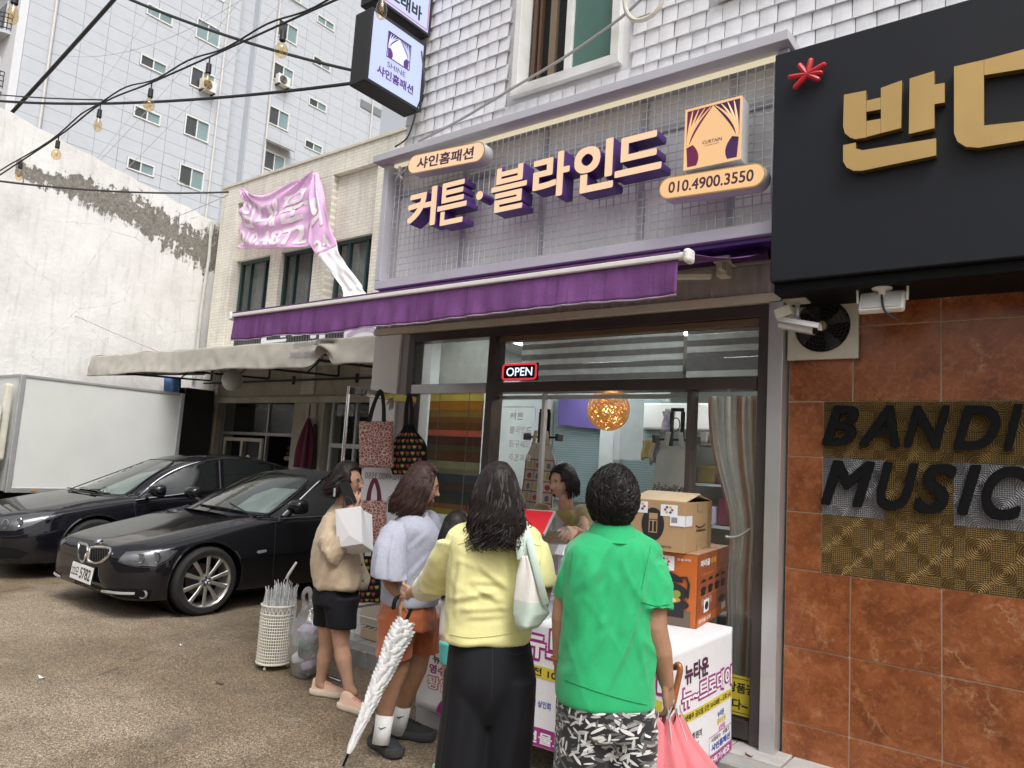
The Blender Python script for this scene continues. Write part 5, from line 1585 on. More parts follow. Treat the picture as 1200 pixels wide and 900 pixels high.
for k in range(11):
 z0 = 2.19 + k * .041
 boxobj('band', zm[k % 2], -3.36, -2.02, 4.46 + .002 * (k % 2), 4.464 + .002 * (k % 2), z0, z0 + .0405, zb_, 0)
 boxobj('band', zm[(k + 1) % 2] if k % 3 else zm[1], -2.0, -1.46, 4.47 + .002 * (k % 2), 4.474 + .002 * (k % 2), z0, z0 + .0405, zb_, 0)
boxobj('transom_blind', Trans('cream_blind', (.72, .73, .7)), -4.22, -3.56, 4.46, 4.466, 2.19, 2.66, None, 0, label='plain pale blind behind the top left pane', cat='window blind')
ns = empty('neon_open_sign', (-3.3, 4.19, 2.2), 'red and white neon OPEN sign at the corner of the transom glass', 'neon sign')
pa, pb = on('y', 4.17, 588, 445), on('y', 4.17, 630, 424)
w, h = pb.x - pa.x, .125
z0 = on('y', 4.17, 590, 446).z
boxobj('backing', K['black'], pa.x, pa.x + w, 4.175, 4.19, z0, z0 + h, ns, .002)
rc = []
for cx_, cz_, a0 in ((w - .03, .03, -90), (w - .03, h - .03, 0), (.03, h - .03, 90), (.03, .03, 180)):
 rc += [(cx_ + .022 * math.cos(R(a0 + 15 * i)), cz_ + .022 * math.sin(R(a0 + 15 * i))) for i in range(7)]
rc.append(rc[0])
B().tube([(pa.x + x, 4.168, z0 + z_) for x, z_ in rc], .0075, 8, cap=False).build('red_tube', K['neonred'], ns)
text(B(), 'OPEN', frame((1, 0, 0), (0, 0, 1), (pa.x, 4.168, z0)), w * .74, h * .5, .01, 0, .0, w * .13, h * .25, 0).build('white_tube', K['neonwhite'], ns, smooth=0)
pl_ = empty('pendant_lamp', (-2.99, 5.2, 2.09), 'lit round woven amber pendant lamp inside the shop', 'lamp')
pc = on('y', 5.2, 713, 480)
sh = B(); rs = random.Random(6)
for k in range(105):
 ax = Vector((rs.gauss(0, 1), rs.gauss(0, 1), rs.gauss(0, 1))).normalized(); u_ = ax.orthogonal().normalized(); w_ = ax.cross(u_); off = rs.uniform(-.6, .6)
 rr = math.sqrt(1 - off * off) * .172
 sh.tube([pc + ax * off * .172 + (u_ * math.cos(t_) + w_ * math.sin(t_)) * rr for t_ in [2 * math.pi * i / 24 for i in range(25)]], .0042, 4, cap=False)
sh.build('shade', K['lampfibre'], pl_)
B().ball(pc, .16, 20).build('inner_shade', Glass('amber_shade_film', (.9, .55, .25, 1), rough=.4, refl=.3, dirt=.3), pl_)
B().ball(pc, .045, 12).build('bulb', K['bulb'], pl_)
B().tube([pc + Vector((0, 0, .17)), (pc.x, pc.y, 2.72)], .005, 5).build('cord', K['cable'], pl_)
L = bpy.data.lights.new('pendant_light', 'POINT'); L.energy = 25; L.color = (1, .8, .58); L.shadow_soft_size = .05
Lo = bpy.data.objects.new('pendant_light', L); Lo.location = pc + Vector((0, 0, -.1)); C.objects.link(Lo)
for k, (x, y) in enumerate(((-3.7, 5.0), (-2.2, 5.0), (-3.7, 6.1), (-2.2, 6.3))):  # glowing ceiling panels added to brighten the shop interior
 r_ = empty('added_ceiling_light', (x, y, 2.72), ('square ceiling panel light above the sample blind', 'square ceiling panel light above the right display stand', 'square ceiling panel light at the back left of the shop', 'square ceiling panel light at the back right of the shop')[k], 'ceiling light', 'ceiling lights inside the shop')
 boxobj('frame', K['white'], x - .32, x + .32, y - .32, y + .32, 2.69, 2.718, r_, .004)
 boxobj('diffuser', CL if k else Emit('added_ceiling_diffuser', (.92, .97, 1), 10), x - .29, x + .29, y - .29, y + .29, 2.684, 2.6895, r_, 0)
 CL = bpy.data.materials['added_ceiling_diffuser']
vn = empty('venetian_blind', (-4.2, 6.6, 1.2), 'grey teal venetian blinds at the back of the shop', 'window blind')
b = B()
for k in range(46):
 z_ = 1.25 + .024 * k
 b.box(-4.46, -3.2, 6.58, 6.6, z_, z_ + .017)
b.build('slat_mass', K['blindteal'], vn, smooth=0, kind='stuff')
boxobj('backlight_wall', K['interior'], -4.48, -3.15, 6.66, 6.7, .2, 2.5, vn, 0)
flat('purple_roller_blind', K['shadepurple'], [(-4.36, 6.5, 2.35), (-3.72, 6.5, 2.35), (-3.72, 6.5, 2.0), (-4.36, 6.5, 2.05)], None, label='purple roller shade over the venetian blind', cat='window blind')
boxobj('column', K['interior'], -3.78, -3.62, 6.42, 6.58, .15, 2.72, None, .004, label='pale square column inside the shop behind the pendant lamp', cat='column')
sa, sb2 = on('y', 6.2, 722, 465), on('y', 6.2, 752, 540)
flat('grey_roller_blind', K['shadegrey'], [(sa.x, 6.2, sa.z), (sb2.x, 6.2, sa.z), (sb2.x, 6.2, sb2.z), (sa.x, 6.2, sb2.z)], None, label='plain grey roller shade hanging right of the column', cat='window blind')
i0 = on('y', 6.6, 757, 492)
b = B().box(i0.x, i0.x + .75, 6.5, 6.75, i0.z - .1, i0.z + .16)
b.build('indoor_air_unit', K['whiteplastic'], smooth=0, bevel=.02, label='white indoor air conditioner high on the back wall', cat='air conditioner')
sh_ = empty('wall_shelf', (-2.4, 6.9, .2), 'grey shelf unit with folded goods at the back right of the shop', 'shelf')
rs = random.Random(15)
for k in range(5):
 boxobj('shelf_board', K['shadegrey'], -3.0, -1.4, 6.9, 7.3, .3 + .4 * k, .325 + .4 * k, sh_, .002)
 x = -2.95
 while x < -1.55:
  w = rs.uniform(.1, .24)
  boxobj('folded_goods', K[rs.choice(['lilac', 'greyink', 'shadegrey', 'olive', 'interior', 'maroon', 'naturalcanvas'])], x, x + w - .015, 6.95, 7.2, .326 + .4 * k, .326 + .4 * k + rs.uniform(.1, .3), sh_, .02); x += w
def drapebag(name, px0, py0, px1, py1, y, m, lab, cat, wob=.03):
 a_, b_ = on('y', y, px0, py0), on('y', y, px1, py1)
 return B().sheet(lambda u, v: (lerp(a_.x, b_.x, u) + .006 * math.sin(v * 7), y + wob * math.sin(u * 9 + v * 3) + .01, lerp(a_.z, b_.z, v) + .02 * math.sin(u * math.pi)), 16, 10).build(name, m, smooth=40, thick=.02, label=lab, cat=cat)
drapebag('hanging_bag', 752, 517, 764, 540, 5.6, K['olive'], 'olive cloth bag hanging by the grey shade', 'bag', .008)
drapebag('hanging_cloth', 763, 515, 771, 545, 5.7, Mt('floral_dark', (.1, .08, .1), .8, var=.8, vs=30), 'dark patterned cloth hanging behind the grey apron', 'cloth')
drapebag('hanging_cloth', 776, 482, 788, 508, 5.6, Mt('grey_floral', (.22, .2, .25), .8, var=.6, vs=30), 'grey patterned cloth hanging above the grey apron', 'cloth')
hp = empty('fabric_heap', (-2.9, 5.0, .8), 'heap of pale folded fabric on the counter behind the window', 'fabric')
rs = random.Random(8)
for k in range(12):
 x = -3.35 + .12 * k + rs.uniform(-.03, .03)
 B().ball((x, 4.9 + rs.uniform(-.06, .06), .86 + rs.uniform(0, .12)), (.11, .09, .06), 12).build('folded_fabric', K[rs.choice(['lilac', 'interior', 'naturalcanvas', 'greyink', 'mint'])], hp)
def apron(px, name, lab, m, y, printfn=None):
 P = [on('y', y, *q) for q in px]
 def f(u, v):
  wv = .62 + .38 * sstep(0, .22, v)
  p = P[0].lerp(P[1], u).lerp(P[3].lerp(P[2], u), v)
  c = P[0].lerp(P[1], .5).lerp(P[3].lerp(P[2], .5), v)
  p = c + (p - c) * float(wv)
  return Vector((p.x, y + .012 * math.sin(u * 8 + v) + .01 * math.sin(v * 5), p.z))
 r_ = empty(name, (P[3].x, y, P[3].z), lab, 'apron')
 B().sheet(lambda u, v: f(u, v), 24, 30).build('cloth', m, r_, thick=.004)
 for s_ in (.1, .9):
  t0 = f(s_, .01)
  B().sheet(lambda u, v: (t0.x + (u - .5) * .035 + (.5 - s_) * .05 * v, y, t0.z - .01 + .11 * v), 2, 6).build('strap', m, r_, thick=.004)
 if printfn: printfn(r_, lambda u, v, z=0: f(u, v) - Vector((0, .006 + z, 0)))
 top = f(.5, 0)
 st_ = empty('display_stand', (top.x, y + .05, .8), 'black display stand with a clip head holding the ' + ('fruit print apron' if 'fruit' in lab else 'grey apron'), 'display stand')
 for s_ in (-.04, .04): boxobj('upright', K['black'], top.x + s_ - .012, top.x + s_ + .012, y + .03, y + .05, .8, top.z + .24, st_, .002)
 boxobj('crossbar', K['black'], top.x - .045, top.x + .045, y + .028, y + .052, top.z + .241, top.z + .265, st_, .002)
 boxobj('crossbar', K['black'], top.x - .14, top.x + .14, y + .05, y + .065, top.z + .04, top.z + .055, st_, .002)
 for s_ in (-.15, .15): B().box(top.x + s_ - .012, top.x + s_ + .012, y - .01, y + .07, top.z + .02, top.z + .075).build('clip', K['trimblack'], st_, smooth=0, bevel=.004)
 b = B(); b.tube([(top.x + .028 * math.cos(t_), y + .02, top.z + .15 + .045 * math.sin(t_)) for t_ in [2 * math.pi * i / 20 for i in range(21)]], .004, 5, cap=False); b.build('ring', K['trimblack'], st_)
def fruit(r_, f):
 g_ = B()
 for i in range(4):
  u = i / 3 * .94 + .03
  g_.sheet(lambda a, b: f(u + (a - .5) * .025, lerp(.2, 1, b)), 1, 14)
 for j in range(7):
  v = .2 + .125 * j
  g_.sheet(lambda a, b: f(lerp(.02, .98, a), v + (b - .5) * .014), 14, 1)
 g_.build('print_grid', Mt('red_check', (.36, .06, .08), .8), r_, smooth=0)
 cl = {'p': Mt('fruit_yellow', (.5, .4, .08), .8), 's': Mt('fruit_red', (.45, .06, .05), .8), 'g': Mt('fruit_grey', (.16, .17, .19), .8), 'l': Mt('fruit_leaf', (.1, .18, .06), .8)}
 for ci, key in enumerate('psg'):
  b, lf = B(), B()
  for i in range(3):
   for j in range(6):
    if (i + j) % 3 != ci: continue
    cu, cv = .03 + (i + .5) * .313, .2 + (j + .55) * .125
    sx, sy = (.085, .036) if key != 'g' else (.06, .038)
    pts = [f(cu + sx * math.cos(t_) * (1 - .35 * max(0, math.sin(t_)) * (key == 's')), cv + sy * math.sin(t_), .001) for t_ in [2 * math.pi * k / 10 for k in range(10)]]
    b.add(pts, [tuple(range(10))])
    lf.add([f(cu - .06, cv - .05, .001), f(cu, cv - .03, .001), f(cu + .06, cv - .052, .001), f(cu, cv - .042, .001)], [(0, 1, 2, 3)])
  b.build('print_fruit', cl[key], r_, smooth=0, kind='stuff')
  if ci == 0: lf.build('print_leaf', cl['l'], r_, smooth=0)
K['aproncream'] = mat_cloth('cream_apron_cotton', (.56, .5, .42, 1))
K['apronghost'] = mat_cloth('pale_grey_apron_linen', (.6, .6, .57, 1))
apron([(617, 518), (650, 520), (646, 622), (606, 616)], 'fruit_apron', 'cream apron with a red grid and fruit print on a black stand', K['aproncream'], 4.6, fruit)
def sprigs(r_, f):
 b, b2 = B(), B(); rs = random.Random(3)
 for k in range(26):
  u = .06 + .88 * k / 25; v0 = .83 + rs.uniform(-.03, .03); hh = rs.uniform(.05, .13)
  b.sheet(lambda a, c: f(u + .008 * (a - .5) + .02 * math.sin(c * 3 + k), v0 - hh * c), 1, 5)
  for q in range(3): b.add([f(u + .03 * math.cos(t_ + k) + (q - 1) * .02, v0 - hh * .35 * q + .012 * math.sin(t_), .001) for t_ in (0, 1.57, 3.14, 4.7)], [(0, 1, 2, 3)])
  if k % 3 == 0: b2.add([f(u + .022 * math.cos(t_), v0 - hh + .014 * math.sin(t_), .001) for t_ in [k2 * 1.05 for k2 in range(6)]], [tuple(range(6))])
 b.build('print_sprig', Mt('dark_sprig', (.06, .05, .06), .8), r_, smooth=0); b2.build('print_flower', Mt('wine_flower', (.2, .04, .06), .8), r_, smooth=0)
apron([(770, 522), (810, 524), (812, 588), (762, 585)], 'grey_apron', 'pale grey apron with a dark sprig border on a black stand', K['apronghost'], 4.6, sprigs)
dr = empty('striped_drape', (-1.6, 4.42, .2), 'striped grey and rust drape gathered by a beaded tie behind the right pane', 'drape')
N = 90
def drape(u, v):
 z_ = lerp(2.1, .22, v)
 xl = lerp(-1.83, -1.47, u)
 tie = math.exp(-((z_ - 1.24) / .42) ** 2)
 xc = -1.5 + .11 * (u - .5)
 low = lerp(-1.68, -1.46, u)
 base = lerp(xl, low, float(sstep(1.2, .7, np.array(z_))))
 x = lerp(base, xc, tie * .62)
 return (x, 4.43 + .022 * math.sin(u * 52) * (1 - .35 * tie) + .012 * math.sin(u * 19 + 1), z_)
sd = B(); sd.sheet(drape, N, 40)
pal = [(.37, .36, .34), (.32, .23, .2), (.42, .4, .38), (.34, .34, .33), (.44, .43, .41), (.33, .21, .15), (.4, .38, .34), (.33, .32, .3), (.33, .26, .22)]
seq = [1, 1, 0, 2, 2, 3, 0, 0, 4, 4, 2, 3, 5, 5, 0, 6, 7, 6, 6, 8, 6, 7, 0]
sd.m = [seq[int((i % N) / N * len(seq))] for i in range(len(sd.f))]
sd.build('cloth', [Trans('drape_stripe_%d' % i, tuple(min(.85, q * 2.0) for q in c), .4) for i, c in enumerate(pal)], dr, thick=.002)
b = B(); t0 = on('y', 4.39, 851, 629); t1 = on('y', 4.39, 878, 620)
for k in range(15): b.ball(t0.lerp(t1, k / 14) - Vector((0, 0, .02 * math.sin(math.pi * k / 14))), .009, 8)
b.build('tie', K['alu'], dr)
boxobj('sheer_panel', Trans('olive_sheer', (.34, .33, .28)), -1.5, -1.44, 4.5, 4.505, .22, 2.1, None, 0, label='grey olive sheer panel at the right edge of the door glass', cat='drape')
yn = empty('yellow_notice', (-1.5, 4.262, .25), 'yellow notice with black Korean lettering low in the door glass', 'notice')
n0, n1 = on('y', 4.262, 838, 783), on('y', 4.262, 897, 846)
boxobj('board', K['yellowink'], -1.8, n1.x, 4.2625, 4.2665, .255, .47, yn, 0)
b = B(); NM = frame((1, 0, 0), (0, 0, 1), (0, 4.262, 0))
text(b, '온누리 상품권', NM, .345, .058, .03, 0, 0, -1.768, .375, 0); text(b, '받습니다~', NM, .27, .058, .03, 0, 0, -1.73, .285, 0)
b.build('print', K['ink'], yn, smooth=0)
q = B()
for x0, x1, z0, z1 in ((-1.785, n1.x - .015, .268, .271), (-1.785, n1.x - .015, .453, .456), (-1.785, -1.782, .271, .453), (n1.x - .018, n1.x - .015, .271, .453)): q.box(x0, x1, 4.2612, 4.2622, z0, z1)
q.build('print_rule', K['ink'], yn, smooth=0)

# ================================================================ promotion table with its wrap-round banner
TX0, TX1, TY0, TY1, TZ = -3.1, -1.5, 3.3, 4.08, .765
tb = empty('promotion_table', (-2.3, 3.7, 0), 'folding table under the white promotion banner', 'table')
boxobj('tabletop', K['white'], TX0 + .01, TX1 - .01, TY0 + .01, TY1, TZ - .03, TZ, tb, .006)
for x in (TX0 + .08, TX1 - .08):
 for y in (TY0 + .08, TY1 - .08):
  B().tube([(x, y, PZ if y > 3.9 else .19 if x < -3 else 0), (x, y, TZ - .03)], .016, 8).build('leg', K['alu'], tb)
bn = empty('table_banner', (-2.3, 3.3, .15), 'white promotion banner with magenta Korean lettering wrapped round the table', 'banner')
ZB = .135
def bfront(x, z, o=0):
 w = .012 * math.sin(x * 6.1 + 1) * (TZ - z) * 1.4 + .006 * math.sin(x * 17 + z * 4)
 return (x, TY0 - .004 + w * .8 - o - .02 * (TZ - z), z + .006 * math.sin(x * 5))
def bside(t, z, o=0):
 w = .014 * math.sin(t * 7 + z * 3) * (TZ - z) * 1.3
 return (TX1 + .004 + w * .8 + o + .03 * (TZ - z), t, z - .02 * (TZ - z) * (t - TY0))
B().sheet(lambda u, v: bfront(lerp(TX0, TX1 + .004, u), lerp(ZB, TZ + .004, v)), 80, 16).build('front_panel', K['banner'], bn, thick=.002)
B().sheet(lambda u, v: bside(lerp(TY0 - .004, TY1, u), lerp(ZB, TZ + .004, v)), 40, 16).build('side_panel', K['banner'], bn, thick=.002)
B().box(TX0, TX1 + .003, TY0, TY1, TZ + .001, TZ + .004).build('top_panel', K['banner'], bn, smooth=0)
fF = lambda x, y, z: bfront(x, y, .0025 + z)
fS = lambda x, y, z: bside(x, y, .0025 + z)
def ptext(s, x, y, w, h, bold, m, fn, z=0, shear=0, nm='print'):
 b = B(); subtext(b, s, x, y, w, h, bold, lambda a, c, d: fn(a, c, d + z), 0, 2, shear); return b.build(nm, K[m], bn, smooth=0)
def pband(x0, x1, z0, z1, m, fn, zoff=0):
 return B().sheet(lambda u, v: fn(lerp(x0, x1, u), lerp(z0, z1, v), zoff), 40, 3).build('print_band', K[m], bn, smooth=0)
ptext('뉴타운', -2.99, .59, .55, .15, .06, 'brownink', fF)
ptext('뉴트로데이', -2.38, .555, .86, .2, .09, 'magentaink', fF); ptext('뉴트로데이', -2.365, .57, .83, .17, .02, 'whiteink', fF, .002)
pband(-3.0, -1.53, .475, .535, 'yellowink', fF)
ptext('매월 넷째주 금요일 오전 10시 30분 ~ 오후 5시', -2.93, .485, 1.36, .042, .025, 'ink', fF, .001)
ptext('뉴타운 상인회', -3.0, .405, .42, .05, .02, 'ink', fF); ptext('영수증을', -3.02, .345, .26, .052, .03, 'magentaink', fF); ptext('구매하면', -2.74, .345, .24, .052, .02, 'ink', fF)
ptext('꽝없는', -3.03, .255, .3, .08, .075, 'redink', fF); ptext('꽝없는', -3.025, .26, .29, .07, .02, 'whiteink', fF, .002)
ptext('100%', -2.7, .255, .3, .08, .05, 'redink', fF)
B().sheet(lambda u, v: fF(-2.83 + .11 * v * math.cos(math.pi * u), ZB + .004 + .1 * v * math.sin(math.pi * u), .0), 24, 4).build('print_dome', K['magentaink'], bn, smooth=0)
pband(-2.5, -1.5, ZB + .004, ZB + .095, 'magentaink', fF); ptext('선물로 바꿔가세요', -2.3, ZB + .018, .72, .058, .03, 'whiteink', fF, .001)
ptext('뉴타운 골목상점 상인회', -2.45, .33, .3, .035, .02, 'blueink', fF)
ptext('뉴타운', 3.44, .58, .3, .095, .05, 'brownink', fS)
ptext('뉴~트로데이', 3.4, .465, .68, .115, .09, 'magentaink', fS); ptext('뉴~트로데이', 3.41, .477, .66, .092, .025, 'whiteink', fS, .002)
pband(3.36, 4.075, .405, .45, 'yellowink', fS); ptext('매월 넷째주 금요일 오전 10시30분 ~ 오후 5시', 3.37, .412, .69, .03, .025, 'ink', fS, .001)
ptext('뉴타운', 3.86, .345, .1, .03, .03, 'blueink', fS); ptext('골목상점', 3.85, .31, .13, .03, .03, 'yellowink', fS); ptext('상인회', 3.87, .275, .1, .03, .03, 'pinkink', fS)
ptext('상인회 회원의', 3.4, .31, .24, .035, .02, 'ink', fS); ptext('경품 추첨', 3.42, .26, .18, .035, .02, 'ink', fS); ptext('꽝없는', 3.5, .215, .16, .04, .04, 'redink', fS)
ptext('사업장소 · 신월고', 3.76, .245, .28, .022, .015, 'ink', fS); ptext('샤인홈패션', 3.76, .2, .29, .036, .04, 'blueink', fS)
q = B()
for x0, x1, z0, z1 in ((3.73, 4.07, .187, .19), (3.73, 4.07, .272, .275), (3.73, 3.733, .19, .272)): q.sheet(lambda u, v: fS(lerp(x0, x1, u), lerp(z0, z1, v), 0), 10, 1)
q.build('print_rule', K['magentaink'], bn, smooth=0)
pband(3.3, 4.075, ZB + .002, ZB + .05, 'magentaink', fS); ptext('선물로 바꿔가세요', 3.5, ZB + .008, .54, .034, .03, 'whiteink', fS, .001)
def block(px, py, lab, rz=.1):
 p = on('z', 0, px, py)
 r_ = empty('concrete_block', (p.x, p.y, 0), lab, 'block')
 M_ = rotz(rz, (p.x, p.y, 0))
 B().box(-.03, .34, 0, .19, 0, .14, 0, M_).build('block_body', K['block'], r_, smooth=0, bevel=.008)
 B().box(-.0, .3, .03, .16, .141, .165, 0, M_).build('wood_shim', Mt('old_wood', (.2, .16, .11), .8, dirt=.4), r_, smooth=0, bevel=.004)
block(490, 848, 'pale concrete block under the left end of the promotion banner', -.05)

# ================================================================ goods on the table
C0 = on('z', TZ + .006, 815, 737); ang = R(8.6)
ex = Vector((math.cos(ang), math.sin(ang), 0)); ey = Vector((-math.sin(ang), math.cos(ang), 0))
def fitlen(base, d, px):      # distance along d from base until the pixel column px
 lo, hi = 0, 2
 for _ in range(40):
  m_ = (lo + hi) / 2; q = base + d * m_ - Vector((0, 0, EYE)); c = RC.transposed() @ q; x = PCX + FOC * c.x / -c.z
  if (x < px) == (d.dot(RIGHT) > 0): lo = m_
  else: hi = m_
 return lo
def zat(base, py):
 lo, hi = base.z, base.z + 1.5
 for _ in range(40):
  m_ = (lo + hi) / 2; q = Vector((base.x, base.y, m_)) - Vector((0, 0, EYE)); c = RC.transposed() @ q; y = PCY - FOC * c.y / -c.z
  if y > py: lo = m_
  else: hi = m_
 return lo
dO = fitlen(C0, ey, 852); hO = zat(C0, 651) - C0.z; wO = .47
ob_ = empty('orange_carton', C0, 'orange printed grill carton on the table under the brown carton', 'carton')
OM = Matrix.Translation(C0) @ Matrix.Rotation(ang, 4, 'Z')
b = B().box(-wO, 0, 0, dO, 0, hO, 0, OM); b.m = [0, 0, 0, 0, 0, 0]; b.build('carton_body', K['orangebox'], ob_, smooth=0, bevel=.004)
B().box(-wO - .002, .002, -.002, dO + .002, hO + .0005, hO + .004, 0, OM).build('lid_edge', Mt('torn_card_edge', (.36, .2, .11), .8), ob_, smooth=0)
FO = OM @ frame((1, 0, 0), (0, 0, 1), (-wO, -.003, 0))     # front face, x 0..wO, y 0..hO
RO = OM @ frame((0, 1, 0), (0, 0, 1), (.003, 0, 0))        # right face, x 0..dO
q = B(); q.box(.02, wO - .03, 0, hO * .22, 0, .001, 0, FO); q.build('print_panel', Mt('grey_brown_panel', (.14, .1, .075), .5), ob_, smooth=0)
def disc(b, M_, cx, cy, rx, ry, z=.002, n=20, a0=0, a1=360, mi=0):
 pts = [M_ @ Vector((cx + rx * math.cos(R(lerp(a0, a1, i / n))), cy + ry * math.sin(R(lerp(a0, a1, i / n))), z)) for i in range(n + (0 if a1 - a0 == 360 else 1))]
 b.add(pts, [tuple(range(len(pts)))], mi)
g_ = B(); u = wO; v = hO
disc(g_, FO, .7 * u, .46 * v, .2 * u, .13 * v, .002); g_.box(.52 * u, .86 * u, .12 * v, .3 * v, .0015, .003, 0, FO); disc(g_, FO, .7 * u, .3 * v, .22 * u, .09 * v, .0025)
disc(g_, FO, .62 * u, .6 * v, .22 * u, .13 * v, .002, 20, 0, 180); g_.box(.6 * u, .64 * u, .7 * v, .82 * v, .0015, .003, 0, FO); disc(g_, FO, .62 * u, .82 * v, .045 * u, .03 * v, .0022)
g_.tube([FO @ Vector(p) for p in ((.8 * u, .66 * v, .003), (.88 * u, .68 * v, .003), (.91 * u, .6 * v, .003), (.9 * u, .4 * v, .003))], .007, 5)
g_.build('print_grill', K['ink'], ob_, smooth=0)
fd = B(); disc(fd, FO, .7 * u, .36 * v, .12 * u, .05 * v, .004, mi=0); disc(fd, FO, .64 * u, .41 * v, .06 * u, .06 * v, .0042, mi=1); disc(fd, FO, .77 * u, .44 * v, .05 * u, .05 * v, .0042, mi=1); disc(fd, FO, .72 * u, .35 * v, .05 * u, .03 * v, .0045, mi=2)
fd.build('print_food', [Mt('food_tan', (.4, .25, .06), .6), Mt('food_green', (.25, .28, .05), .6), Mt('food_cream', (.65, .55, .25), .6)], ob_, smooth=0)
st_ = B(); st_.box(.5 * u, .73 * u, .75 * v, .95 * v, .001, .002, 0, FO); st_.build('sticker', K['paperwhite'], ob_, smooth=0)
def dots(b, M_, cx, cy, r_):
 for k in range(6): disc(b, M_, cx + r_ * math.cos(k * 1.047), cy + r_ * .8 * math.sin(k * 1.047), r_ * .4, r_ * .35, .0035, 8, mi=k % 3)
dm_ = [K['redink'], K['yellowink'], K['blueink']]
b = B(); dots(b, FO, .62 * u, .87 * v, .02); b.build('sticker_mark', dm_, ob_, smooth=0, kind='stuff')
b = B(); text(b, 'www.grill.co.kr' if False else '숯불구이', FO, .16 * u, .035 * v, .01, 0, 0, .76 * u, .9 * v, .002); b.build('print', K['whiteink'], ob_, smooth=0)
u, v = dO, hO
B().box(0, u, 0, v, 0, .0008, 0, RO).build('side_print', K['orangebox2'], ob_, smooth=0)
B().box(.02 * u, .98 * u, .0, .13 * v, .0009, .0016, 0, RO).build('print_panel', K['orangebox'], ob_, smooth=0)
b = B(); text(b, '파이글', RO, .28 * u, .1 * v, .05, 0, 0, .06 * u, .82 * v, .002); text(b, '파이글 숯불', RO, .35 * u, .06 * v, .02, 0, 0, .06 * u, .04 * v, .002)
for k in range(5): text(b, '··· ·· ····', RO, .3 * u, .008 * v, .02, 0, 0, .12 * u, (.36 - .02 * k) * v, .002)
b.box(.2 * u, .34 * u, .16 * v, .34 * v, .001, .002, 0, RO); b.box(.76 * u, .9 * u, .06 * v, .16 * v, .001, .002, 0, RO)
b.build('print', K['whiteink'], ob_, smooth=0)
b = B(); text(b, '숯불', RO, .18 * u, .09 * v, .05, 0, 0, .36 * u, .83 * v, .002); text(b, '간편하게 조리', RO, .36 * u, .035 * v, .02, 0, 0, .1 * u, .69 * v, .002); text(b, '다양한 요리', RO, .3 * u, .035 * v, .02, 0, 0, .6 * u, .7 * v, .002)
b.box(.05 * u, .9 * u, .4 * v, .404 * v, .001, .002, 0, RO)
b.build('print_orange', Mt('orange_ink', (.7, .3, .05), .5), ob_, smooth=0)
b = B()
for k in range(4):
 disc(b, RO, (.16 + .21 * k) * u, .5 * v, .075 * u, .04 * v, .003); b.box((.11 + .21 * k) * u, (.21 + .21 * k) * u, .42 * v, .48 * v, .002, .003, 0, RO); disc(b, RO, (.16 + .21 * k) * u, .6 * v, .07 * u, .045 * v, .003, 12, 0, 180)
disc(b, RO, .76 * u, .24 * v, .12 * u, .055 * v, .003); disc(b, RO, .27 * u, .25 * v, .05 * u, .06 * v, .003)
b.build('print_grill', K['ink'], ob_, smooth=0, kind='stuff')
C1 = C0 + ex * 0;
C1 = on('z', C0.z + hO + .005, 802, 649)
dB = fitlen(C1, ey, 833); hB = zat(C1, 589) - C1.z; wB = fitlen(C1, -ex, 735)
bb = empty('brown_carton', C1, 'brown cardboard carton with a black round emblem, loosely closed, on top of the orange carton', 'carton')
BM = Matrix.Translation(C1) @ Matrix.Rotation(ang, 4, 'Z')
w, d, h = wB, dB, hB
b = B(); b.box(-w, 0, 0, .004, 0, h, 0, BM); b.box(-w, 0, d - .004, d, 0, h, 0, BM); b.box(-w, -w + .004, .004, d - .004, 0, h, 0, BM); b.box(-.004, 0, .004, d - .004, 0, h, 0, BM); b.box(-w + .004, -.004, .004, d - .004, 0, .004, 0, BM)
b.build('carton_body', K['cardboard'], bb, smooth=0, bevel=.002)
def flap(x0, x1, y0, y1, z0, z1, m='cardin'):
 B().add([BM @ Vector(p) for p in ((x0, y0, z0), (x1, y0, z0), (x1, y1, z1), (x0, y1, z1))], [(0, 1, 2, 3)]).build('flap', K[m], bb, smooth=0, thick=.004)
flap(-w + .01, .0, .002, d * .52, h + .001, h + .045)
flap(-w + .01, -.0, d, d * .5, h + .001, h + .035)
flap(-.03, -.002, .01, d - .01, h - .03, h - .0, 'cardboard')
FB = BM @ frame((1, 0, 0), (0, 0, 1), (-w, -.001, 0)); RB = BM @ frame((0, 1, 0), (0, 0, 1), (.001, 0, 0))
b = B(); disc(b, FB, .44 * w, .52 * h, .2 * w, .33 * h, .001, 36); b.build('print_disc', K['ink'], bb, smooth=0)
b = B()
for x0, x1, z0, z1 in ((.37, .52, .62, .74), (.37, .52, .35, .37), (.37, .385, .35, .6), (.505, .52, .35, .6), (.435, .455, .37, .58), (.37, .52, .58, .6)): b.box(x0 * w, x1 * w, z0 * h, z1 * h, .0012, .002, 0, FB)
b.build('print_appliance', K['cardboard'], bb, smooth=0)
for q in ((.1 * w, .34 * w, .73 * h, .96 * h, .001, .0018, 0, FB), (.57 * w, .86 * w, .7 * h, .93 * h, .001, .0018, 0, FB), (.74 * w, 1.0 * w, .52 * h, .73 * h, .0022, .003, 0, FB), (0, .22 * d, .52 * h, .73 * h, .001, .0018, 0, RB)): B().box(*q).build('sticker', K['paperwhite'], bb, smooth=0)
b = B(); dots(b, FB, .22 * w, .86 * h, .02); dots(b, FB, .71 * w, .83 * h, .02); b.build('sticker_mark', dm_, bb, smooth=0, kind='stuff')
b = B(); text(b, 'GLASS DOOR AIRFRYER', FB, .5 * w, .035 * h, .01, 0, 0, .28 * w, .08 * h, .001)
for k in range(9): b.box((.76 + .012 * k) * w, (.765 + .012 * k + .003 * (k % 2)) * w, .58 * h, .69 * h, .0032, .0036, 0, FB)
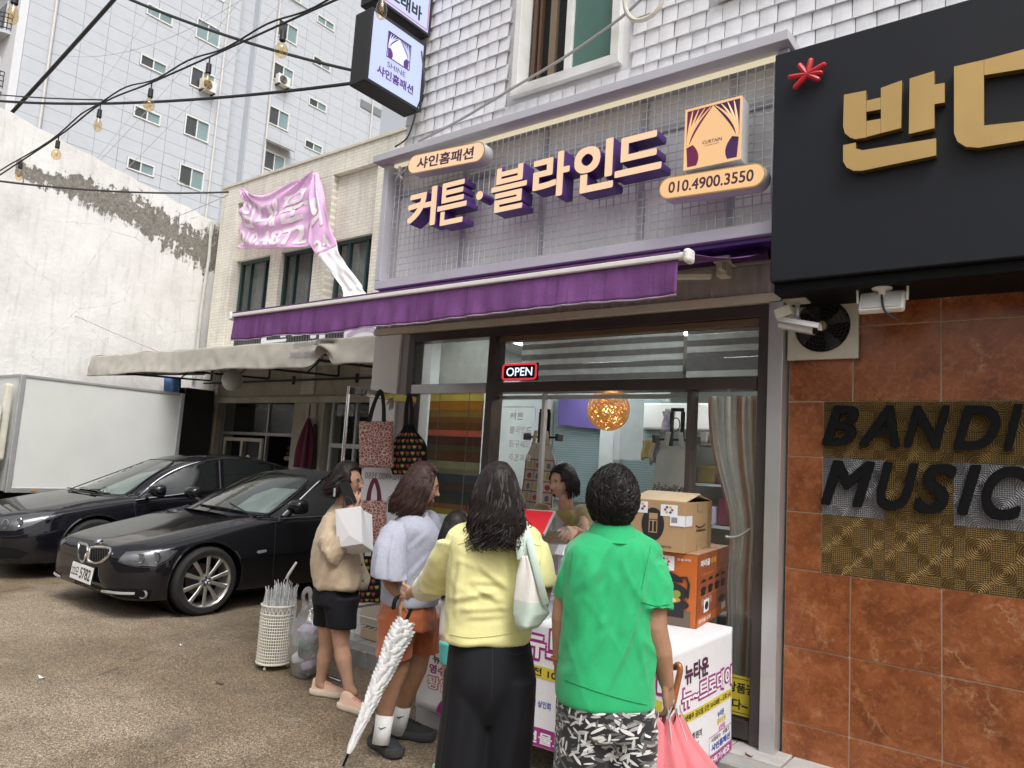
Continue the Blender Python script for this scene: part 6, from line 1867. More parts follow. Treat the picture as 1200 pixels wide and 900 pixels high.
text(b, 'Fulmoon', RB, .35 * d, .06 * h, .02, 0, 0, .38 * d, .38 * h, .001)
b.tube([RB @ Vector((lerp(.36, .7, i / 8) * d, (.52 - .05 * math.sin(math.pi * i / 8)) * h, .0015)) for i in range(9)], .003, 4)
b.build('print', K['ink'], bb, smooth=0)
b = B(); b.box(.4 * d, .62 * d, .8 * h, 1.0 * h, .001, .0015, 0, RB); b.box(.42 * d, .62 * d, .0, .12 * h, .001, .0015, 0, RB); b.build('tape', K['tape'], bb, smooth=0)

ac_ = empty('acrylic_case', (-2.4, 3.5, TZ), 'clear acrylic case with a sloping red board on the promotion table', 'display case')
tl_, tr_ = at(606, 597, 4.08), at(650, 600, 4.08); bl_, br_ = at(596, 620, 3.92), at(637, 627, 3.92)
flat('red_board', K['redpaint'], [bl_, br_, tr_, tl_], ac_, .008)
q = B(); q.tube([br_, tr_], .009, 6); q.tube([tr_, tl_], .006, 6); q.build('edge_trim', K['alu'], ac_)
zt0 = TZ + .006
flo = [Vector((p.x, p.y, zt0)) for p in (bl_, br_, tr_, tl_)]
bk_r = tr_ + Vector((-.05, .26, -.12)); bk_l = tl_ + Vector((-.05, .26, -.12))
flat('clear_side', K['acrylic'], [flo[1], br_, tr_, bk_r, Vector((bk_r.x, bk_r.y, zt0))], ac_, .004)
flat('clear_back', K['acrylic'], [tr_, tl_, bk_l, bk_r], ac_, .004)
flat('clear_front', K['acrylic'], [flo[0], flo[1], br_, bl_], ac_, .004)
rs = random.Random(31)
def cards(n, cx_, cy_, sx, sy, mats, name, lab, zmax=.12):
 r_ = empty(name, (cx_, cy_, zt0), lab, 'small packets')
 for k in range(n):
  x, y = cx_ + rs.uniform(-sx, sx), cy_ + rs.uniform(-sy, sy); z_ = zt0 + .004 + rs.uniform(0, zmax) * (1 - abs(x - cx_) / sx * .6)
  M_ = Matrix.Translation((x, y, z_ + .012)) @ Matrix.Rotation(rs.uniform(0, 3), 4, 'Z') @ Matrix.Rotation(rs.uniform(-.6, .6), 4, 'X')
  B().box(-.04, .04, -.025, .025, -.006, .006, 0, M_).build('packet', K[rs.choice(mats)], r_, smooth=0, bevel=.002)
p = on('z', zt0, 660, 705)
cards(46, p.x, p.y + .02, .15, .14, ['paperwhite', 'lilac', 'paperwhite', 'greyink', 'lilac'], 'prize_packets', 'heap of small white and lilac packets in the clear case on the table', .16)
p = on('z', zt0, 680, 728)
wbx = empty('white_box_stack', (p.x, p.y, zt0), 'stack of small white boxes at the table front beside the green shirt', 'boxes')
for k in range(3):
 B().box(-.09, .09, -.05, .05, 0, .05, 0, Matrix.Translation((p.x + .01 * k, p.y + .06, zt0 + .052 * k)) @ Matrix.Rotation(.1 * k, 4, 'Z')).build('box', K['paperwhite'], wbx, smooth=0, bevel=.003)
pk = at(676, 640, 4.25)
pbx = empty('lilac_box', pk, 'open lilac box standing on the table between the cartons and the case', 'box')
B().box(-.09, .09, -.05, .05, -.34, 0, 0, Matrix.Translation(pk)).build('box_body', K['lilac'], pbx, smooth=0, bevel=.003)
B().add([pk + Vector(q_) for q_ in ((-.09, -.05, .001), (.09, -.05, .001), (.09, -.09, -.05), (-.09, -.09, -.05))], [(0, 1, 2, 3)]).build('flap', K['paperwhite'], pbx, smooth=0, thick=.003)

# ================================================================ bag rack at the left of the window
rk = empty('display_rack', (-4.25, 3.9, PZ), 'chrome display rack carrying patterned bags by the grey pillar', 'rack')
RX = -4.25
ra, rb2 = on('x', RX, 408, 455), on('x', RX, 487, 466)
boxobj('rail', K['chrome'], RX - .012, RX + .012, ra.y, rb2.y, ra.z - .045, ra.z + .015, rk, .003)
for y in (ra.y + .01, rb2.y - .03):
 B().tube([(RX, y, PZ if y > 3.9 else 0), (RX, y, ra.z - .045)], .013, 8).build('post', K['chrome'], rk)
boxobj('foot', K['chrome'], RX - .2, RX + .2, ra.y - .005, ra.y + .025, 0, .02, rk, .004)
boxobj('cross_rail', K['chrome'], RX - .01, RX + .01, ra.y, rb2.y, .45, .47, rk, .003)
rv = RIGHT
def bag(name, lab, px, D, m, strapm, htop, hx, tulip=False, bulge=.05, handle=.5, drawstring=False):
 TL, BR = at(px[0], px[1], D), at(px[2], px[3], D)
 TR, BL = at(px[2], px[1], D), at(px[0], px[3], D)
 r_ = empty(name, BL.lerp(BR, .5), lab, 'bag')
 nrm = Vector((RIGHT.y, -RIGHT.x, 0))
 def f(u, v, s_):
  p = TL.lerp(TR, u).lerp(BL.lerp(BR, u), v)
  if drawstring:
   c = TL.lerp(TR, .5).lerp(BL.lerp(BR, .5), v); p = c + (p - c) * float(.3 + .7 * sstep(0, .45, v) - .08 * sstep(.85, 1, v))
  bz = bulge * (math.sin(math.pi * u) ** .6) * (math.sin(math.pi * min(1, .12 + v * .88)) ** .5 if v < 1 else .0)
  return p + nrm * (s_ * bz + .006 * math.sin(u * 13 + v * 4))
 b = B()
 b.sheet(lambda u, v: f(u, v, 1), 20, 20); b.sheet(lambda u, v: f(1 - u, v, -.7), 20, 20)
 b.build('bag_body', m, r_, thick=.003)
 top = at(hx, htop, D)
 for s_, o_ in ((1, .015), (-1, -.015)):
  a_, c_ = f(.28, .02, s_), f(.72, .02, s_)
  P_ = catmull([a_, a_.lerp(top, .55) - RIGHT * .012, top + nrm * o_, c_.lerp(top, .55) + RIGHT * .012, c_], 6)
  B().tube(P_, .014, 6, flat=(nrm, .25)).build('handle', strapm, r_)
 if tulip:
  cols_ = ['tulip_yellow', 'tulip_red', 'tulip_green']
  for c_, rgb in zip(cols_, ((.5, .36, .05), (.42, .05, .05), (.03, .13, .09))):
   if c_ not in K: K[c_] = Mt(c_, rgb, .8)
  bs = [B(), B(), B()]
  W_, H_ = (TR - TL).length, (TL - BL).length
  nx = max(3, round(W_ / .042)); ny = max(3, round(H_ / .05))
  for i in range(nx):
   for j in range(ny):
    cu, cv = (i + .5 + (.25 if j % 2 else -.1)) / nx, (j + .55) / ny
    if not (.05 < cu < .95) or cv > .97 or (drawstring and cv < .12): continue
    su, sv = .36 / nx, .3 / ny
    G = lambda a, c: f(min(max(cu + a * su, .005), .995), min(max(cv + c * sv, .005), .995), 1) + nrm * .004
    k = (i + 2 * j) % 2
    bs[k].add([G(*q) for q in ((-1, -.9), (-.45, -.2), (0, -.95), (.45, -.2), (1, -.9), (.85, .35), (.35, .75), (-.35, .75), (-.85, .35))], [(0, 1, 8), (1, 2, 3), (3, 4, 5), (1, 3, 5, 6, 7, 8)])
    bs[2].add([G(*q) for q in ((-1.1, .35), (-.1, 1.1), (0, 1.5), (-.6, 1.25))], [(0, 1, 2, 3)]); bs[2].add([G(*q) for q in ((1.1, .35), (.6, 1.25), (0, 1.5), (.1, 1.1))], [(0, 1, 2, 3)])
  for k in range(3): bs[k].build('print_tulip' if k < 2 else 'print_leaf', K[cols_[k]], r_, smooth=0, kind='stuff')
 return r_, f, nrm
K['dotweb'] = mat_cloth('black_dotted_webbing', (.02, .02, .022, 1))
bag('floral_tote', 'red floral tote with black webbing handles hung on the chrome rack', (421, 494, 461, 548), 5.5, K['redfloral'], K['dotweb'], 458, 446)
bag('tulip_bag', 'black drawstring bag with red and yellow tulips hung at the pillar', (458, 498, 500, 556), 5.62, K['blackcloth'], K['dotweb'], 462, 480, True, drawstring=True)
bag('floral_tote', 'small red floral tote with maroon handles hung low beside the phoning woman', (423, 586, 453, 640), 5.3, K['redfloral'], K['maroon'], 562, 439)
bag('tulip_bag', 'black tulip print bag hung low behind the beige jacket', (416, 652, 446, 706), 5.55, K['blackcloth'], K['dotweb'], 630, 432, True)
fk = at(458, 470, 5.5)
b = B()
rs = random.Random(4)
for k in range(60):
 d = Vector((rs.gauss(0, 1), rs.gauss(0, 1), rs.gauss(0, 1.4))).normalized()
 b.tube([fk + d * .012, fk + Vector((d.x * .03, d.y * .03, d.z * .055)) - Vector((0, 0, .02))], [.006, .002], 4)
b.build('fur_charm', Mt('grey_fur', (.3, .28, .25), .9), smooth=0, label='grey fluffy charm hanging between the two upper bags', cat='charm')
bp = [at(424, 549, 5.75), at(474, 547, 5.75), at(470, 665, 5.75), at(420, 668, 5.75)]
wb_ = empty('acrylic_board', bp[3], 'white acrylic board with reversed phone number behind the hanging bags', 'board')
flat('board', K['paperwhite'], bp, wb_, .006)
WMx = frame(RIGHT, (0, 0, 1), bp[0] - Vector((RIGHT.y, -RIGHT.x, 0)) * -.006)
qv, qf = fit('010.4900.3550', .3, .05, .006)
B().add([WMx @ Vector((.33 - p_[0], -.075 + p_[1], p_[2])) for p_ in qv], qf).build('print', K['greyink'], wb_, smooth=0)
ws = empty('wire_shelf', (-4.05, 3.95, PZ), 'white wire shelf holding pale cartons behind the two women', 'shelf')
s0 = on('z', PZ, 432, 752)
for k in range(6):
 B().tube([(s0.x - .15 + .06 * k, s0.y, .22), (s0.x - .15 + .06 * k, s0.y + .3, .22)], .004, 5).build('wire', K['white'], ws)
B().tube([(s0.x + .18, s0.y, PZ), (s0.x + .18, s0.y, .3), (s0.x + .22, s0.y + .02, .42)], .008, 6).tube([(s0.x - .18, s0.y, PZ), (s0.x - .18, s0.y, .42)], .008, 6).tube([(s0.x - .18, s0.y, .3), (s0.x + .18, s0.y, .3)], .006, 6).build('wire_frame', K['white'], ws)
boxobj('carton', Mt('pale_carton', (.55, .5, .4), .8), s0.x - .16, s0.x + .12, s0.y + .03, s0.y + .28, .23, .5, ws, .006)
boxobj('carton', K['cardin'], s0.x - .14, s0.x + .14, s0.y + .03, s0.y + .26, PZ + .002, .205, ws, .006)

# ================================================================ basket with clear umbrellas, plastic bag
BC = Vector((-4.67, 3.4, 0)); BR_ = .118
bk_ = empty('umbrella_basket', BC, 'cream woven metal basket holding clear folded umbrellas on the road', 'basket')
b = B()
for k in range(44):
 a_ = 2 * math.pi * k / 44
 b.tube([BC + Vector((BR_ * math.cos(a_), BR_ * math.sin(a_), z_)) for z_ in (.045, .2, .385)], .0042, 4)
for j in range(17):
 z_ = .05 + .021 * j
 b.tube([BC + Vector(((BR_ + .003 * (1 if i % 2 else -1)) * math.cos(2 * math.pi * i / 44), (BR_ + .003 * (1 if i % 2 else -1)) * math.sin(2 * math.pi * i / 44), z_)) for i in range(45)], .0045, 4, cap=False)
b.build('lattice', K['wire_cream'], bk_)
b = B()
for z_, r_ in ((.392, .006), (.452, .008), (.045, .007)):
 b.tube([BC + Vector((BR_ * 1.01 * math.cos(t_), BR_ * 1.01 * math.sin(t_), z_)) for t_ in [2 * math.pi * k / 40 for k in range(41)]], r_, 6, cap=False)
b.build('hoop', K['wire_cream'], bk_)
b = B()
for k in range(12):
 a_ = 2 * math.pi * k / 12
 P_ = []
 for i in range(13):
  t_ = i / 12; aa = a_ + .52 * t_; z_ = .422 + .024 * math.sin(t_ * 4 * math.pi)
  P_.append(BC + Vector((BR_ * math.cos(aa), BR_ * math.sin(aa), z_)))
 b.tube(P_, .003, 4)
b.build('scroll_band', K['wire_cream'], bk_)
B().lathe([(.001, .05), (BR_ - .004, .052)], Matrix.Translation(BC), 24).build('base', K['wire_cream'], bk_)
for k in range(3):
 a_ = k * 2.09 - 1.2
 B().tube([BC + Vector((.1 * math.cos(a_), .1 * math.sin(a_), .05)), BC + Vector((.1 * math.cos(a_), .1 * math.sin(a_), .02))], .004, 5).ball(BC + Vector((.1 * math.cos(a_), .1 * math.sin(a_), .013)), .012, 8).build('foot', K['wire_cream'], bk_)
def foldumb(base, top, r_, lab, m, hand=None, nf=8, hm='white', ruffle=0):
 u_ = empty('folded_umbrella', base, lab, 'umbrella')
 ax = (top - base); L_ = ax.length; ax.normalize(); e1 = ax.orthogonal().normalized(); e2 = ax.cross(e1)
 rg = []
 for i in range(13):
  t_ = i / 12; rr = r_ * (.35 + .65 * math.sin(math.pi * min(1, .1 + t_ * .75)) ** .8)
  rg.append([base + ax * (L_ * t_) + (e1 * math.cos(a_) + e2 * math.sin(a_)) * rr * (1 + .3 * math.cos(nf * a_ + t_ * 3)) for a_ in [2 * math.pi * k / 48 for k in range(48)]])
 B().rings(rg, cap=False).build('canopy', m, u_)
 q = B()
 for k in range(nf):
  a_ = 2 * math.pi * k / nf
  q.tube([base + ax * .02 + (e1 * math.cos(a_) + e2 * math.sin(a_)) * r_ * .3, base + ax * L_ + (e1 * math.cos(a_) + e2 * math.sin(a_)) * r_ * .9, base + ax * (L_ + .025) + (e1 * math.cos(a_) + e2 * math.sin(a_)) * r_ * 1.0], .002, 4)
 q.build('rib', K['white'], u_)
 if hand is not None:
  B().tube([base + ax * L_ * .7, hand], .005, 6).build('shaft', K['alu'], u_)
  d = (hand - top).normalized()
  B().tube([hand - d * .05, hand, hand + d * .11], [.007, .011, .0085], 10, rnd=True).build('handle', K[hm], u_)
 return u_
foldumb(BC + Vector((-.05, -.03, .06)), BC + Vector((-.06, -.02, .55)), .055, 'clear vinyl umbrella folded at the left of the basket', K['clearvinyl'])
foldumb(BC + Vector((.0, .0, .06)), BC + Vector((.01, .01, .6)), .06, 'clear vinyl umbrella folded in the basket with a tall white handle', K['clearvinyl'], at(339, 672, 5.5))
foldumb(BC + Vector((.05, .03, .06)), BC + Vector((.07, .04, .58)), .055, 'clear vinyl umbrella folded at the right of the basket', K['clearvinyl'])
pg = empty('plastic_bag', (-4.33, 3.38, 0), 'clear plastic carrier bag stuffed with goods beside the basket', 'bag')
pc_ = at(362, 740, 5.35); pc_.z = 0
ico = bmesh.new(); bmesh.ops.create_icosphere(ico, subdivisions=4, radius=1)
V = np.array([v_.co for v_ in ico.verts]); Fc = [tuple(v_.index for v_ in f.verts) for f in ico.faces]; ico.free()
nn = vnoise(V * 2.6 + 3) * .12 + vnoise(V * 6) * .06 + vnoise(V * 13) * .03
Vb = V * (1 + nn)[:, None]
Vb = np.stack([Vb[:, 0] * .15, Vb[:, 1] * .13, np.maximum(Vb[:, 2] * .27 + .25, .008)], 1)
taper = 1 - .45 * sstep(.32, .55, Vb[:, 2]); Vb[:, 0] *= taper; Vb[:, 1] *= taper
B().add([tuple(Vector(p_) + pc_) for p_ in Vb], Fc).build('film', K['plasticbag'], pg, smooth=180)
for s_ in (-1, 1):
 P_ = catmull([pc_ + Vector((-.07 * s_, 0, .46)), pc_ + Vector((-.1 * s_, .0, .56)), pc_ + Vector((-.05 * s_, .01, .6)), pc_ + Vector((.0, .0, .5))], 6)
 B().tube(P_, [.02] * len(P_), 8, flat=((0, 1, 0), .3)).build('handle', Glass('milky_film', (.9, .9, .9, 1), .2, 1.5, dirt=.7) if s_ < 0 else bpy.data.materials['milky_film'], pg)
rs = random.Random(17)
for k, mm in enumerate(['greyink', 'lilac', 'paperwhite', 'intdark', 'cardin', 'tulip_green', 'greyink', 'lilac', 'maroon', 'shadegrey']):
 c = pc_ + Vector((rs.uniform(-.06, .06), rs.uniform(-.05, .05), .06 + .038 * k))
 M_ = Matrix.Translation(c) @ Matrix.Rotation(rs.uniform(0, 3), 4, 'Z') @ Matrix.Rotation(rs.uniform(-.5, .5), 4, 'X')
 B().box(-.07, .07, -.045, .045, -.03, .03, 0, M_).build('packed_goods', K[mm], pg, smooth=0, bevel=.015)

# ================================================================ camera and lamp under the black sign
cc_ = empty('security_camera', (-1.25, 4.0, 2.45), 'silver bullet security camera on a bracket under the black sign', 'security camera')
jb = on('y', 4.05, 934, 343)
boxobj('junction_box', K['ivory'], jb.x - .055, jb.x + .055, 4.0, 4.1, jb.z - .04, jb.z + .05, cc_, .006)
boxobj('box_lid', K['ivory'], jb.x - .06, jb.x + .06, 3.995, 4.105, jb.z - .055, jb.z - .042, cc_, .003)
bd = on('y', 4.0, 933, 384); bt = on('y', 4.0, 915, 379); be = on('y', 3.98, 955, 386)
B().tube([(jb.x + .005, 4.05, jb.z - .04), (jb.x + .005, 4.04, bd.z + .04)], .014, 10).tube([(jb.x + .005, 4.04, bd.z + .06), bd + Vector((0, 0, .02))], .02, 10).build('arm', K['alu'], cc_)
B().tube([bt, be], .032, 18).build('body', K['alu'], cc_)
dv = (be - bt).normalized()
B().tube([be - dv * .004, be + dv * .003], .026, 16).build('lens', K['black'], cc_)
vs_ = B(); vs_.rings([[bt.lerp(be, t_) + dv * .0 + Vector((0, -.036 * math.cos(a_), .034 * math.sin(a_) + .004)) for a_ in [math.pi * k / 12 for k in range(13)]] for t_ in (-.05, 1.15)], cap=False, closed=False)
vs_.build('sun_shield', K['whiteplastic'], cc_, thick=.003)
kn = on('y', 3.99, 918, 366)
B().box(-.045, .045, -.02, .02, -.03, .03, 0, Matrix.Translation(kn) @ Matrix.Rotation(-.35, 4, 'Y')).build('bracket', K['ivory'], cc_, smooth=0, bevel=.008)
fl = empty('flood_lamp', (-.82, 3.95, 2.5), 'white flood lamp hanging in a wire yoke under the black sign', 'lamp')
f0, f1 = on('y', 3.95, 1007, 368), on('y', 3.95, 1061, 345)
fw = f1.x - f0.x
FMl = Matrix.Translation(((f0.x + f1.x) / 2, 3.95, f0.z + .055)) @ Matrix.Rotation(R(-28), 4, 'X')
B().box(-fw / 2, fw / 2, -.015, .025, -.06, .06, 0, FMl).build('housing', K['whiteplastic'], fl, smooth=0, bevel=.012)
B().box(-fw / 2 + .015, fw / 2 - .015, -.02, -.0155, -.05, .05, 0, FMl).build('back_plate', Mt('lamp_grey', (.5, .5, .48), .4, dirt=.3), fl, smooth=0, bevel=.003)
zt_ = on('y', 3.95, 1030, 328).z
B().tube([FMl @ Vector((-fw / 2 - .008, 0, 0)), ((f0.x - .012), 3.95, zt_ - .01), (f0.x + .004, 3.95, zt_), (f1.x - .004, 3.95, zt_), (f1.x + .012, 3.95, zt_ - .01), FMl @ Vector((fw / 2 + .008, 0, 0))], .006, 8).build('yoke', K['whiteplastic'], fl)
mx_ = (f0.x + f1.x) / 2
B().lathe([(.05, .025), (.045, .012), (.02, .005), (.014, -.02), (.012, -.035)], Matrix.Translation((mx_, 3.95, 2.565)), 18).build('ceiling_rose', K['whiteplastic'], fl)
B().tube(catmull([(mx_, 3.94, 2.55), (mx_ + .02, 3.9, 2.46), (mx_ + .07, 3.91, 2.41), (mx_ + .06, 3.93, 2.42)], 6), .006, 6).build('cord', K['cable'], fl)

# ================================================================ cars
def interp(tab, y):
 xs_ = [r[0] for r in tab]
 if y <= xs_[0]: return tab[0][1:]
 if y >= xs_[-1]: return tab[-1][1:]
 for i in range(len(tab) - 1):
  if xs_[i] <= y <= xs_[i + 1]:
   t_ = (y - xs_[i]) / (xs_[i + 1] - xs_[i]); n_ = len(tab[0]) - 1
   out = []
   for k in range(1, n_ + 1):
    p0, p1, p2, p3 = tab[max(i - 1, 0)][k], tab[i][k], tab[i + 1][k], tab[min(i + 2, len(tab) - 1)][k]
    h = xs_[i + 1] - xs_[i]
    m1 = (p2 - p0) / (xs_[i + 1] - xs_[max(i - 1, 0)]) * h
    m2 = (p3 - p1) / (xs_[min(i + 2, len(tab) - 1)] - xs_[i]) * h
    t2, t3 = t_ * t_, t_ ** 3
    out.append((2 * t3 - 3 * t2 + 1) * p1 + (t3 - 2 * t2 + t_) * m1 + (-2 * t3 + 3 * t2) * p2 + (t3 - t2) * m2)
   return tuple(out)
def ev_bool(me, cutters):
 o = bpy.data.objects.new('tmp', me)
 os_ = []
 for c in cutters:
  co = bpy.data.objects.new('cut', c); os_.append(co)
  m = o.modifiers.new('b', 'BOOLEAN'); m.operation = 'DIFFERENCE'; m.object = co; m.solver = 'EXACT'
 ts = bpy.data.scenes.new('scratch')
 ts.collection.objects.link(o)
 for co in os_: ts.collection.objects.link(co)
 vl = ts.view_layers[0]; vl.update()
 r_ = bpy.data.meshes.new_from_object(o.evaluated_get(vl.depsgraph))
 bpy.data.scenes.remove(ts)
 for co in os_: bpy.data.objects.remove(co)
 bpy.data.objects.remove(o)
 return r_
def tomesh(b, name='m'):
 me = bpy.data.meshes.new(name); me.from_pydata([tuple(p) for p in b.v], [], b.f); me.update(); return me
def section(W_, zt, zs, zb, belt):
 pts = [(0, zt), (.25 * W_, zt - .002), (.5 * W_, zt - .008), (.7 * W_, lerp(zt, zs, .22)), (.83 * W_, lerp(zt, zs, .62)), (.92 * W_, zs), (.962 * W_, zs - .035), (.985 * W_, lerp(zs, zb, .25)), (W_, lerp(zs, zb, .42)), (.994 * W_, lerp(zs, zb, .6)), (.975 * W_, lerp(zs, zb, .8)), (.945 * W_, lerp(zs, zb, .93)), (.86 * W_, zb), (.4 * W_, zb), (0, zb)]
 c = catmull([(x, 0, z) for x, z in pts], 3)
 return [(p.x, p.z) for p in c]
class Car:
 def __init__(s, root, xc, y0, body, house, wheels, wr, paint, n=70):
  s.root, s.xc, s.y0 = root, xc, y0
  s.off = Vector((xc, y0, 0))
  L_ = body[-1][0]
  ys_ = sorted(set([0, .01, .025, .05, .08, .12, .17, .23, .3] + [.38 + (L_ - .55) * i / n for i in range(n + 1)] + [L_ - .12, L_ - .07, L_ - .03, L_ - .01, L_]))
  b = B(); rs_ = []
  for y in ys_:
   hp_ = section(*interp(body, y), 0)
   ring = [(x, y, z) for x, z in hp_] + [(-x, y, z) for x, z in hp_[-2:0:-1]]
   rs_.append([Vector(p) for p in ring])
  b.rings(rs_)
  me = tomesh(b)
  cuts = []
  for wy in wheels:
   for sx in (-1, 1):
    cb_ = B(); Mx = Matrix.Translation((sx * .8, wy, wr + .0)) @ Matrix.Rotation(math.pi / 2, 4, 'Y')
    cb_.lathe([(.001, -.28), (wr + .045, -.28), (wr + .045, .28), (.001, .28)], Mx, 40, cap=True)
    cuts.append(tomesh(cb_))
  me = ev_bool(me, cuts)
  me.materials.clear(); me.materials.append(paint)
  bm = bmesh.new(); bm.from_mesh(me); bmesh.ops.recalc_face_normals(bm, faces=bm.faces[:]); bm.to_mesh(me)
  me.polygons.foreach_set('use_smooth', [True] * len(me.polygons)); me.set_sharp_from_angle(angle=R(42))
  s.body = link('body', me, root)
  s.bvh = [BVHTree.FromBMesh(bm)]; bm.free()
  g = B(); rs_ = []
  y = house[0][0]
  N_ = 60
  for i in range(N_ + 1):
   y = lerp(house[0][0], house[-1][0], i / N_)
   zr, Wr, Wb, zb_ = interp(house, y)
   pts = catmull([(0, 0, zr), (.4 * Wr, 0, zr - .006), (.72 * Wr, 0, zr - .028), (.92 * Wr, 0, zr - .062), (Wr, 0, lerp(zr - .1, zb_, .08) if zr - .1 > zb_ else lerp(zr, zb_, .5)), (lerp(Wr, Wb, .5), 0, lerp(max(zr - .1, zb_), zb_, .5)), (Wb, 0, zb_), (Wb, 0, zb_ - .06)], 4)
   fr_ = max(0, 1 - (y - house[0][0]) / 1.1)
   bk_ = max(0, 1 - (house[-1][0] - y) / 1.1)
   ring = [Vector((p.x, y + fr_ * .2 * (p.x / .75) ** 2 - bk_ * .2 * (p.x / .75) ** 2, p.z)) for p in pts]
   rs_.append(ring + [Vector((-p.x, p.y, p.z)) for p in ring[-1:0:-1]])
  g.rings(rs_)
  s.house = g
  bm = bmesh.new(); vs = [bm.verts.new(v) for v in g.v]
  for f in g.f:
   try: bm.faces.new([vs[i] for i in f])
   except ValueError: pass
  bmesh.ops.recalc_face_normals(bm, faces=bm.faces[:])
  s.bvh.append(BVHTree.FromBMesh(bm)); bm.free()
 def hit(s, px, py, which=(0, 1)):
  o = Vector((0, 0, EYE)) - s.off; d = ray(px, py)
  best = None
  for k in which:
   p, n_, i, dist = s.bvh[k].ray_cast(o, d)
   if p is not None and (best is None or dist < best[2]): best = (p, n_ if n_.dot(d) < 0 else -n_, dist)
  return best
 def patch(s, name, poly, mat, off=.004, step=3.0, which=(0, 1), mirror=False, parent=None, thick=0, closed_curve=True, fit_=None, label=None):
  P_ = poly
  if closed_curve:
   P_ = []
   for i in range(len(poly)):
    a_, b_ = poly[i], poly[(i + 1) % len(poly)]
    k = max(1, int(math.hypot(b_[0] - a_[0], b_[1] - a_[1]) / step))
    P_ += [(lerp(a_[0], b_[0], j / k), lerp(a_[1], b_[1], j / k)) for j in range(k)]
  pts = [Vector(p) for p in P_]; n_ = len(pts)
  x0, x1 = min(p[0] for p in P_), max(p[0] for p in P_); y0, y1 = min(p[1] for p in P_), max(p[1] for p in P_)
  gx = x0 + step * .5
  while gx < x1:
   gy = y0 + step * .5
   while gy < y1: pts.append(Vector((gx, gy))); gy += step
   gx += step
  V_, E_, F_, *_ = delaunay_2d_cdt(pts, [(i, (i + 1) % n_) for i in range(n_)], [], 1, 1e-4)
  vs = []; ok = []
  for v_ in V_:
   h = s.hit(v_.x, v_.y, which)
   ok.append(h is not None)
   vs.append(h[0] + h[1] * off if h else Vector((0, 0, 0)))
  fs_ = [tuple(f) for f in F_ if all(ok[i] for i in f)]
  fs_ = [f for f in fs_ if max((vs[f[0]] - vs[f[1]]).length, (vs[f[1]] - vs[f[2]]).length, (vs[f[2]] - vs[f[0]]).length) < .45]
  us = sorted({i for f in fs_ for i in f}); mp = {q: i for i, q in enumerate(us)}; vs = [vs[i] for i in us]; fs_ = [tuple(mp[i] for i in f) for f in fs_]
  o = None
  for sx in ((1, -1) if mirror else (1,)):
   o = B().add([(v_.x * sx, v_.y, v_.z) for v_ in vs], fs_ if sx > 0 else [f[::-1] for f in fs_]).build(name, mat, parent or s.root, smooth=60, thick=thick)
  return o
 def curve(s, name, pxs, mat, r_=.004, off=.0, n=8, which=(0, 1), mirror=False, parent=None):
  pts = []
  Q_ = catmull([(p[0], p[1], 0) for p in pxs], n) if len(pxs) > 2 else [Vector((lerp(pxs[0][0], pxs[1][0], i / n), lerp(pxs[0][1], pxs[1][1], i / n), 0)) for i in range(n + 1)]
  for q in Q_:
   h = s.hit(q.x, q.y, which)
   if h: pts.append(h[0] + h[1] * off)
  if len(pts) < 2: return None
  o = None
  for sx in ((1, -1) if mirror else (1,)):
   o = B().tube([(p.x * sx, p.y, p.z) for p in pts], r_, 6).build(name, mat, parent or s.root)
  return o
 def finish(s): s.root.location = s.off
def wheel(root, x, y, r_, rim_r, sx, style, steer=0, badge=False):
 M_ = Matrix.Translation((x, y, r_)) @ Matrix.Rotation(steer, 4, 'Z') @ Matrix.Rotation(math.pi / 2 * sx, 4, 'Y')   # local z points outward
 w_ = .11
 t = B(); t.lathe([(rim_r, -w_), (r_ - .03, -w_), (r_ - .008, -w_ + .02), (r_, -w_ + .05), (r_, w_ - .05), (r_ - .008, w_ - .018), (r_ - .03, w_ + .002), (rim_r + .012, w_), (rim_r, w_ - .006)], M_, 48)
 ty = t.build('tyre', K['tyre'], root, smooth=40)
 b = B(); b.lathe([(rim_r + .004, -w_ + .02), (rim_r - .012, -w_ + .03), (rim_r - .016, w_ - .035), (rim_r - .004, w_ - .012), (rim_r + .006, w_ - .002), (rim_r + .004, w_ - .02)], M_, 48)
 b.lathe([(.001, w_ - .02), (.05, w_ - .022), (.062, w_ - .03), (.064, w_ - .06)], M_, 24)
 o = b.build('rim', K['rim'], root, smooth=40)
 for k in range(5):
  for dd in ((-.17, .17) if style == 'double' else (0,)):
   a_ = 2 * math.pi * k / 5 + .3 + dd * (1 if style == 'double' else 0)
   a1 = 2 * math.pi * k / 5 + .3 + dd * (1.75 if style == 'double' else 0)
   p0 = M_ @ Vector((.045 * math.cos(a_), .045 * math.sin(a_), w_ - .03)); p1 = M_ @ Vector((.12 * math.cos(a1), .12 * math.sin(a1), w_ - .022)); p2 = M_ @ Vector(((rim_r - .004) * math.cos(a1), (rim_r - .004) * math.sin(a1), w_ - .024))
   wd = .017 if style == 'double' else .034
   ax = (M_.to_3x3() @ Vector((0, 0, 1)))
   B().tube([p0, p1, p2], [wd * .85, wd, wd * 1.3], 8, flat=(ax, .5)).build('spoke', K['rim'], o)
 for k in range(5):
  a_ = 2 * math.pi * k / 5 + .9
  B().lathe([(.001, w_ - .012), (.009, w_ - .014), (.009, w_ - .03)], M_ @ Matrix.Translation((.038 * math.cos(a_), .038 * math.sin(a_), 0)), 10).build('bolt', K['trimblack'], o)
 B().lathe([(.001, -.02), (.15, -.02)], M_, 24).build('brake_disc', Mt('brake_disc', (.1, .09, .085), .4, .7) if 'brake_disc' not in bpy.data.materials else bpy.data.materials['brake_disc'], o)
 return M_, o
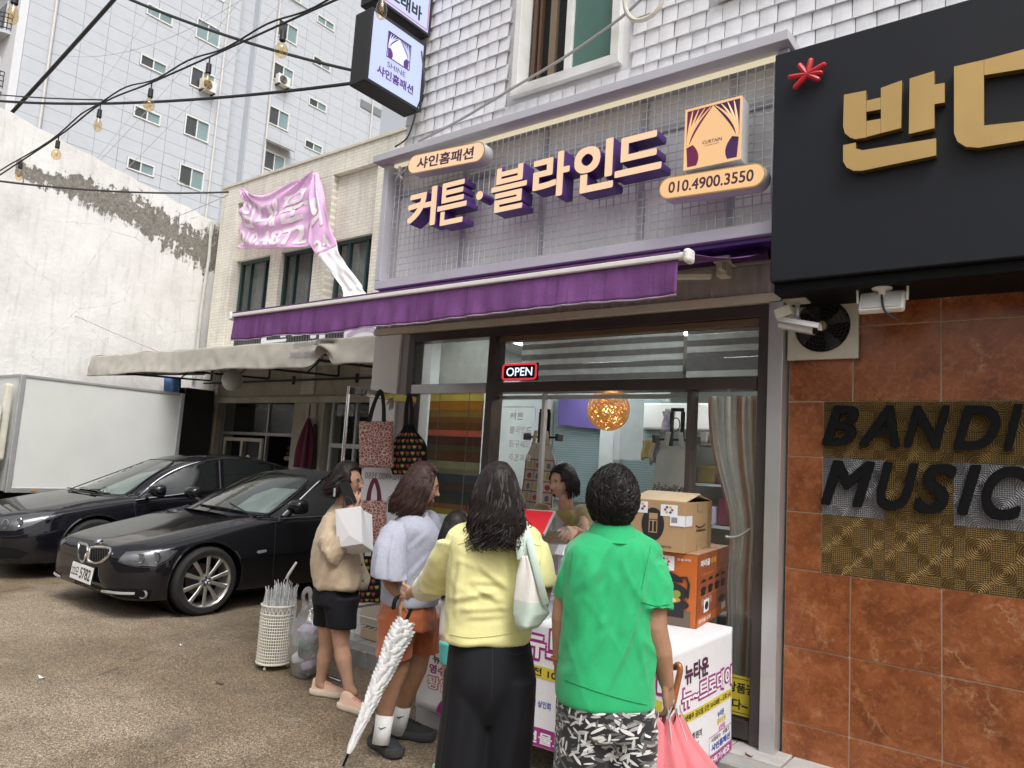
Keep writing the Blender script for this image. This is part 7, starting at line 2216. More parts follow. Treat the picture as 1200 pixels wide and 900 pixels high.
def roundel(M_, r_, parent):
 b = B(); b.lathe([(.001, .0), (r_, 0), (r_, .003), (r_ * .7, .0035)], M_, 24); o = b.build('badge', K['trimblack'], parent)
 q = B()
 for k in range(4):
  disc_pts = [M_ @ Vector((0, 0, .0042))] + [M_ @ Vector((r_ * .66 * math.cos(R(90 * k + 90 * i / 8)), r_ * .66 * math.sin(R(90 * k + 90 * i / 8)), .0042)) for i in range(9)]
  q.add(disc_pts, [tuple(range(10))], k % 2)
 q.build('badge_field', [K['blueink'], K['whiteink']], o, smooth=0)
 B().lathe([(r_ * .92, .003), (r_, .005), (r_ * 1.03, .001)], M_, 24).build('badge_rim', K['chrome'], o)

K['fabricshade'] = Mt('pale_windscreen_shade', (.26, .28, .28), .6)
bmw = empty('parked_car', (0, 0, 0), 'black coupe with a fabric roof, twin chrome grilles and silver ten spoke wheels', 'car', 'cars parked under the canopy')
WM[bmw.name] = Matrix.Identity(4)
body = [(0, .42, .555, .5, .36), (.01, .55, .59, .535, .29), (.03, .64, .615, .555, .225), (.08, .695, .645, .575, .19), (.16, .762, .668, .595, .17), (.3, .835, .70, .63, .16), (.5, .876, .742, .672, .16), (.75, .888, .795, .725, .17), (1.0, .892, .85, .785, .18), (1.3, .893, .905, .845, .18), (1.6, .893, .93, .872, .18), (2.4, .893, .94, .885, .18), (3.4, .893, .955, .905, .18), (4.0, .88, .95, .89, .2), (4.35, .84, .92, .84, .25), (4.52, .76, .85, .74, .3), (4.6, .55, .7, .62, .4)]
house = [(1.12, .905, .66, .8, .86), (1.4, 1.04, .65, .8, .87), (1.7, 1.185, .63, .8, .88), (1.95, 1.295, .605, .8, .885), (2.15, 1.345, .59, .8, .89), (2.5, 1.372, .58, .8, .895), (3.0, 1.345, .58, .8, .9), (3.4, 1.25, .59, .8, .9), (3.8, 1.07, .62, .8, .9), (4.0, .96, .64, .8, .9)]
car = Car(bmw, -7.35, 3.12, body, house, (.77, 3.53), .318, K['carblack'])
hb_ = car.house
N1 = len(hb_.v) // 61
hm = []
for f in hb_.f:
 y = sum(hb_.v[i][1] for i in f) / len(f); z_ = sum(hb_.v[i][2] for i in f) / len(f)
 hm.append(1 if y > 2.02 else 0)
hb_.m = hm
hb_.build('roof', [K['carblack'], K['softtop']], bmw, smooth=50)
ws_ = [(235, 592), (312, 556.5), (338, 557), (361, 563), (316, 602.5), (280, 600)]
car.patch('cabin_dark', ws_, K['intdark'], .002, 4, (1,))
car.patch('sunshade', [(272, 598), (314, 601.5), (349, 574), (322, 572), (298, 580)], K['fabricshade'], .005, 4, (1,))
car.patch('windscreen', ws_, K['windscreen'], .014, 4, (1,))
car.curve('windscreen_seal', ws_ + ws_[:1], K['trimblack'], .007, .012, 4)
sw = [(330, 605.5), (352, 585), (378, 564), (396, 559), (402, 602)]
so_ = car.patch('side_window', sw, K['cargl'], .005, 4, (1,), mirror=True)
car.curve('window_trim', [(327, 608), (351, 586), (377, 562), (394, 557)], K['chrome'], .011, .006, 8, mirror=True)
car.curve('window_trim', [(327, 608.5), (360, 606), (402, 603.5)], K['chrome'], .013, .008, 8, mirror=True)
car.curve('hood_seam', [(176, 641), (230, 627), (280, 616), (314, 607)], K['trimblack'], .003, .0005, 8, mirror=True)
car.curve('door_seam', [(323, 612), (322, 640), (319, 680), (317, 696)], K['trimblack'], .0035, .0005, 8, (0,), mirror=True)
def headlamp(c, poly, lens_px, mirror=True):
 o = c.patch('headlight', poly, Mt('lamp_bowl', (.13, .13, .135), .25, .6) if 'lamp_bowl' not in bpy.data.materials else bpy.data.materials['lamp_bowl'], .003, 2.5, (0,), mirror)
 for lx, ly, rr in lens_px:
  h = c.hit(lx, ly, (0,))
  if not h: continue
  p = h[0] + h[1] * .004
  for sx in (1, -1):
   q = Vector((p.x * sx, p.y, p.z)); nn_ = Vector((h[1].x * sx, h[1].y, h[1].z)); nn_ = (nn_ * .4 + Vector((.25 * sx, -1, 0)).normalized()).normalized()
   rt = nn_.orthogonal().normalized(); M_ = frame(rt, nn_.cross(rt), q)
   B().lathe([(rr, -.004), (rr, .006), (rr * .86, .004), (rr * .8, -.0)], M_, 20).build('lamp_ring', K['chrome'], c.root)
   B().lathe([(.001, .012), (rr * .4, .01), (rr * .75, .002)], M_, 20).build('lamp_lens', K['lampglass'], c.root)
   B().lathe([(.001, .001), (rr * .8, .0)], M_, 20).build('lamp_eye', Mt('lamp_eye', (.3, .31, .32), .15, .8) if 'lamp_eye' not in bpy.data.materials else bpy.data.materials['lamp_eye'], c.root)
 c.patch('headlight_cover', poly, K['lampglass'], .016, 2.5, (0,), mirror)
headlamp(car, [(138, 657), (148, 646.8), (178, 644.8), (207.5, 644.8), (199, 654), (182, 663.5), (158, 663), (146, 660.5)], [(164, 654, .045), (182, 653.5, .05)])
car.curve('headlight_edge', [(138, 658), (147, 661.5), (158, 664), (182, 664.5), (200, 655), (208, 645)], K['trimblack'], .004, .004, 6, (0,), mirror=True)
for g_ in ([(93.8, 637), (103, 639.5), (104, 646), (101.5, 653), (98.5, 658), (93.5, 652)], [(107, 642), (118, 642), (129.5, 643.8), (128.5, 650.5), (118, 659), (108.5, 658.5), (104.5, 655.5)]):
 go = car.patch('grille', g_, K['black'], .004, 2, (0,))
 car.curve('grille_surround', g_ + g_[:1], K['chrome'], .013, .008, 4, (0,), parent=go)
 x0, x1 = min(p[0] for p in g_), max(p[0] for p in g_)
 for k in range(1, 9):
  x = lerp(x0, x1, k / 9)
  ysx = []
  for i in range(len(g_)):
   a_, b_ = g_[i], g_[(i + 1) % len(g_)]
   if (a_[0] - x) * (b_[0] - x) < 0: ysx.append(lerp(a_[1], b_[1], (x - a_[0]) / (b_[0] - a_[0])))
  if len(ysx) == 2: car.curve('grille_slat', [(x, min(ysx)), (x, max(ysx))], K['trimblack'], .0035, .01, 4, (0,), parent=go)
h = car.hit(116, 634.8, (0,))
rt = Vector((0, 0, 1)).cross(h[1]).normalized()
roundel(frame(rt, h[1].cross(rt), h[0] + h[1] * .003), .036, bmw)
h = car.hit(98, 671, (0,))
pc_ = Vector((0.0, h[0].y - .02, h[0].z))
pc_.x = h[0].x
PLM = frame((1, -.05, 0), (0, .1, 1), pc_)
pp = B().box(-.245, .245, -.074, .074, -.006, .003, 0, PLM); po = pp.build('number_plate', K['whiteplastic'], bmw, smooth=0, bevel=.003)
b = B(); text(b, '22모', PLM, .165, .075, .012, 0, 0, -.225, -.036, .004); text(b, '5782', PLM, .245, .1, .02, 0, 0, -.025, -.049, .004); b.build('print', K['ink'], po, smooth=0)
pb2 = B().box(-.253, .253, -.082, .082, -.012, -.0065, 0, PLM); pb2.build('plate_frame', K['trimblack'], bmw, smooth=0, bevel=.004)
car.patch('lower_intake', [(88, 680), (92, 679.5), (119, 688), (120, 699), (104, 697), (88, 689)], K['black'], .003, 3, (0,))
car.patch('fog_recess', [(119, 689.5), (160, 690), (178, 692), (175, 702), (158, 702), (121, 698)], K['black'], .003, 3, (0,), True)
car.curve('bumper_blade', [(120, 692.5), (140, 695), (158, 695.5)], K['alu'], .013, .004, 6, (0,), mirror=True)
h = car.hit(169, 696.5, (0,))
for sx in (1, -1):
 q = Vector((h[0].x * sx, h[0].y, h[0].z)); nn_ = Vector((.3 * sx, -1, 0)).normalized(); rt = nn_.cross(Vector((0, 0, 1)))
 B().lathe([(.001, .012), (.02, .01), (.032, .002), (.036, .006), (.036, -.02)], frame(rt, (0, 0, 1), q + nn_ * .004), 18).build('fog_lamp', K['alu'], bmw)
lipc = [(80.5, 684), (90, 694), (114, 705), (150, 709.5), (184, 709)]
car.curve('front_lip', lipc, K['trimblack'], .02, .004, 8, (0,), mirror=True)
car.patch('side_marker', [(300, 646.8), (303, 645), (312, 644), (312, 646.5), (303, 648.8)], K['alu'], .006, 2, (0,), True)
def arch(c, wy, wr):
 pts = []
 for i in range(25):
  a_ = math.pi * (i / 24) * 1.06 - .1
  y, z_ = wy + (wr + .05) * math.cos(a_), wr + (wr + .05) * math.sin(a_)
  p, n_, *_ = c.bvh[0].ray_cast(Vector((2, y, z_)), Vector((-1, 0, 0)))
  if p: pts.append(p)
 for sx in (1, -1): B().tube([(p.x * sx - .004 * sx, p.y, p.z) for p in pts], .012, 6).build('arch_lip', c.body.data.materials[0], c.root)
 for sx in (1, -1):
  Mx = Matrix.Translation((sx * .62, wy, wr)) @ Matrix.Rotation(math.pi / 2, 4, 'Y')
  B().lathe([(wr + .043, -.16), (wr + .043, .2)], Mx, 36).lathe([(.001, 0), (wr + .043, 0)], Mx @ Matrix.Translation((0, 0, -.15 * sx)), 36).build('wheel_well', K['black'], c.root)
arch(car, .77, .318); arch(car, 3.53, .318)
def mirror_(c, p, w, h_, hinge, sides=(1, -1)):
 for sx in sides:
  P_ = Vector((p.x * sx, p.y, p.z))
  b = B(); cs_ = [(.0, -.08, .35), (.0, -.06, .7), (.0, -.02, .95), (.0, .03, 1.0), (.0, .065, .94)]
  b.rings([[P_ + Vector((w / 2 * k_ * abs(math.cos(a_)) ** .7 * (1 if math.cos(a_) > 0 else -1), y_, h_ / 2 * k_ * abs(math.sin(a_)) ** .7 * (1 if math.sin(a_) > 0 else -1))) for a_ in [2 * math.pi * q / 24 for q in range(24)]] for _, y_, k_ in cs_])
  o = b.build('door_mirror', c.body.data.materials[0], c.root)
  B().tube([P_ + Vector((-.06 * sx, 0, -h_ * .3)), Vector((hinge.x * sx, hinge.y, hinge.z))], [.03, .022], 8, flat=((0, 0, 1), .6)).build('mirror_foot', K['trimblack'], c.root)
  B().ball((0, 0, 0), (w / 2 - .012, .012, h_ / 2 - .014), 14, M=Matrix.Translation(P_ + Vector((0, .068, 0)))).build('mirror_glass', K['chrome'], c.root)
mp_ = on('x', -6.33, 348, 594) - car.off
hg = car.hit(330, 605); mirror_(car, mp_, .23, .15, hg[0] + Vector((.02, .06, .0)))
car.curve('wiper', [(246, 594.5), (268, 598), (284, 601)], K['trimblack'], .008, .02, 6, (1, 0)); car.curve('wiper', [(270, 591), (280, 597), (290, 602)], K['trimblack'], .006, .02, 6, (1, 0))
for wy in (.77, 3.53):
 for sx in (1, -1):
  M_, o = wheel(bmw, sx * .775, wy, .318, .235, sx, 'double')
  if sx > 0: roundel(M_ @ Matrix.Translation((0, 0, .093)), .032, o)
B().box(-.7, .7, .5, 4.2, .14, .22).build('underbody', K['black'], bmw, smooth=0)
car.finish()

sd_ = empty('parked_car', (0, 0, 0), 'dark saloon with chrome window trim, parked between the coupe and the truck', 'car', 'cars parked under the canopy')
WM[sd_.name] = Matrix.Identity(4)
body = [(0, .45, .6, .54, .38), (.01, .58, .64, .58, .3), (.03, .67, .67, .60, .235), (.08, .75, .70, .63, .2), (.16, .81, .725, .655, .18), (.3, .865, .76, .69, .17), (.5, .9, .8, .735, .17), (.8, .915, .86, .79, .17), (1.1, .92, .91, .84, .18), (1.4, .92, .945, .88, .18), (1.8, .92, .965, .91, .18), (2.6, .92, .985, .94, .18), (3.6, .92, 1.01, .965, .18), (4.2, .905, 1.03, .96, .2), (4.65, .87, 1.0, .92, .25), (4.85, .78, .92, .82, .3), (4.93, .55, .75, .68, .4)]
house = [(1.15, .94, .68, .82, .9), (1.45, 1.075, .67, .83, .91), (1.8, 1.24, .65, .83, .925), (2.1, 1.37, .625, .83, .935), (2.4, 1.44, .605, .83, .945), (2.85, 1.478, .6, .83, .955), (3.3, 1.455, .6, .83, .965), (3.75, 1.37, .61, .83, .975), (4.2, 1.18, .64, .82, .98), (4.45, 1.04, .66, .81, .98)]
car2 = Car(sd_, -9.87, 3.02, body, house, (.92, 3.77), .33, K['carblue'])
car2.house.build('roof', K['carblue'], sd_, smooth=50)
ws2 = [(80, 576), (116, 557), (160, 541), (190, 540), (203, 542), (172, 562), (146, 580.5), (112, 579.5)]
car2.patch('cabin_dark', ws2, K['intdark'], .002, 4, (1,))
car2.patch('sunshade', [(110, 578.5), (145, 579.5), (188, 551), (165, 555), (135, 567)], K['fabricshade'], .005, 4, (1,))
car2.patch('windscreen', ws2, K['windscreen'], .014, 4, (1,))
car2.curve('windscreen_seal', ws2 + ws2[:1], K['trimblack'], .007, .012, 4)
car2.patch('side_window', [(162, 585), (186, 564), (215, 549), (252, 539.8), (254, 573), (205, 579.5)], K['cargl'], .005, 4, (1,), mirror=True)
car2.patch('side_window', [(261, 539.6), (290, 539), (316, 541.5), (318, 560), (263, 572)], K['cargl'], .005, 4, (1,), mirror=True)
car2.patch('quarter_window', [(319, 542.5), (330, 545), (338, 549), (336, 556), (321, 558)], K['cargl'], .005, 3, (1,), mirror=True)
car2.curve('window_trim', [(158, 587), (184, 563.5), (214, 547.5), (252, 538), (290, 537), (318, 540), (334, 545), (342, 551)], K['chrome'], .009, .004, 6, mirror=True)
car2.curve('window_trim', [(158, 587.5), (205, 581), (256, 574.5), (300, 570)], K['chrome'], .015, .008, 6, mirror=True)
car2.curve('door_seam', [(157, 589), (160, 610), (163, 640)], K['trimblack'], .0035, .0005, 8, (0,), mirror=True)
car2.curve('pillar_trim', [(257, 540), (258.5, 573)], K['trimblack'], .012, .004, 6, mirror=True)
headlamp(car2, [(-18, 610), (0, 606.5), (40, 601.5), (66.5, 600), (52, 609), (38, 615.5), (17, 622), (0, 622), (-16, 620)], [(22, 612, .05), (6, 614, .05), (-10, 615, .045)])
car2.curve('hood_seam', [(66, 598), (100, 589), (150, 583)], K['trimblack'], .003, .0005, 8, mirror=True)
car2.curve('bumper_seam', [(-10, 628), (20, 628), (50, 619), (66, 604)], K['trimblack'], .003, .0005, 8, (0,), mirror=True)
car2.curve('bumper_blade', [(0, 666), (30, 669), (62, 664)], K['chrome'], .007, .003, 8, (0,), mirror=True)
car2.patch('fog_recess', [(-10, 640), (20, 643), (34, 648), (22, 655), (-10, 653)], K['black'], .003, 3, (0,), True)
arch(car2, .92, .33); arch(car2, 3.77, .33)
mp_ = on('x', -8.84, 183, 575) - car2.off
hg = car2.hit(166, 583); mirror_(car2, mp_, .25, .155, hg[0] + Vector((.02, .05, .02)), (1,))
car2.curve('wiper', [(84, 575), (98, 577.5), (112, 580)], K['trimblack'], .008, .02, 6); car2.curve('wiper', [(75, 573), (84, 574), (95, 577)], K['trimblack'], .007, .02, 6)
for wy in (.92, 3.77):
 for sx in (1, -1): wheel(sd_, sx * .8, wy, .33, .235, sx, 'single')
B().box(-.72, .72, .5, 4.5, .14, .22).build('underbody', K['black'], sd_, smooth=0)
car2.finish()

tk = empty('box_truck', (-12.85, 5, 0), 'white box truck parked beside the peeling wall, its cab cut by the frame', 'truck')
TX = -12.0
def tbox(name, m, x0, x1, y0, y1, z0, z1, bv=.01, **k): return boxobj(name, m, x0, x1, y0, y1, z0, z1, tk, bv, **k)
tz0, tz1, ty0, ty1 = .76, 2.44, 3.98, 6.42
tbox('cargo_box', K['truckwhite'], TX - 1.68, TX, ty0, ty1, tz0, tz1, .004)
for y0, y1 in ((ty0 - .02, ty0 + .05), (ty1 - .06, ty1 + .01)): tbox('corner_rail', K['alu'], TX - .06, TX + .018, y0, y1, tz0 - .01, tz1 + .012, .008)
tbox('top_rail', K['alu'], TX - .05, TX + .014, ty0 + .051, ty1 - .061, tz1 - .035, tz1 + .012, .006)
tbox('bottom_rail', K['alu'], TX - .05, TX + .014, ty0 + .051, ty1 - .061, tz0 - .012, tz0 + .06, .006)
tbox('front_rail', K['alu'], TX - 1.62, TX - .07, ty0 - .018, ty0 - .001, tz1 - .03, tz1 + .012, .006)
for k in range(4): tbox('side_lamp', Mt('amber_lamp', (.5, .2, .03), .3) if k == 0 else bpy.data.materials['amber_lamp'], TX + .0145, TX + .022, ty0 + .3 + .55 * k, ty0 + .36 + .55 * k, tz0 + .01, tz0 + .035, .002)
tbox('chassis', K['black'], TX - 1.3, TX - .4, 2.4, ty1 - .1, .45, tz0 - .02)
tbox('side_guard', K['trimblack'], TX - .12, TX - .04, 4.4, 5.3, .42, .5); tbox('mudguard', K['black'], TX - .4, TX - .02, 5.35, 6.2, .62, .7)
cabs = B(); pr = [(2.15, .42), (2.1, .75), (2.2, 1.15), (2.62, 1.92), (2.8, 2.0), (3.72, 2.02), (3.8, 1.95), (3.8, .42)]
cabs.prism(pr, Matrix(((0, 0, 1, TX - 1.62), (1, 0, 0, 0), (0, 1, 0, 0), (0, 0, 0, 1))), 1.56)
cabs.build('cab', K['truckwhite'], tk, smooth=0, bevel=.05)
tbox('cab_window', K['cargl'], TX - .07, TX - .045, 2.75, 3.45, 1.25, 1.85, .01)
tbox('fuel_pipe', K['ivory'], TX - .22, TX - .1, 3.83, 3.93, 1.2, 2.3, .03)
tbox('door_mirror', K['whiteplastic'], TX + .02, TX + .2, 2.72, 2.8, 1.55, 1.95, .03)
for wy, x in ((2.75, TX - .2), (5.75, TX - .2), (2.75, TX - 1.45), (5.75, TX - 1.45)):
 wheel(tk, x - .05, wy, .33, .2, 1 if x > -13 else -1, 'single')

# ================================================================ people
def arr(b): return np.array([tuple(p) for p in b.v], float)
def remesh(b, vox, smooth=4, disp=None, name='m'):
 me = tomesh(b)
 o = bpy.data.objects.new('tmp', me)
 m = o.modifiers.new('r', 'REMESH'); m.mode = 'VOXEL'; m.voxel_size = vox; m.adaptivity = 0
 if smooth:
  q = o.modifiers.new('s', 'SMOOTH'); q.factor = .5; q.iterations = smooth
 r_ = evaluate(o)
 bpy.data.objects.remove(o)
 n_ = len(r_.vertices)
 if disp is not None:
  co = np.empty(n_ * 3); r_.vertices.foreach_get('co', co); co = co.reshape(-1, 3)
  no = np.empty(n_ * 3); r_.vertices.foreach_get('normal', no); no = no.reshape(-1, 3)
  d = disp(co, no)
  if d.ndim == 1:
   ed = np.empty(len(r_.edges) * 2, np.int64); r_.edges.foreach_get('vertices', ed); ed = ed.reshape(-1, 2)
   for _ in range(3):
    a_ = np.zeros(n_); c_ = np.zeros(n_)
    for i, j in ((0, 1), (1, 0)): a_ += np.bincount(ed[:, i], d[ed[:, j]], n_); c_ += np.bincount(ed[:, i], minlength=n_)
    d = .4 * d + .6 * a_ / np.maximum(c_, 1)
  co = co + (no * d[:, None] if d.ndim == 1 else d)
  r_.vertices.foreach_set('co', co.ravel()); r_.update()
 r_.materials.clear()
 r_.polygons.foreach_set('use_smooth', [True] * len(r_.polygons))
 return r_
def centers(me):
 c = np.empty(len(me.polygons) * 3); me.polygons.foreach_get('center', c); return c.reshape(-1, 3)
def setmats(me, mats, idx=None):
 for m in mats: me.materials.append(m)
 if idx is not None: me.polygons.foreach_set('material_index', idx.astype(np.int32)); me.update()
def plink(name, me, root, label=None):
 me.transform(WM[root.name].inverted())
 return link(name, me, root, label=label)
def folds(amp, dirv, freq=11, seed=0, fine=.35, st=.9):
 dirv = np.array(tuple(Vector(dirv).normalized()))
 def f(co, no):
  t_ = co @ dirv
  P = co - np.outer(t_, dirv) * st
  n1 = vnoise(P * freq + seed); n2 = vnoise(P * freq * 1.9 + seed + 9); n3 = vnoise(co * 3.3 + seed)
  r1 = np.clip(1 - np.abs(n1) * 3.2, 0, 1) ** 1.4; r2 = np.clip(1 - np.abs(n2) * 3.5, 0, 1) ** 1.3
  return 1.6 * amp * (r1 * .75 + fine * r2 + n3 * .5) * (.35 + .65 * sstep(-.25, .3, vnoise(co * 4.1 + seed * 2))) - amp * .25
 return f
def creases(lines, D, rt, amp=.007, w=.013):
 R_ = np.array(tuple(rt)); segs = []
 for ln in lines:
  for p, q in zip(ln, ln[1:]):
   a, b = at(*p, D), at(*q, D); segs.append((np.array((np.dot(R_, a), a.z)), np.array((np.dot(R_, b), b.z))))
 def f(co, no):
  P = np.stack([co @ R_, co[:, 2]], 1); out = np.zeros(len(co))
  back = sstep(.0, .4, no @ np.array(tuple(-_n)))
  for a, b in segs:
   d = b - a; L = np.linalg.norm(d); d = d / L; v = P - a; t_ = v @ d; s_ = v[:, 0] * d[1] - v[:, 1] * d[0]
   k = sstep(-.03, .02, t_) * sstep(L + .03, L - .02, t_)
   out += amp * k * (np.exp(-(s_ / w) ** 2) - .7 * np.exp(-((s_ - 1.6 * w) / (1.3 * w)) ** 2))
  return out * back
 return f
def headframe(c, fwd, up=(0, 0, 1)):
 f = Vector(fwd).normalized(); u = Vector(up); u = (u - f * u.dot(f)).normalized(); r_ = f.cross(u)
 return Matrix(((r_.x, f.x, u.x, c[0]), (r_.y, f.y, u.y, c[1]), (r_.z, f.z, u.z, c[2]), (0, 0, 0, 1)))
def skull(d):
 x, y, z = d[:, 0], d[:, 1], d[:, 2]
 rx, ry, rz = .074, .094, .114
 P = np.stack([x * rx, y * ry, z * rz], 1)
 low = sstep(.05, -.95, z)
 P[:, 0] *= 1 - .3 * low
 P[:, 1] *= 1 - .1 * low
 P[:, 1] += .018 * low * (y > -.3) - .012 * sstep(.2, 1, z)
 back = sstep(0, -.9, y) * sstep(-.1, -.9, z)
 P[:, 1] += .034 * back
 def g_(cx, cz, sx, sz, a, push=(0, 1, 0)):
  w = np.exp(-((x - cx) / sx) ** 2 - ((z - cz) / sz) ** 2) * sstep(.1, .6, y)
  for k in range(3): P[:, k] += a * push[k] * w
 g_(0, .06, .11, .22, .009); g_(0, -.1, .11, .13, .017); g_(0, -.17, .16, .075, .017, (0, 1, -.15))      # bridge, nose, tip
 for s_ in (-1, 1):
  g_(.36 * s_, .1, .2, .1, -.009); g_(.38 * s_, .26, .28, .07, .004); g_(.5 * s_, -.16, .22, .2, .006)
  g_(.16 * s_, -.2, .07, .05, .005)
 g_(0, -.44, .26, .05, .006); g_(0, -.56, .22, .05, .006); g_(0, -.5, .26, .022, -.004); g_(0, -.82, .22, .13, .009)
 return P
_ico = {}
def ico(n):
 if n not in _ico:
  b = bmesh.new(); bmesh.ops.create_icosphere(b, subdivisions=n, radius=1)
  _ico[n] = (np.array([v.co for v in b.verts]), [tuple(v.index for v in f.verts) for f in b.faces]); b.free()
 return _ico[n]
def add_head(b, HM, s=1.0):
 V, Fc = ico(5)
 P = skull(V) * s
 b.add([HM @ Vector(p) for p in P], Fc)
 for sx in (-1, 1):
  EM = HM @ Matrix.Translation((sx * .072 * s, -.008 * s, -.012 * s)) @ Matrix.Rotation(sx * .35, 4, 'Z')
  b.ball((0, 0, 0), (.011 * s, .02 * s, .032 * s), 12, M=EM)
def capsule(b, pts, rad, n=14, flat=None):
 b.tube(pts, rad, n, rnd=True, flat=flat)
def hand(b, wrist, fdir, pnorm, curl=.5, s=1.0, thumb=1, spread=.1, curls=None, thumb_dir=None, tc=.5):
 f = Vector(fdir).normalized(); n_ = Vector(pnorm); n_ = (n_ - f * n_.dot(f)).normalized(); sd = f.cross(n_) * thumb
 W_ = Vector(wrist)
 pl = .085 * s
 for k in range(4):
  off = (.03 - .02 * k) * s
  capsule(b, [W_ + f * .005 + sd * off * .55, W_ + f * pl * .55 + sd * off * .92, W_ + f * pl * (1 - .03 * abs(k - 1)) + sd * off], [.0135 * s, .0125 * s, .0105 * s], 10)
 for k in range(4):
  off = (.03 - .02 * k) * s
  L = (.072, .08, .075, .058)[k] * s
  base = W_ + f * pl * (1 - .03 * abs(k - 1)) + sd * off
  d = (f + sd * (spread * (1.5 - k))).normalized()
  c = curl if curls is None else curls[k]
  p = base; pts = [p]; a = c * .75
  for seg in (.45, .32, .23):
   dd = d * math.cos(a) + n_ * math.sin(a)
   p = p + dd * L * seg; pts.append(p); a += c * .95
  capsule(b, pts, [.0098 * s, .0092 * s, .0086 * s, .0074 * s], 9)
 tb0 = W_ + f * .022 * s + sd * .03 * s
 td = (f * .62 + sd * .66 + n_ * tc).normalized() if thumb_dir is None else Vector(thumb_dir).normalized()
 t1 = tb0 + td * .036 * s; t2 = t1 + (td * .75 + f * .5 + n_ * .15).normalized() * .032 * s; t3 = t2 + (td * .45 + f * .8 + n_ * .2).normalized() * .024 * s
 capsule(b, [W_ + f * .012 * s + sd * .012 * s, tb0, t1, t2, t3], [.014 * s, .0145 * s, .0115 * s, .0102 * s, .0082 * s], 10)
def limb(b, pts, rad): capsule(b, pts, rad, 16)
def shellrings(rs_, n=40):
 out = []
 for c, r_, f, a, d, e in rs_:
  ring = []
  for k in range(n):
   t_ = 2 * math.pi * k / n
   ct, st_ = math.cos(t_), math.sin(t_)
   x = abs(ct) ** (2 / e) * (1 if ct > 0 else -1); y = abs(st_) ** (2 / e) * (1 if st_ > 0 else -1)
   ring.append(Vector(c) + Vector(r_) * (x * a) + Vector(f) * (y * d))
  out.append(ring)
 return out
def resample_rings(tab, n=6):
 out = []
 P = [np.array(list(Vector(t_[0])) + list(Vector(t_[1])) + list(Vector(t_[2])) + [t_[3], t_[4], t_[5]]) for t_ in tab]
 for i in range(len(P) - 1):
  a, b_, c, d = P[max(i - 1, 0)], P[i], P[i + 1], P[min(i + 2, len(P) - 1)]
  for k in range(n):
   t_ = k / n
   q = .5 * ((2 * b_) + (c - a) * t_ + (2 * a - 5 * b_ + 4 * c - d) * t_ * t_ + (3 * b_ - a - 3 * c + d) * t_ ** 3)
   out.append(q)
 out.append(P[-1])
 return [(q[0:3], q[3:6], q[6:9], q[9], q[10], q[11]) for q in out]
def garment(name, root, parts, mat, vox=.008, smooth=3, disp=None, post=None, label=None):
 b = B()
 for p in parts: p(b)
 me = remesh(b, vox, smooth, disp)
 mats = mat if isinstance(mat, list) else [mat]
 setmats(me, mats, post(centers(me)) if post else None)
 return plink(name, me, root, label)
def hair(root, HM, mat, tips, n=420, s=1.0, shell=1.1, wave=.006, r_=.0042, dense=2.0, seed=1, cover=None, part=0.0, curl=0.0, shellfn=None, thick=.016):
 rs = random.Random(seed)
 V, Fc = ico(4)
 keep = np.array([cover(v) for v in V])
 P = skull(V) * s
 N_ = P / np.linalg.norm(P, axis=1)[:, None]
 nz = vnoise(V * 7 + seed) * .004 + vnoise(V * 17 + seed) * .002
 P = P + N_ * (thick * s * (.75 + .25 * np.clip(V[:, 2], -1, 1)) + nz)[:, None]
 if shellfn is not None: P = shellfn(V, P)
 fs = [f for f in Fc if keep[list(f)].all()]
 used = sorted({i for f in fs for i in f}); mp = {o: i for i, o in enumerate(used)}
 ho = B().add([HM @ Vector(P[i]) for i in used], [tuple(mp[i] for i in f) for f in fs]).build('hair', mat, root, smooth=180, thick=.006)
 b = B()
 k = 0; tries = 0; n = int(n * dense); r_ *= .52
 while k < n and tries < n * 12:
  tries += 1
  d = Vector((rs.gauss(0, 1), rs.gauss(0, 1), rs.gauss(0, 1))).normalized()
  if not cover(np.array(d)): continue
  pts = tips(d, rs)
  if pts is None: continue
  c = catmull(pts, 5)
  ph = rs.uniform(0, 6.3); q = rs.uniform(.6, 1.4) * wave * (3.0 if k % 23 == 0 else 1)
  m_ = len(c)
  cc = [HM @ (p + Vector((math.sin(ph + i * .55), math.cos(ph * 1.3 + i * .5), 0)) * q * (i / m_)) for i, p in enumerate(c)]
  rr = rs.uniform(.7, 1.3) * r_
  b.tube(cc[::2] if m_ > 12 and wave < .004 else cc, [rr * (1 - .75 * (i / (m_ - 1)) ** 2.5) for i in range(0, m_, 2 if m_ > 12 and wave < .004 else 1)], 4)
  k += 1
 b.build('hair_locks', mat, ho, smooth=60)
 return ho
def onskull(d, s=1.0, off=.016):
 p = skull(np.array([d]))[0] * s
 n_ = p / np.linalg.norm(p)
 return Vector(p + n_ * off)
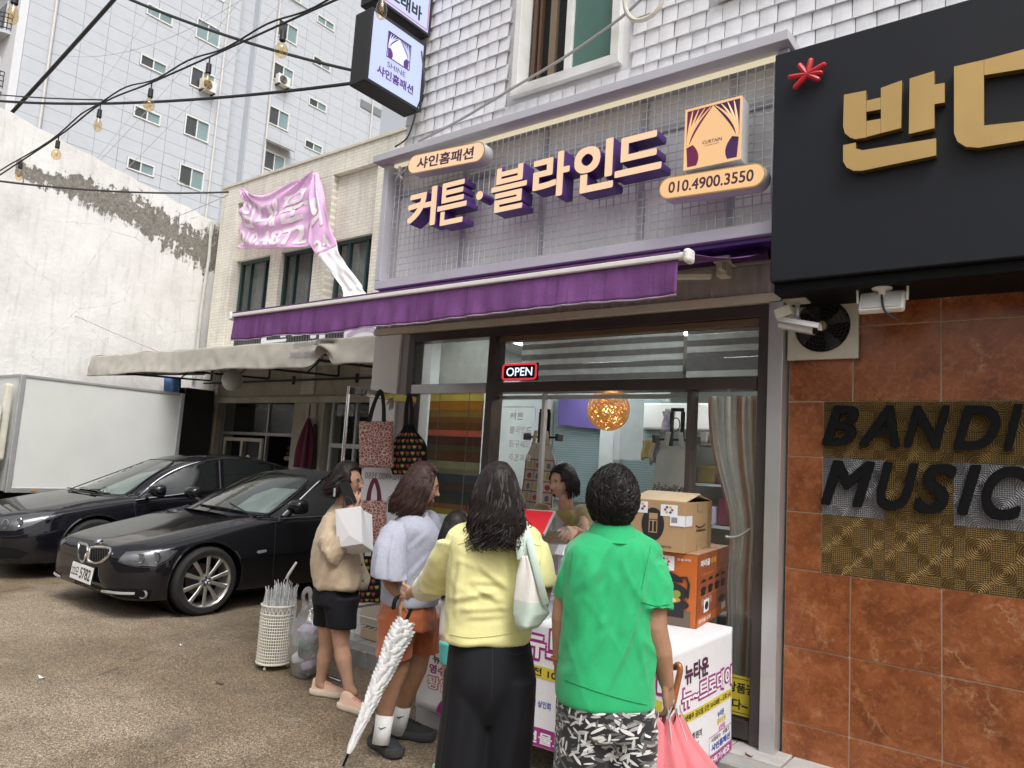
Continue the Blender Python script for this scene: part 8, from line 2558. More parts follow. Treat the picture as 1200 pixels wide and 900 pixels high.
def face(root, HM, s=1.0, glasses=False, smile=0.0, browmat=None):
 for sx in (-1, 1):
  e = onskull((.36 * sx, .92, .09), s, -.002)
  EM = HM @ Matrix.Translation(e)
  o = B().ball((0, 0, 0), (.0135 * s, .006 * s, .0062 * s), 12, M=EM).build('eye', K['eyewhite'], root)
  B().ball((0, .0032 * s, 0), (.0058 * s, .004 * s, .0058 * s), 10, M=EM).build('iris', K['iris'], o)
  B().tube([HM @ onskull((x_ * sx, .9, z_), s, .0022) for x_, z_ in ((.2, .135), (.33, .16), (.46, .14), (.53, .1))], .0018 * s, 5).build('eyelid', K['hairblack'], o)
  B().tube([HM @ onskull((x_ * sx, .88, z_), s, .001) for x_, z_ in ((.18, .26), (.34, .3), (.52, .27), (.6, .22))], [.002, .0042, .0036, .0015], 6, flat=((0, 0, 1), .6)).build('eyebrow', browmat or K['hairblack'], root)
 b = B()
 P_ = [(-.25, -.49 + .05 * smile), (-.12, -.46), (0, -.475), (.12, -.46), (.25, -.49 + .05 * smile)]
 b.tube([HM @ onskull((x_, .95, z_), s, .0005) for x_, z_ in P_], [.001, .0042, .0045, .0042, .001], 8)
 b.tube([HM @ onskull((x_, .95, z_ - .075 + (.03 if abs(x_) > .2 else 0)), s, .0005) for x_, z_ in P_], [.001, .0045, .0055, .0045, .001], 8)
 b.build('lips', K['lip'], root)
 if glasses:
  q = B()
  for sx in (-1, 1):
   c = HM @ (onskull((.36 * sx, .92, .05), s, .012))
   RX_, UX = HM.to_3x3() @ Vector((1, 0, 0)), HM.to_3x3() @ Vector((0, -.12, 1))
   q.tube([c + RX_ * .022 * s * math.cos(t_) + UX * .018 * s * math.sin(t_) for t_ in [2 * math.pi * k / 20 for k in range(21)]], .0015, 5, cap=False)
   q.tube([c + RX_ * .022 * s * sx, HM @ Vector((.078 * sx * s, .02 * s, .012 * s)), HM @ Vector((.076 * sx * s, -.02 * s, .005 * s))], .0014, 5)
  q.tube([HM @ onskull((.14, .95, .06), s, .014), HM @ onskull((-.14, .95, .06), s, .014)], .0015, 5)
  q.build('glasses', Mt('brown_spectacle_frame', (.12, .07, .04), .3, .5), root)
def person(base, label):
 p = empty('person', base, label, 'person')
 return p
def bodymesh(root, b, vox, skin, base=None):
 me = remesh(b, vox, 3)
 setmats(me, [skin])
 return plink('body', me, root)
def shoe(root, heel, toe, m_up, m_sole, h=.085, w=.044, name='shoe', lace=None, sole_h=.03):
 f = (Vector(toe) - Vector(heel)); L = f.length; f.normalize(); r_ = Vector((f.y, -f.x, 0)); u = Vector((0, 0, 1)); H_ = Vector(heel)
 prof = [(0, .55, .8, .9), (.08, .8, .92, 1.05), (.25, .86, .95, 1.0), (.45, .88, .78, .72), (.65, 1.0, .98, .5), (.82, .95, 1.0, .38), (.94, .7, .8, .3), (1.0, .3, .4, .2)]
 b = B(); rs_ = []
 for t_, wl, wb_, hh in prof:
  ring = []
  for k in range(20):
   a = 2 * math.pi * k / 20
   x, z_ = math.cos(a) * w * (wl if math.sin(a) > 0 else wb_), max(0, math.sin(a)) ** .8 * h * hh * (1 if True else 0)
   if math.sin(a) > .3: x *= .72 if t_ < .5 else .9
   ring.append(H_ + f * (t_ * L) + r_ * x + u * (sole_h + z_))
  rs_.append(ring)
 b.rings(rs_)
 so = b.build(name, m_up, root, smooth=60)
 q = B(); rs_ = []
 for z_, k_ in ((0.002, .94), (.008, 1.05), (sole_h * .8, 1.08), (sole_h + .006, 1.02)):
  ring = []
  for t_, sgn in [(p[0], 1) for p in prof] + [(p[0], -1) for p in prof[::-1]]:
   ww = [p[2] for p in prof if p[0] == t_][0]
   up_ = .012 * max(0, t_ - .75) / .25 + .006 * max(0, .1 - t_) / .1
   ring.append(H_ + f * ((t_ - .5) * 1.03 + .5) * L + r_ * (sgn * w * ww * k_) + u * (z_ + up_))
  rs_.append(ring)
 q.rings(rs_); q.build('sole', m_sole, so, smooth=50)
 if lace:
  l_ = B()
  for k in range(4):
   t_ = .42 + .07 * k; zz = sole_h + h * lerp(.74, .55, k / 3) + .003
   l_.tube([H_ + f * (t_ * L) + r_ * (-.02) + u * (zz - .01), H_ + f * ((t_ + .01) * L) + u * zz, H_ + f * (t_ * L) + r_ * .02 + u * (zz - .01)], .003, 5)
  l_.build('laces', lace, so)
 return so
FW = Vector(_n)           # away from the camera
BK = -FW
UP = Vector((0, 0, 1))

D = 4.9
p1 = person(at(390, 815, D).to_2d().to_3d(), 'woman in a beige jacket and black shorts talking on a phone')
fd1 = (RIGHT * .93 + BK * .2 + UP * -.12).normalized()
HM = headframe(at(407, 564, D), fd1, (0, 0, 1))
b = B(); add_head(b, HM)
limb(b, [at(405, 582, D), at(399, 600, D)], [.05, .058])
limb(b, [at(396, 612, D), at(393, 650, D), at(393, 690, D)], [.1, .11, .12])
elb = at(392, 652, 4.72); wr1 = at(411, 597, 4.74)
limb(b, [at(388, 615, 4.8), elb, wr1], [.045, .038, .026])
hand(b, wr1, (at(417, 580, 4.78) - wr1), (at(407, 575, 4.9) - at(415, 585, 4.72)), .55, .98, thumb=-1, curls=[.35, .55, .65, .7])
for kx, ank, toe in ((((384, 733, 4.98), (383, 758, 4.98), (375, 800, 5.0)), None, None), (((399, 733, 4.84), (400, 758, 4.84), (409, 806, 4.8)), None, None)):
 hp_, kn, ak = [at(*q) for q in kx]
 ak.z = max(ak.z, .07)
 limb(b, [hp_ + Vector((0, 0, .1)), hp_, kn, kn.lerp(ak, .3), kn.lerp(ak, .75), ak], [.075, .066, .05, .053, .036, .034])
 limb(b, [ak, ak + RIGHT * .03 - UP * .03], [.034, .03])
bodymesh(p1, b, .0042, K['skin1'])
face(p1, HM, glasses=True)
r1, f1 = Vector((fd1.y, -fd1.x, 0)).normalized(), Vector((fd1.x, fd1.y, 0)).normalized()
def jac(b):
 tab = [(at(399, 599, D), r1, f1, .065, .07, 2), (at(399, 606, D), r1, f1, .115, .085, 2.1), (at(397, 617, D), r1, f1, .185, .115, 2.3), (at(396, 635, D), r1, f1, .2, .14, 2.3), (at(396, 660, D), r1, f1, .205, .155, 2.3), (at(397, 680, D), r1, f1, .2, .16, 2.3), (at(397, 687, D), r1, f1, .19, .15, 2.3)]
 b.rings(shellrings(resample_rings(tab)))
def slv(b):
 capsule(b, [at(388, 612, 4.82), at(385, 634, 4.74), at(392, 651, 4.7), at(403, 629, 4.7), at(409, 606, 4.73)], [.075, .075, .07, .056, .047], 18)
 capsule(b, [at(400, 612, 5.02), at(405, 640, 5.05), at(418, 655, 5.0)], [.075, .065, .05], 16)
def jdisp(co, no):
 return folds(.017, (.25, .15, 1), 9, 3)(co, no) + folds(.007, (1, .6, -.3), 15, 33)(co, no) + .002 * vnoise(co * 34)
jk = garment('jacket', p1, [jac, slv], K['beigejacket'], .008, 3, jdisp)
b = B(); b.rings(shellrings(resample_rings([(at(404, 592, D), r1, f1, .066, .072, 2), (at(400, 600, D), r1, f1, .085, .088, 2), (at(398, 606, D), r1, f1, .1, .09, 2)], 3)), cap=False)
b.build('collar', K['beigejacket'], jk, smooth=60, thick=.008)
b = B()
for q in ((425, 681, 4.72), (424, 662, 4.72)):
 h_ = at(*q); b.ball(h_, .007, 8)
b.build('button', K['solegrey'], jk)
def shorts(b):
 b.rings(shellrings(resample_rings([(at(396, 675, D), r1, f1, .165, .12, 2.3), (at(394, 695, D), r1, f1, .175, .135, 2.3), (at(393, 706, D), r1, f1, .17, .135, 2.3)])))
 for (x0, y0, d0), (x1, y1, d1) in (((387, 698, 4.96), (384, 732, 4.98)), ((399, 698, 4.83), (400, 735, 4.83))):
  b.rings(shellrings(resample_rings([(at(x0, y0, d0), r1, f1, .1, .125, 2.2), (at((x0 + x1) / 2, (y0 + y1) / 2, d0), r1, f1, .098, .1, 2.2), (at(x1, y1, d1), r1, f1, .09, .095, 2.2)])))
garment('shorts', p1, [shorts], K['blacktrouser'], .008, 3, folds(.005, (0, 0, 1), 13, 8))
h1 = at(366, 812, 5.02); t1 = at(395, 806, 4.98); h2 = at(401, 812, 4.78); t2 = at(417, 829, 4.72)
for a_, c_ in ((h1, t1), (h2, t2)):
 a_.z = c_.z = 0
 c_ = a_ + (c_ - a_).normalized() * .245
 shoe(p1, a_, c_, K['shoepink'], K['shoesole'], .075, .045, lace=K['pinkumb'])
def cov1(d):
 return not (d[1] > .42 and d[2] < .62 and abs(d[0]) < .78) and d[2] > -.62 and not (d[1] > .2 and d[2] < -.05)
def tip1(d, rs):
 if d.y > .5 and d.z < .3: return None
 p0 = onskull((d.x * .5, d.y * .6, max(d.z, .2) + .8), 1, .012) if False else onskull(Vector((d.x, d.y, abs(d.z) + .35)).normalized(), 1, .02)
 out = Vector((d.x, d.y - .15, 0)); out = out.normalized() if out.length > .1 else Vector((0, -1, 0))
 if out.y > -.1: out = Vector((1 if out.x > 0 else -1, -.12, 0)).normalized()
 z1 = rs.uniform(-.125, -.085)
 p1_ = Vector((out.x * .098, out.y * .118, .0)); p2 = Vector((out.x * .108, out.y * .122, -.06)); cu = rs.uniform(-.022, .022); p3 = Vector((out.x * .1 + cu, out.y * .115 + cu * .6, z1))
 return [p0, p1_, p2, p3]
hair(p1, HM, K['hairdark'], tip1, 420, 1.0, wave=.02, r_=.0052, seed=3, cover=cov1, thick=.022)
ph0, ph1 = at(403, 566, 4.76), at(412, 589, 4.73)
ax = (ph1 - ph0).normalized(); nn_ = (BK * .7 + RIGHT * .5).normalized()
PM_ = frame(ax, nn_.cross(ax), ph0.lerp(ph1, .5));
ph = empty('phone', ph0.lerp(ph1, .5), 'black mobile phone held to the ear of the woman in beige', 'phone')
B().box(-.078, .078, -.037, .037, -.004, .004, 0, PM_).build('phone_body', K['black'], ph, smooth=0, bevel=.003)
B().box(-.007, .007, -.006, .006, -.028, .028, 0, Matrix.Translation(at(392, 577, 4.74))).build('hair_clip', K['greyink'], p1, smooth=0, bevel=.004)
pb_ = empty('paper_bag', at(415, 650, 4.75), 'white paper carrier bag hanging from the forearm of the woman in beige', 'bag')
A1, A2, A3, A4 = at(393, 597, 4.66), at(423, 593, 4.6), at(424.5, 637, 4.6), at(395, 641.5, 4.66)
dp_ = FW * .13 + RIGHT * .05 + UP * -.06
q = [A1, A2, A3, A4]; q2 = [p + dp_ for p in q]
mid = A1.lerp(A4, .72).lerp(A2.lerp(A3, .72), .52) + BK * .012
bg_ = B()
cA, cB = A1.lerp(A2, .55), A4.lerp(A3, .55)
bg_.add([A1, A2, A3, A4, cA, mid, cB], [(0, 4, 5, 3), (4, 1, 5), (1, 2, 5), (3, 5, 6), (5, 2, 6)])
mg = [A2.lerp(q2[1], .5) - RIGHT * .02, A3.lerp(q2[2], .5)]
bg_.add([A2, mg[0], mg[1], A3, q2[1], q2[2]], [(0, 1, 2, 3), (1, 4, 5, 2)])
bg_.add([A4, A3, q2[2], q2[3]], [(0, 1, 2, 3)]); bg_.add([A1, A4, q2[3], q2[0]], [(0, 1, 2, 3)]); bg_.add([q2[0], q2[3], q2[2], q2[1]], [(0, 1, 2, 3)])
bg_.build('bag_body', K['paperwhite'], pb_, smooth=0, thick=.0015)
B().tube(catmull([A1.lerp(A2, .3), at(404, 583, 4.68), at(411, 584, 4.66), A1.lerp(A2, .75)], 6), .003, 5).build('handle', K['cable'], pb_)

D = 4.2
p2 = person(at(470, 870, D).to_2d().to_3d(), 'woman in a grey oversized tee and rust orange shorts leaning on a frilly umbrella')
fd2 = (RIGHT * .9 + FW * .12 + UP * -.32).normalized()
HM = headframe(at(494, 568, D), fd2, (0, 0, 1))
b = B(); add_head(b, HM, .98)
limb(b, [at(488, 588, D), at(484, 606, D)], [.048, .055])
limb(b, [at(480, 620, D), at(478, 660, D), at(478, 705, D)], [.1, .11, .12])
wr2 = at(470, 700, 4.04)
limb(b, [at(464, 632, 4.12), at(452, 668, 4.05), at(457, 684, 4.03), wr2], [.045, .038, .034, .025])
hand(b, wr2, (at(480, 714, 4.06) - wr2), (RIGHT * .2 - UP * 1 + FW * .4), .9, .95, thumb=-1, spread=.03)
for pts, rr in (([(466, 745, 4.16), (466, 786, 4.13), (458, 806, 4.12), (451, 840, 4.1), (449, 858, 4.08)], None), ([(492, 745, 4.28), (488, 785, 4.28), (479, 805, 4.3), (471, 833, 4.33), (467, 850, 4.34)], None)):
 P_ = [at(*q) for q in pts]
 limb(b, P_, [.085, .058, .056, .04, .036])
bodymesh(p2, b, .004, K['skin2'])
face(p2, HM, .98)
r2, f2 = Vector((fd2.y, -fd2.x, 0)).normalized(), Vector((fd2.x, fd2.y, 0)).normalized()
def tee(b):
 tab = [(at(486, 602, D), r2, f2, .075, .075, 2), (at(485, 606, D), r2, f2, .13, .09, 2.1), (at(486, 618, D), r2, f2, .18, .13, 2.2), (at(487, 640, D), r2, f2, .18, .155, 2.2), (at(485, 670, D), r2, f2, .18, .162, 2.2), (at(481, 698, D), r2, f2, .185, .165, 2.2), (at(480, 706, D), r2, f2, .18, .158, 2.2)]
 b.rings(shellrings(resample_rings(tab)))
 capsule(b, [at(502, 612, 4.34), at(507, 640, 4.42), at(508, 655, 4.44)], [.07, .07, .065], 16)
def tsl(b):
 rr_ = []
 for (x, y, d), a, dd in (((472, 611, 4.14), .07, .08), ((464, 622, 4.08), .08, .085), ((458, 640, 4.02), .088, .085), ((456, 662, 3.99), .097, .085), ((456, 678, 3.98), .1, .085)):
  rr_.append((at(x, y, d), (RIGHT + UP * -.08).normalized(), FW, a, dd, 2.2))
 b.rings(shellrings(resample_rings(rr_)))
tdf = lambda co, no: folds(.0055, (.25, 0, 1), 8, 14)(co, no) + folds(.003, (RIGHT - UP), 9, 44)(co, no) + creases([[(503, 650), (486, 668), (468, 690)], [(506, 668), (490, 688)], [(500, 625), (484, 640)], [(466, 625), (463, 650), (464, 674)], [(450, 640), (446, 668)]], 4.1, RIGHT, .0075, .011)(co, no)
garment('tee_shirt', p2, [tee], K['greytee'], .008, 3, tdf); garment('sleeve', p2, [tsl], K['greytee'], .007, 3, tdf)
b = B(); b.rings(shellrings(resample_rings([(at(487, 599.5, D), r2, f2, .062, .064, 2), (at(486, 603, D), r2, f2, .078, .078, 2)], 3)), cap=False)
b.build('neckband', K['greytee'], p2, smooth=60, thick=.006)
def osh(b):
 b.rings(shellrings(resample_rings([(at(478, 694, D), r2, f2, .165, .135, 2.3), (at(477, 715, D), r2, f2, .178, .155, 2.3), (at(477, 733, D), r2, f2, .18, .158, 2.3)])))
 for (x0, y0, d0), (x1, y1, d1), a in (((467, 722, 4.14), (461, 770, 4.12), .1), ((491, 722, 4.28), (494, 763, 4.3), .1)):
  b.rings(shellrings(resample_rings([(at(x0, y0, d0), r2, f2, .1, .125, 2.1), (at((x0 + x1) / 2, (y0 + y1) / 2, d0), r2, f2, .1, .105, 2.0), (at(x1, y1, d1), r2, f2, .104, .1, 2.0)])))
garment('shorts', p2, [osh], K['orangeshort'], .008, 3, lambda co, no: folds(.011, (.1, 0, 1), 12, 5)(co, no) + .004 * vnoise(co * 34))
for (ax_, ay, ad), (bx_, by, bd_) in (((451, 838, 4.1), (446, 872, 4.07)), ((472, 826, 4.32), (466, 858, 4.34))):
 a_, c_ = at(ax_, ay, ad), at(bx_, by, bd_)
 o = B().tube([a_, a_.lerp(c_, .5), c_], [.047, .044, .044], 18, cap=False).build('sock', K['sock'], p2, thick=.004)
 m_ = a_.lerp(c_, .35) + BK * .047
 B().tube([m_ - RIGHT * .018 + UP * .004, m_ - RIGHT * .006 - UP * .005, m_ + RIGHT * .022 + UP * .008], [.0015, .004, .001], 6).build('swoosh_mark', K['black'], o)
h1, t1 = on('z', 0, 438, 872), on('z', 0, 466, 890); h2, t2 = on('z', 0, 459, 862), on('z', 0, 501, 868)
for a_, c_ in ((h1, t1), (h2, t2)):
 c_ = a_ + (c_ - a_).normalized() * .255
 shoe(p2, a_, c_, K['shoeblack'], K['solegrey'], .085, .05, lace=K['black'], sole_h=.04)
def cov2(d): return not (d[1] > .38 and d[2] < .66 and abs(d[0]) < .8) and d[2] > -.7 and not (d[1] > .1 and d[2] < -.1)
def tip2(d, rs):
 if d.y > .55 and d.z < .35: return None
 p0 = onskull(Vector((d.x, d.y, abs(d.z) + .4)).normalized(), .98, .018)
 out = Vector((d.x, d.y - .1, 0)); out = out.normalized() if out.length > .1 else Vector((0, -1, 0))
 if out.y > .55: out = Vector((.85 * (1 if d.x > 0 else -1), .5, 0)).normalized()
 z1 = rs.uniform(-.215, -.175)
 return [p0, Vector((out.x * .096, out.y * .112, -.0)), Vector((out.x * .1, out.y * .12, -.08)), Vector((out.x * .1, out.y * .128, -.14)), Vector((out.x * .084, out.y * .11, z1))]
hair(p2, HM, K['hairbrown'], tip2, 520, .98, wave=.007, r_=.0055, seed=5, cover=cov2, thick=.02)
fu = empty('frilled_umbrella', at(440, 800, 3.95), 'white frilly folded umbrella with a black hooked handle held by the woman in grey', 'umbrella')
u0, u1 = at(404, 893, 3.82), at(478, 722, 4.02)
u0.z = max(u0.z, .012)
ax = (u1 - u0).normalized(); L_ = (u1 - u0).length
e1 = ax.orthogonal().normalized(); e2 = ax.cross(e1)
rs = random.Random(2)
core = B(); core.tube([u0 + ax * .1, u0 + ax * L_ * .5, u0 + ax * L_ * .88, u0 + ax * L_ * .95], [.008, .028, .045, .02], 14); core.build('canopy', K['frill'], fu)
K['frillfilm'] = Glass('frilly_film', (.9, .92, .92, 1), .25, 1.4, dirt=.9)
fb_ = B()
NR = 34
for k in range(NR):
 t_ = .06 + .86 * k / (NR - 1); c_ = u0 + ax * L_ * t_
 rr = lerp(.012, .05, min(1, t_ / .8)) * (1 if t_ < .88 else .8)
 ph_ = rs.uniform(0, 6)
 A_ = [2 * math.pi * j / 48 for j in range(48)]
 def rg(dz, kr, am): return [c_ + ax * (dz + am * .25 * math.sin(7 * a_ + ph_)) + (e1 * math.cos(a_) + e2 * math.sin(a_)) * rr * kr * (1 + am * (10 * math.sin(7 * a_ + ph_) + 5 * math.sin(12 * a_ + 2 * ph_))) for a_ in A_]
 fb_.rings([rg(-.004, .7, 0), rg(.012, 1.0, .008), rg(.028, 1.12, .018), rg(.036, 1.1, .024)], cap=False)
fb_.build('frill', K['frill'], fu, smooth=60)
B().tube([u0 - ax * .02, u0 + ax * .11], [.006, .008], 8).build('ferrule', K['black'], fu)
hx = u0 + ax * (L_ + .0)
hk = catmull([u0 + ax * L_ * .93, hx + ax * .1, at(481, 704, 4.06), at(474, 697, 4.0), at(464, 702, 3.96), at(461, 712, 3.95)], 6)
B().tube(hk, [.0085] * (len(hk) - 8) + [.0115] * 8, 10, rnd=True).build('handle', K['black'], fu)

D = 3.05
base = at(575, 700, D); base.z = 0
p3 = person(base, 'woman in a pale yellow shirt and wide black trousers seen from behind')
fd3 = (FW * .97 - RIGHT * .22).normalized()
HM = headframe(at(582, 578, 3.02), (fd3 * 1 - RIGHT * .12 + UP * -.22), (0, 0, 1))
r3, f3 = Vector((fd3.y, -fd3.x, 0)).normalized(), Vector(fd3)
b = B(); add_head(b, HM, .98)
limb(b, [at(584, 598, D), at(585, 622, D)], [.05, .058])
limb(b, [at(583, 640, D), at(580, 700, D), at(576, 760, D)], [.11, .11, .12])
wr3 = at(481, 695, 3.72)
limb(b, [at(530, 650, 3.08), at(508, 685, 3.3), at(497, 690, 3.5), wr3], [.046, .04, .036, .026])
hand(b, wr3, at(456, 688, 3.92) - wr3, (FW * 1.0 + UP * -.1), .28, .95, thumb=1, spread=.16, thumb_dir=(at(463, 673, 3.85) - at(477, 690, 3.75)).normalized())
limb(b, [at(628, 652, 3.03), at(636, 690, 2.98), at(634, 712, 3.18)], [.046, .04, .03])
for x0, x1 in ((553, 552), (597, 592)):
 h_ = at(x0, 770, D); k_ = at(x0, 870, D); a_ = at(x1, 960, D); a_.z = .09
 limb(b, [h_, k_, k_.lerp(a_, .3), a_], [.08, .055, .055, .036])
 limb(b, [a_ - UP * .02, a_ + f3 * .12 - UP * .055], [.036, .028])
bodymesh(p3, b, .0052, K['skin1'])
def ysh(b):
 tab = [(at(585, 614, D), r3, f3, .07, .07, 2), (at(584, 619, D), r3, f3, .12, .09, 2.2), (at(583, 630, D), r3, f3, .19, .115, 2.6), (at(581, 655, D), r3, f3, .2, .135, 2.6), (at(578, 690, D), r3, f3, .195, .14, 2.6), (at(573, 725, D), r3, f3, .182, .14, 2.5), (at(570, 744, D), r3, f3, .18, .142, 2.5), (at(570, 749, D), r3, f3, .174, .136, 2.5)]
 b.rings(shellrings(resample_rings(tab)))
 capsule(b, [at(570, 622, 3.05), at(541, 634, 3.06)], [.06, .07], 16); capsule(b, [at(600, 622, 3.05), at(618, 634, 3.05)], [.055, .064], 16)
 rr_ = [(at(534, 634, 3.06), r3, f3, .075, .08, 2.1), (at(524, 660, 3.12), r3, f3, .09, .09, 2.1), (at(517, 686, 3.2), r3, f3, .092, .095, 2.1), (at(516, 694, 3.22), r3, f3, .09, .093, 2.1)]
 b.rings(shellrings(resample_rings(rr_)))
 rr_ = [(at(621, 634, 3.05), r3, f3, .07, .078, 2.1), (at(627, 655, 3.02), r3, f3, .074, .08, 2.1), (at(630, 680, 3.0), r3, f3, .076, .082, 2.1), (at(630, 685, 3.0), r3, f3, .073, .079, 2.1)]
 b.rings(shellrings(resample_rings(rr_)))
def ydisp(co, no):
 return ydisp0(co, no) + creases([[(561, 661), (578, 676), (590, 682)], [(551, 681), (578, 682), (595, 688)], [(557, 688), (593, 706)], [(530, 703), (563, 695), (580, 693)], [(572, 648), (587, 659)], [(568, 694), (592, 713)], [(542, 714), (592, 713)], [(550, 722), (590, 721)], [(540, 660), (536, 690), (533, 720)], [(604, 650), (606, 690)]], 2.92, r3, .0085, .0095)(co, no)
def ydisp0(co, no):
 d1 = (RIGHT * .9 - UP * .42).normalized(); d2 = (RIGHT * .95 + UP * .18).normalized()
 f_ = folds(.0055, d1, 12, 4, .2)(co, no); g_ = folds(.006, d2, 11, 31, .2)(co, no)
 z = co[:, 2]
 return f_ * sstep(.95, 1.05, z) * sstep(1.33, 1.2, z) + g_ * sstep(1.12, 1.0, z) + .003 * vnoise(co * 22)
ys_ = garment('shirt', p3, [ysh], K['yellowshirt'], .007, 2, ydisp)
def surf_curve(o, pts_px, r_, mat, name, parent, off=.002):
 me = o.data; bm = bmesh.new(); bm.from_mesh(me); t_ = BVHTree.FromBMesh(bm); bm.free()
 wm = WM[o.name]; P_ = []
 for q in catmull([(x, y, 0) for x, y in pts_px], 8):
  h_ = t_.ray_cast(wm.inverted() @ Vector((0, 0, EYE)), ray(q.x, q.y))
  if h_[0]: P_.append(wm @ (h_[0] + h_[1] * off))
 if len(P_) > 2: return B().tube(P_, r_, 5).build(name, mat, parent)

def seam(o, pts, m, r_=.0012): return surf_curve(o, pts, r_, m, 'seam', o)
K['yellowseam'] = Mt('yellow_seam', (.6, .55, .25), .9)
seam(ys_, [(537, 638), (560, 633), (584, 632), (610, 633), (632, 640)], K['yellowseam'])
seam(ys_, [(575, 634), (577, 640), (588, 640), (590, 634)], K['yellowseam'])
seam(ys_, [(533, 625), (529, 645), (527, 665)], K['yellowseam']); seam(ys_, [(631, 628), (634, 648), (632, 664)], K['yellowseam'])
seam(ys_, [(527, 743), (550, 747), (580, 745), (600, 741)], K['yellowseam'])
b = B(); b.rings(shellrings(resample_rings([(at(586, 603, D), r3, f3, .068, .068, 2), (at(585, 608, D), r3, f3, .078, .08, 2), (at(584, 617, D), r3, f3, .094, .092, 2)], 3)), cap=False)
b.build('collar', K['yellowshirt'], ys_, smooth=60, thick=.007)
def cre(b): capsule(b, [at(515, 675, 3.2), at(505, 686, 3.36), at(497, 690, 3.47)], [.075, .068, .06], 16)
garment('inner_sleeve', p3, [cre], K['creamtee'], .007, 2, folds(.005, (RIGHT + UP * .2), 16, 3), label='cream inner sleeve pushed along the reaching arm')
def trou(b):
 b.rings(shellrings(resample_rings([(at(574, 736, D), r3, f3, .155, .115, 2.4), (at(575, 760, D), r3, f3, .168, .14, 2.4), (at(575, 790, D), r3, f3, .178, .15, 2.4), (at(575, 815, D), r3, f3, .165, .135, 2.3), (at(575, 840, D), r3, f3, .12, .1, 2.2)])))
 for x0, x1, s_ in ((549, 540, -1), (600, 593, 1)):
  t_ = []
  for i in range(6):
   u = i / 5
   c_ = at(lerp(x0, x1, u), 790 + 30 * 0, D); c_.z = lerp(at(x0, 790, D).z, .03, u)
   t_.append((c_, r3, f3, lerp(.094, .104, u), lerp(.135, .13, u), 2.2))
  b.rings(shellrings(resample_rings(t_)))
def tdisp(co, no):
 t_ = co @ np.array(tuple(r3)); d = co[:, 2]
 return .007 * np.sin(t_ * 62 + vnoise(co * 3) * 2.5) * sstep(.82, .55, d) + folds(.005, (0, 0, 1), 9, 2)(co, no)
tr3 = garment('trousers', p3, [trou], K['blacktrouser'], .009, 3, tdisp)
K['blackseam'] = Mt('black_seam', (.03, .03, .034), .8)
seam(tr3, [(577, 752), (577, 790), (576, 818)], K['blackseam']); seam(tr3, [(595, 766), (604, 767), (613, 764)], K['blackseam'])
for x0 in (543, 592):
 a_ = at(x0, 960, D); a_.z = 0
 shoe(p3, a_ - f3 * .09, a_ + f3 * .16, K['shoeblack'], K['solegrey'], .07, .045)
def cov3(d): return not (d[1] > .45 and d[2] < .6 and abs(d[0]) < .8) and d[2] > -.75
def tip3(d, rs):
 if d.y > .5 and d.z < .35: return None
 p0 = onskull(Vector((d.x, d.y, abs(d.z) + .45)).normalized(), .98, .016)
 out = Vector((d.x, d.y - .15, 0)); out = out.normalized() if out.length > .1 else Vector((0, -1, 0))
 if out.y > .4: out = Vector((.95 * (1 if d.x > 0 else -1), .3, 0)).normalized()
 z1 = rs.uniform(-.245, -.17)
 cu = rs.uniform(-.02, .02)
 return [p0, Vector((out.x * .094, out.y * .112, .0)), Vector((out.x * .1, out.y * .122, -.07)), Vector((out.x * .104 + cu * .5, out.y * .13, -.13)), Vector((out.x * .094 + cu, out.y * .115 - .008, z1 + .03)), Vector((out.x * .1 + cu * 1.8, out.y * .12 - .014, z1))]
hair(p3, HM, K['hairdark'], tip3, 560, .98, wave=.013, r_=.0056, seed=8, cover=cov3, thick=.018)
tt = empty('canvas_tote', at(605, 735, 2.88), 'mint and cream canvas tote hanging from the shoulder of the woman in yellow', 'bag')
def pw(pts, v):
 s_ = v * (len(pts) - 1); i = min(int(s_), len(pts) - 2); f = s_ - i
 return tuple(lerp(a_, b_, f) for a_, b_ in zip(pts[i], pts[i + 1]))
TLf = [(611, 652), (605, 675), (602, 700), (601, 720), (605, 735)]; TRg = [(618, 651), (632, 680), (638, 705), (644, 718), (630, 735)]
def tsh(u, v, s_):
 a_, c_ = pw(TLf, v), pw(TRg, v)
 p = at(lerp(a_[0], c_[0], u), lerp(a_[1], c_[1], u) + (3 * math.sin(math.pi * u) if v > .95 else 0), 2.86)
 bul = .05 * math.sin(math.pi * u) * (.25 + .75 * v) * (1 if v < .97 else .3)
 return p + BK * s_ * bul + BK * .006 * math.sin(u * 9 + v * 5)
ts_ = B(); nv = 40
for s_ in (1, -1):
 k0 = len(ts_.f)
 ts_.sheet(lambda u, v: tsh(u if s_ > 0 else 1 - u, v, s_), 24, nv)
 for i in range(k0, len(ts_.f)):
  v = ((i - k0) // 24) / nv; u_ = ((i - k0) % 24) / 24
  ts_.m[i] = 1 if v > .52 or (s_ > 0 and u_ > .86) else 0
ts_.build('bag_body', [K['naturalcanvas'], K['mint']], tt, smooth=80, thick=.003)
st_ = B()
for e_, xx in (((611, 653), 608), ((619, 653), 614)):
 P_ = catmull([at(e_[0], e_[1] + 2, 2.87), at(e_[0] - 2, 638, 2.88), at(xx, 622, 2.92), at(xx - 1, 612, 3.02), at(xx - 2, 618, 3.14)], 6)
 st_.tube(P_, .016, 8, flat=((FW), .25))
st_.tube(catmull([at(614, 612, 2.98), at(622, 640, 2.86), at(632, 680, 2.83), at(640, 708, 2.84)], 6), .014, 8, flat=((FW), .3))
st_.build('strap', K['mint'], tt, smooth=60)

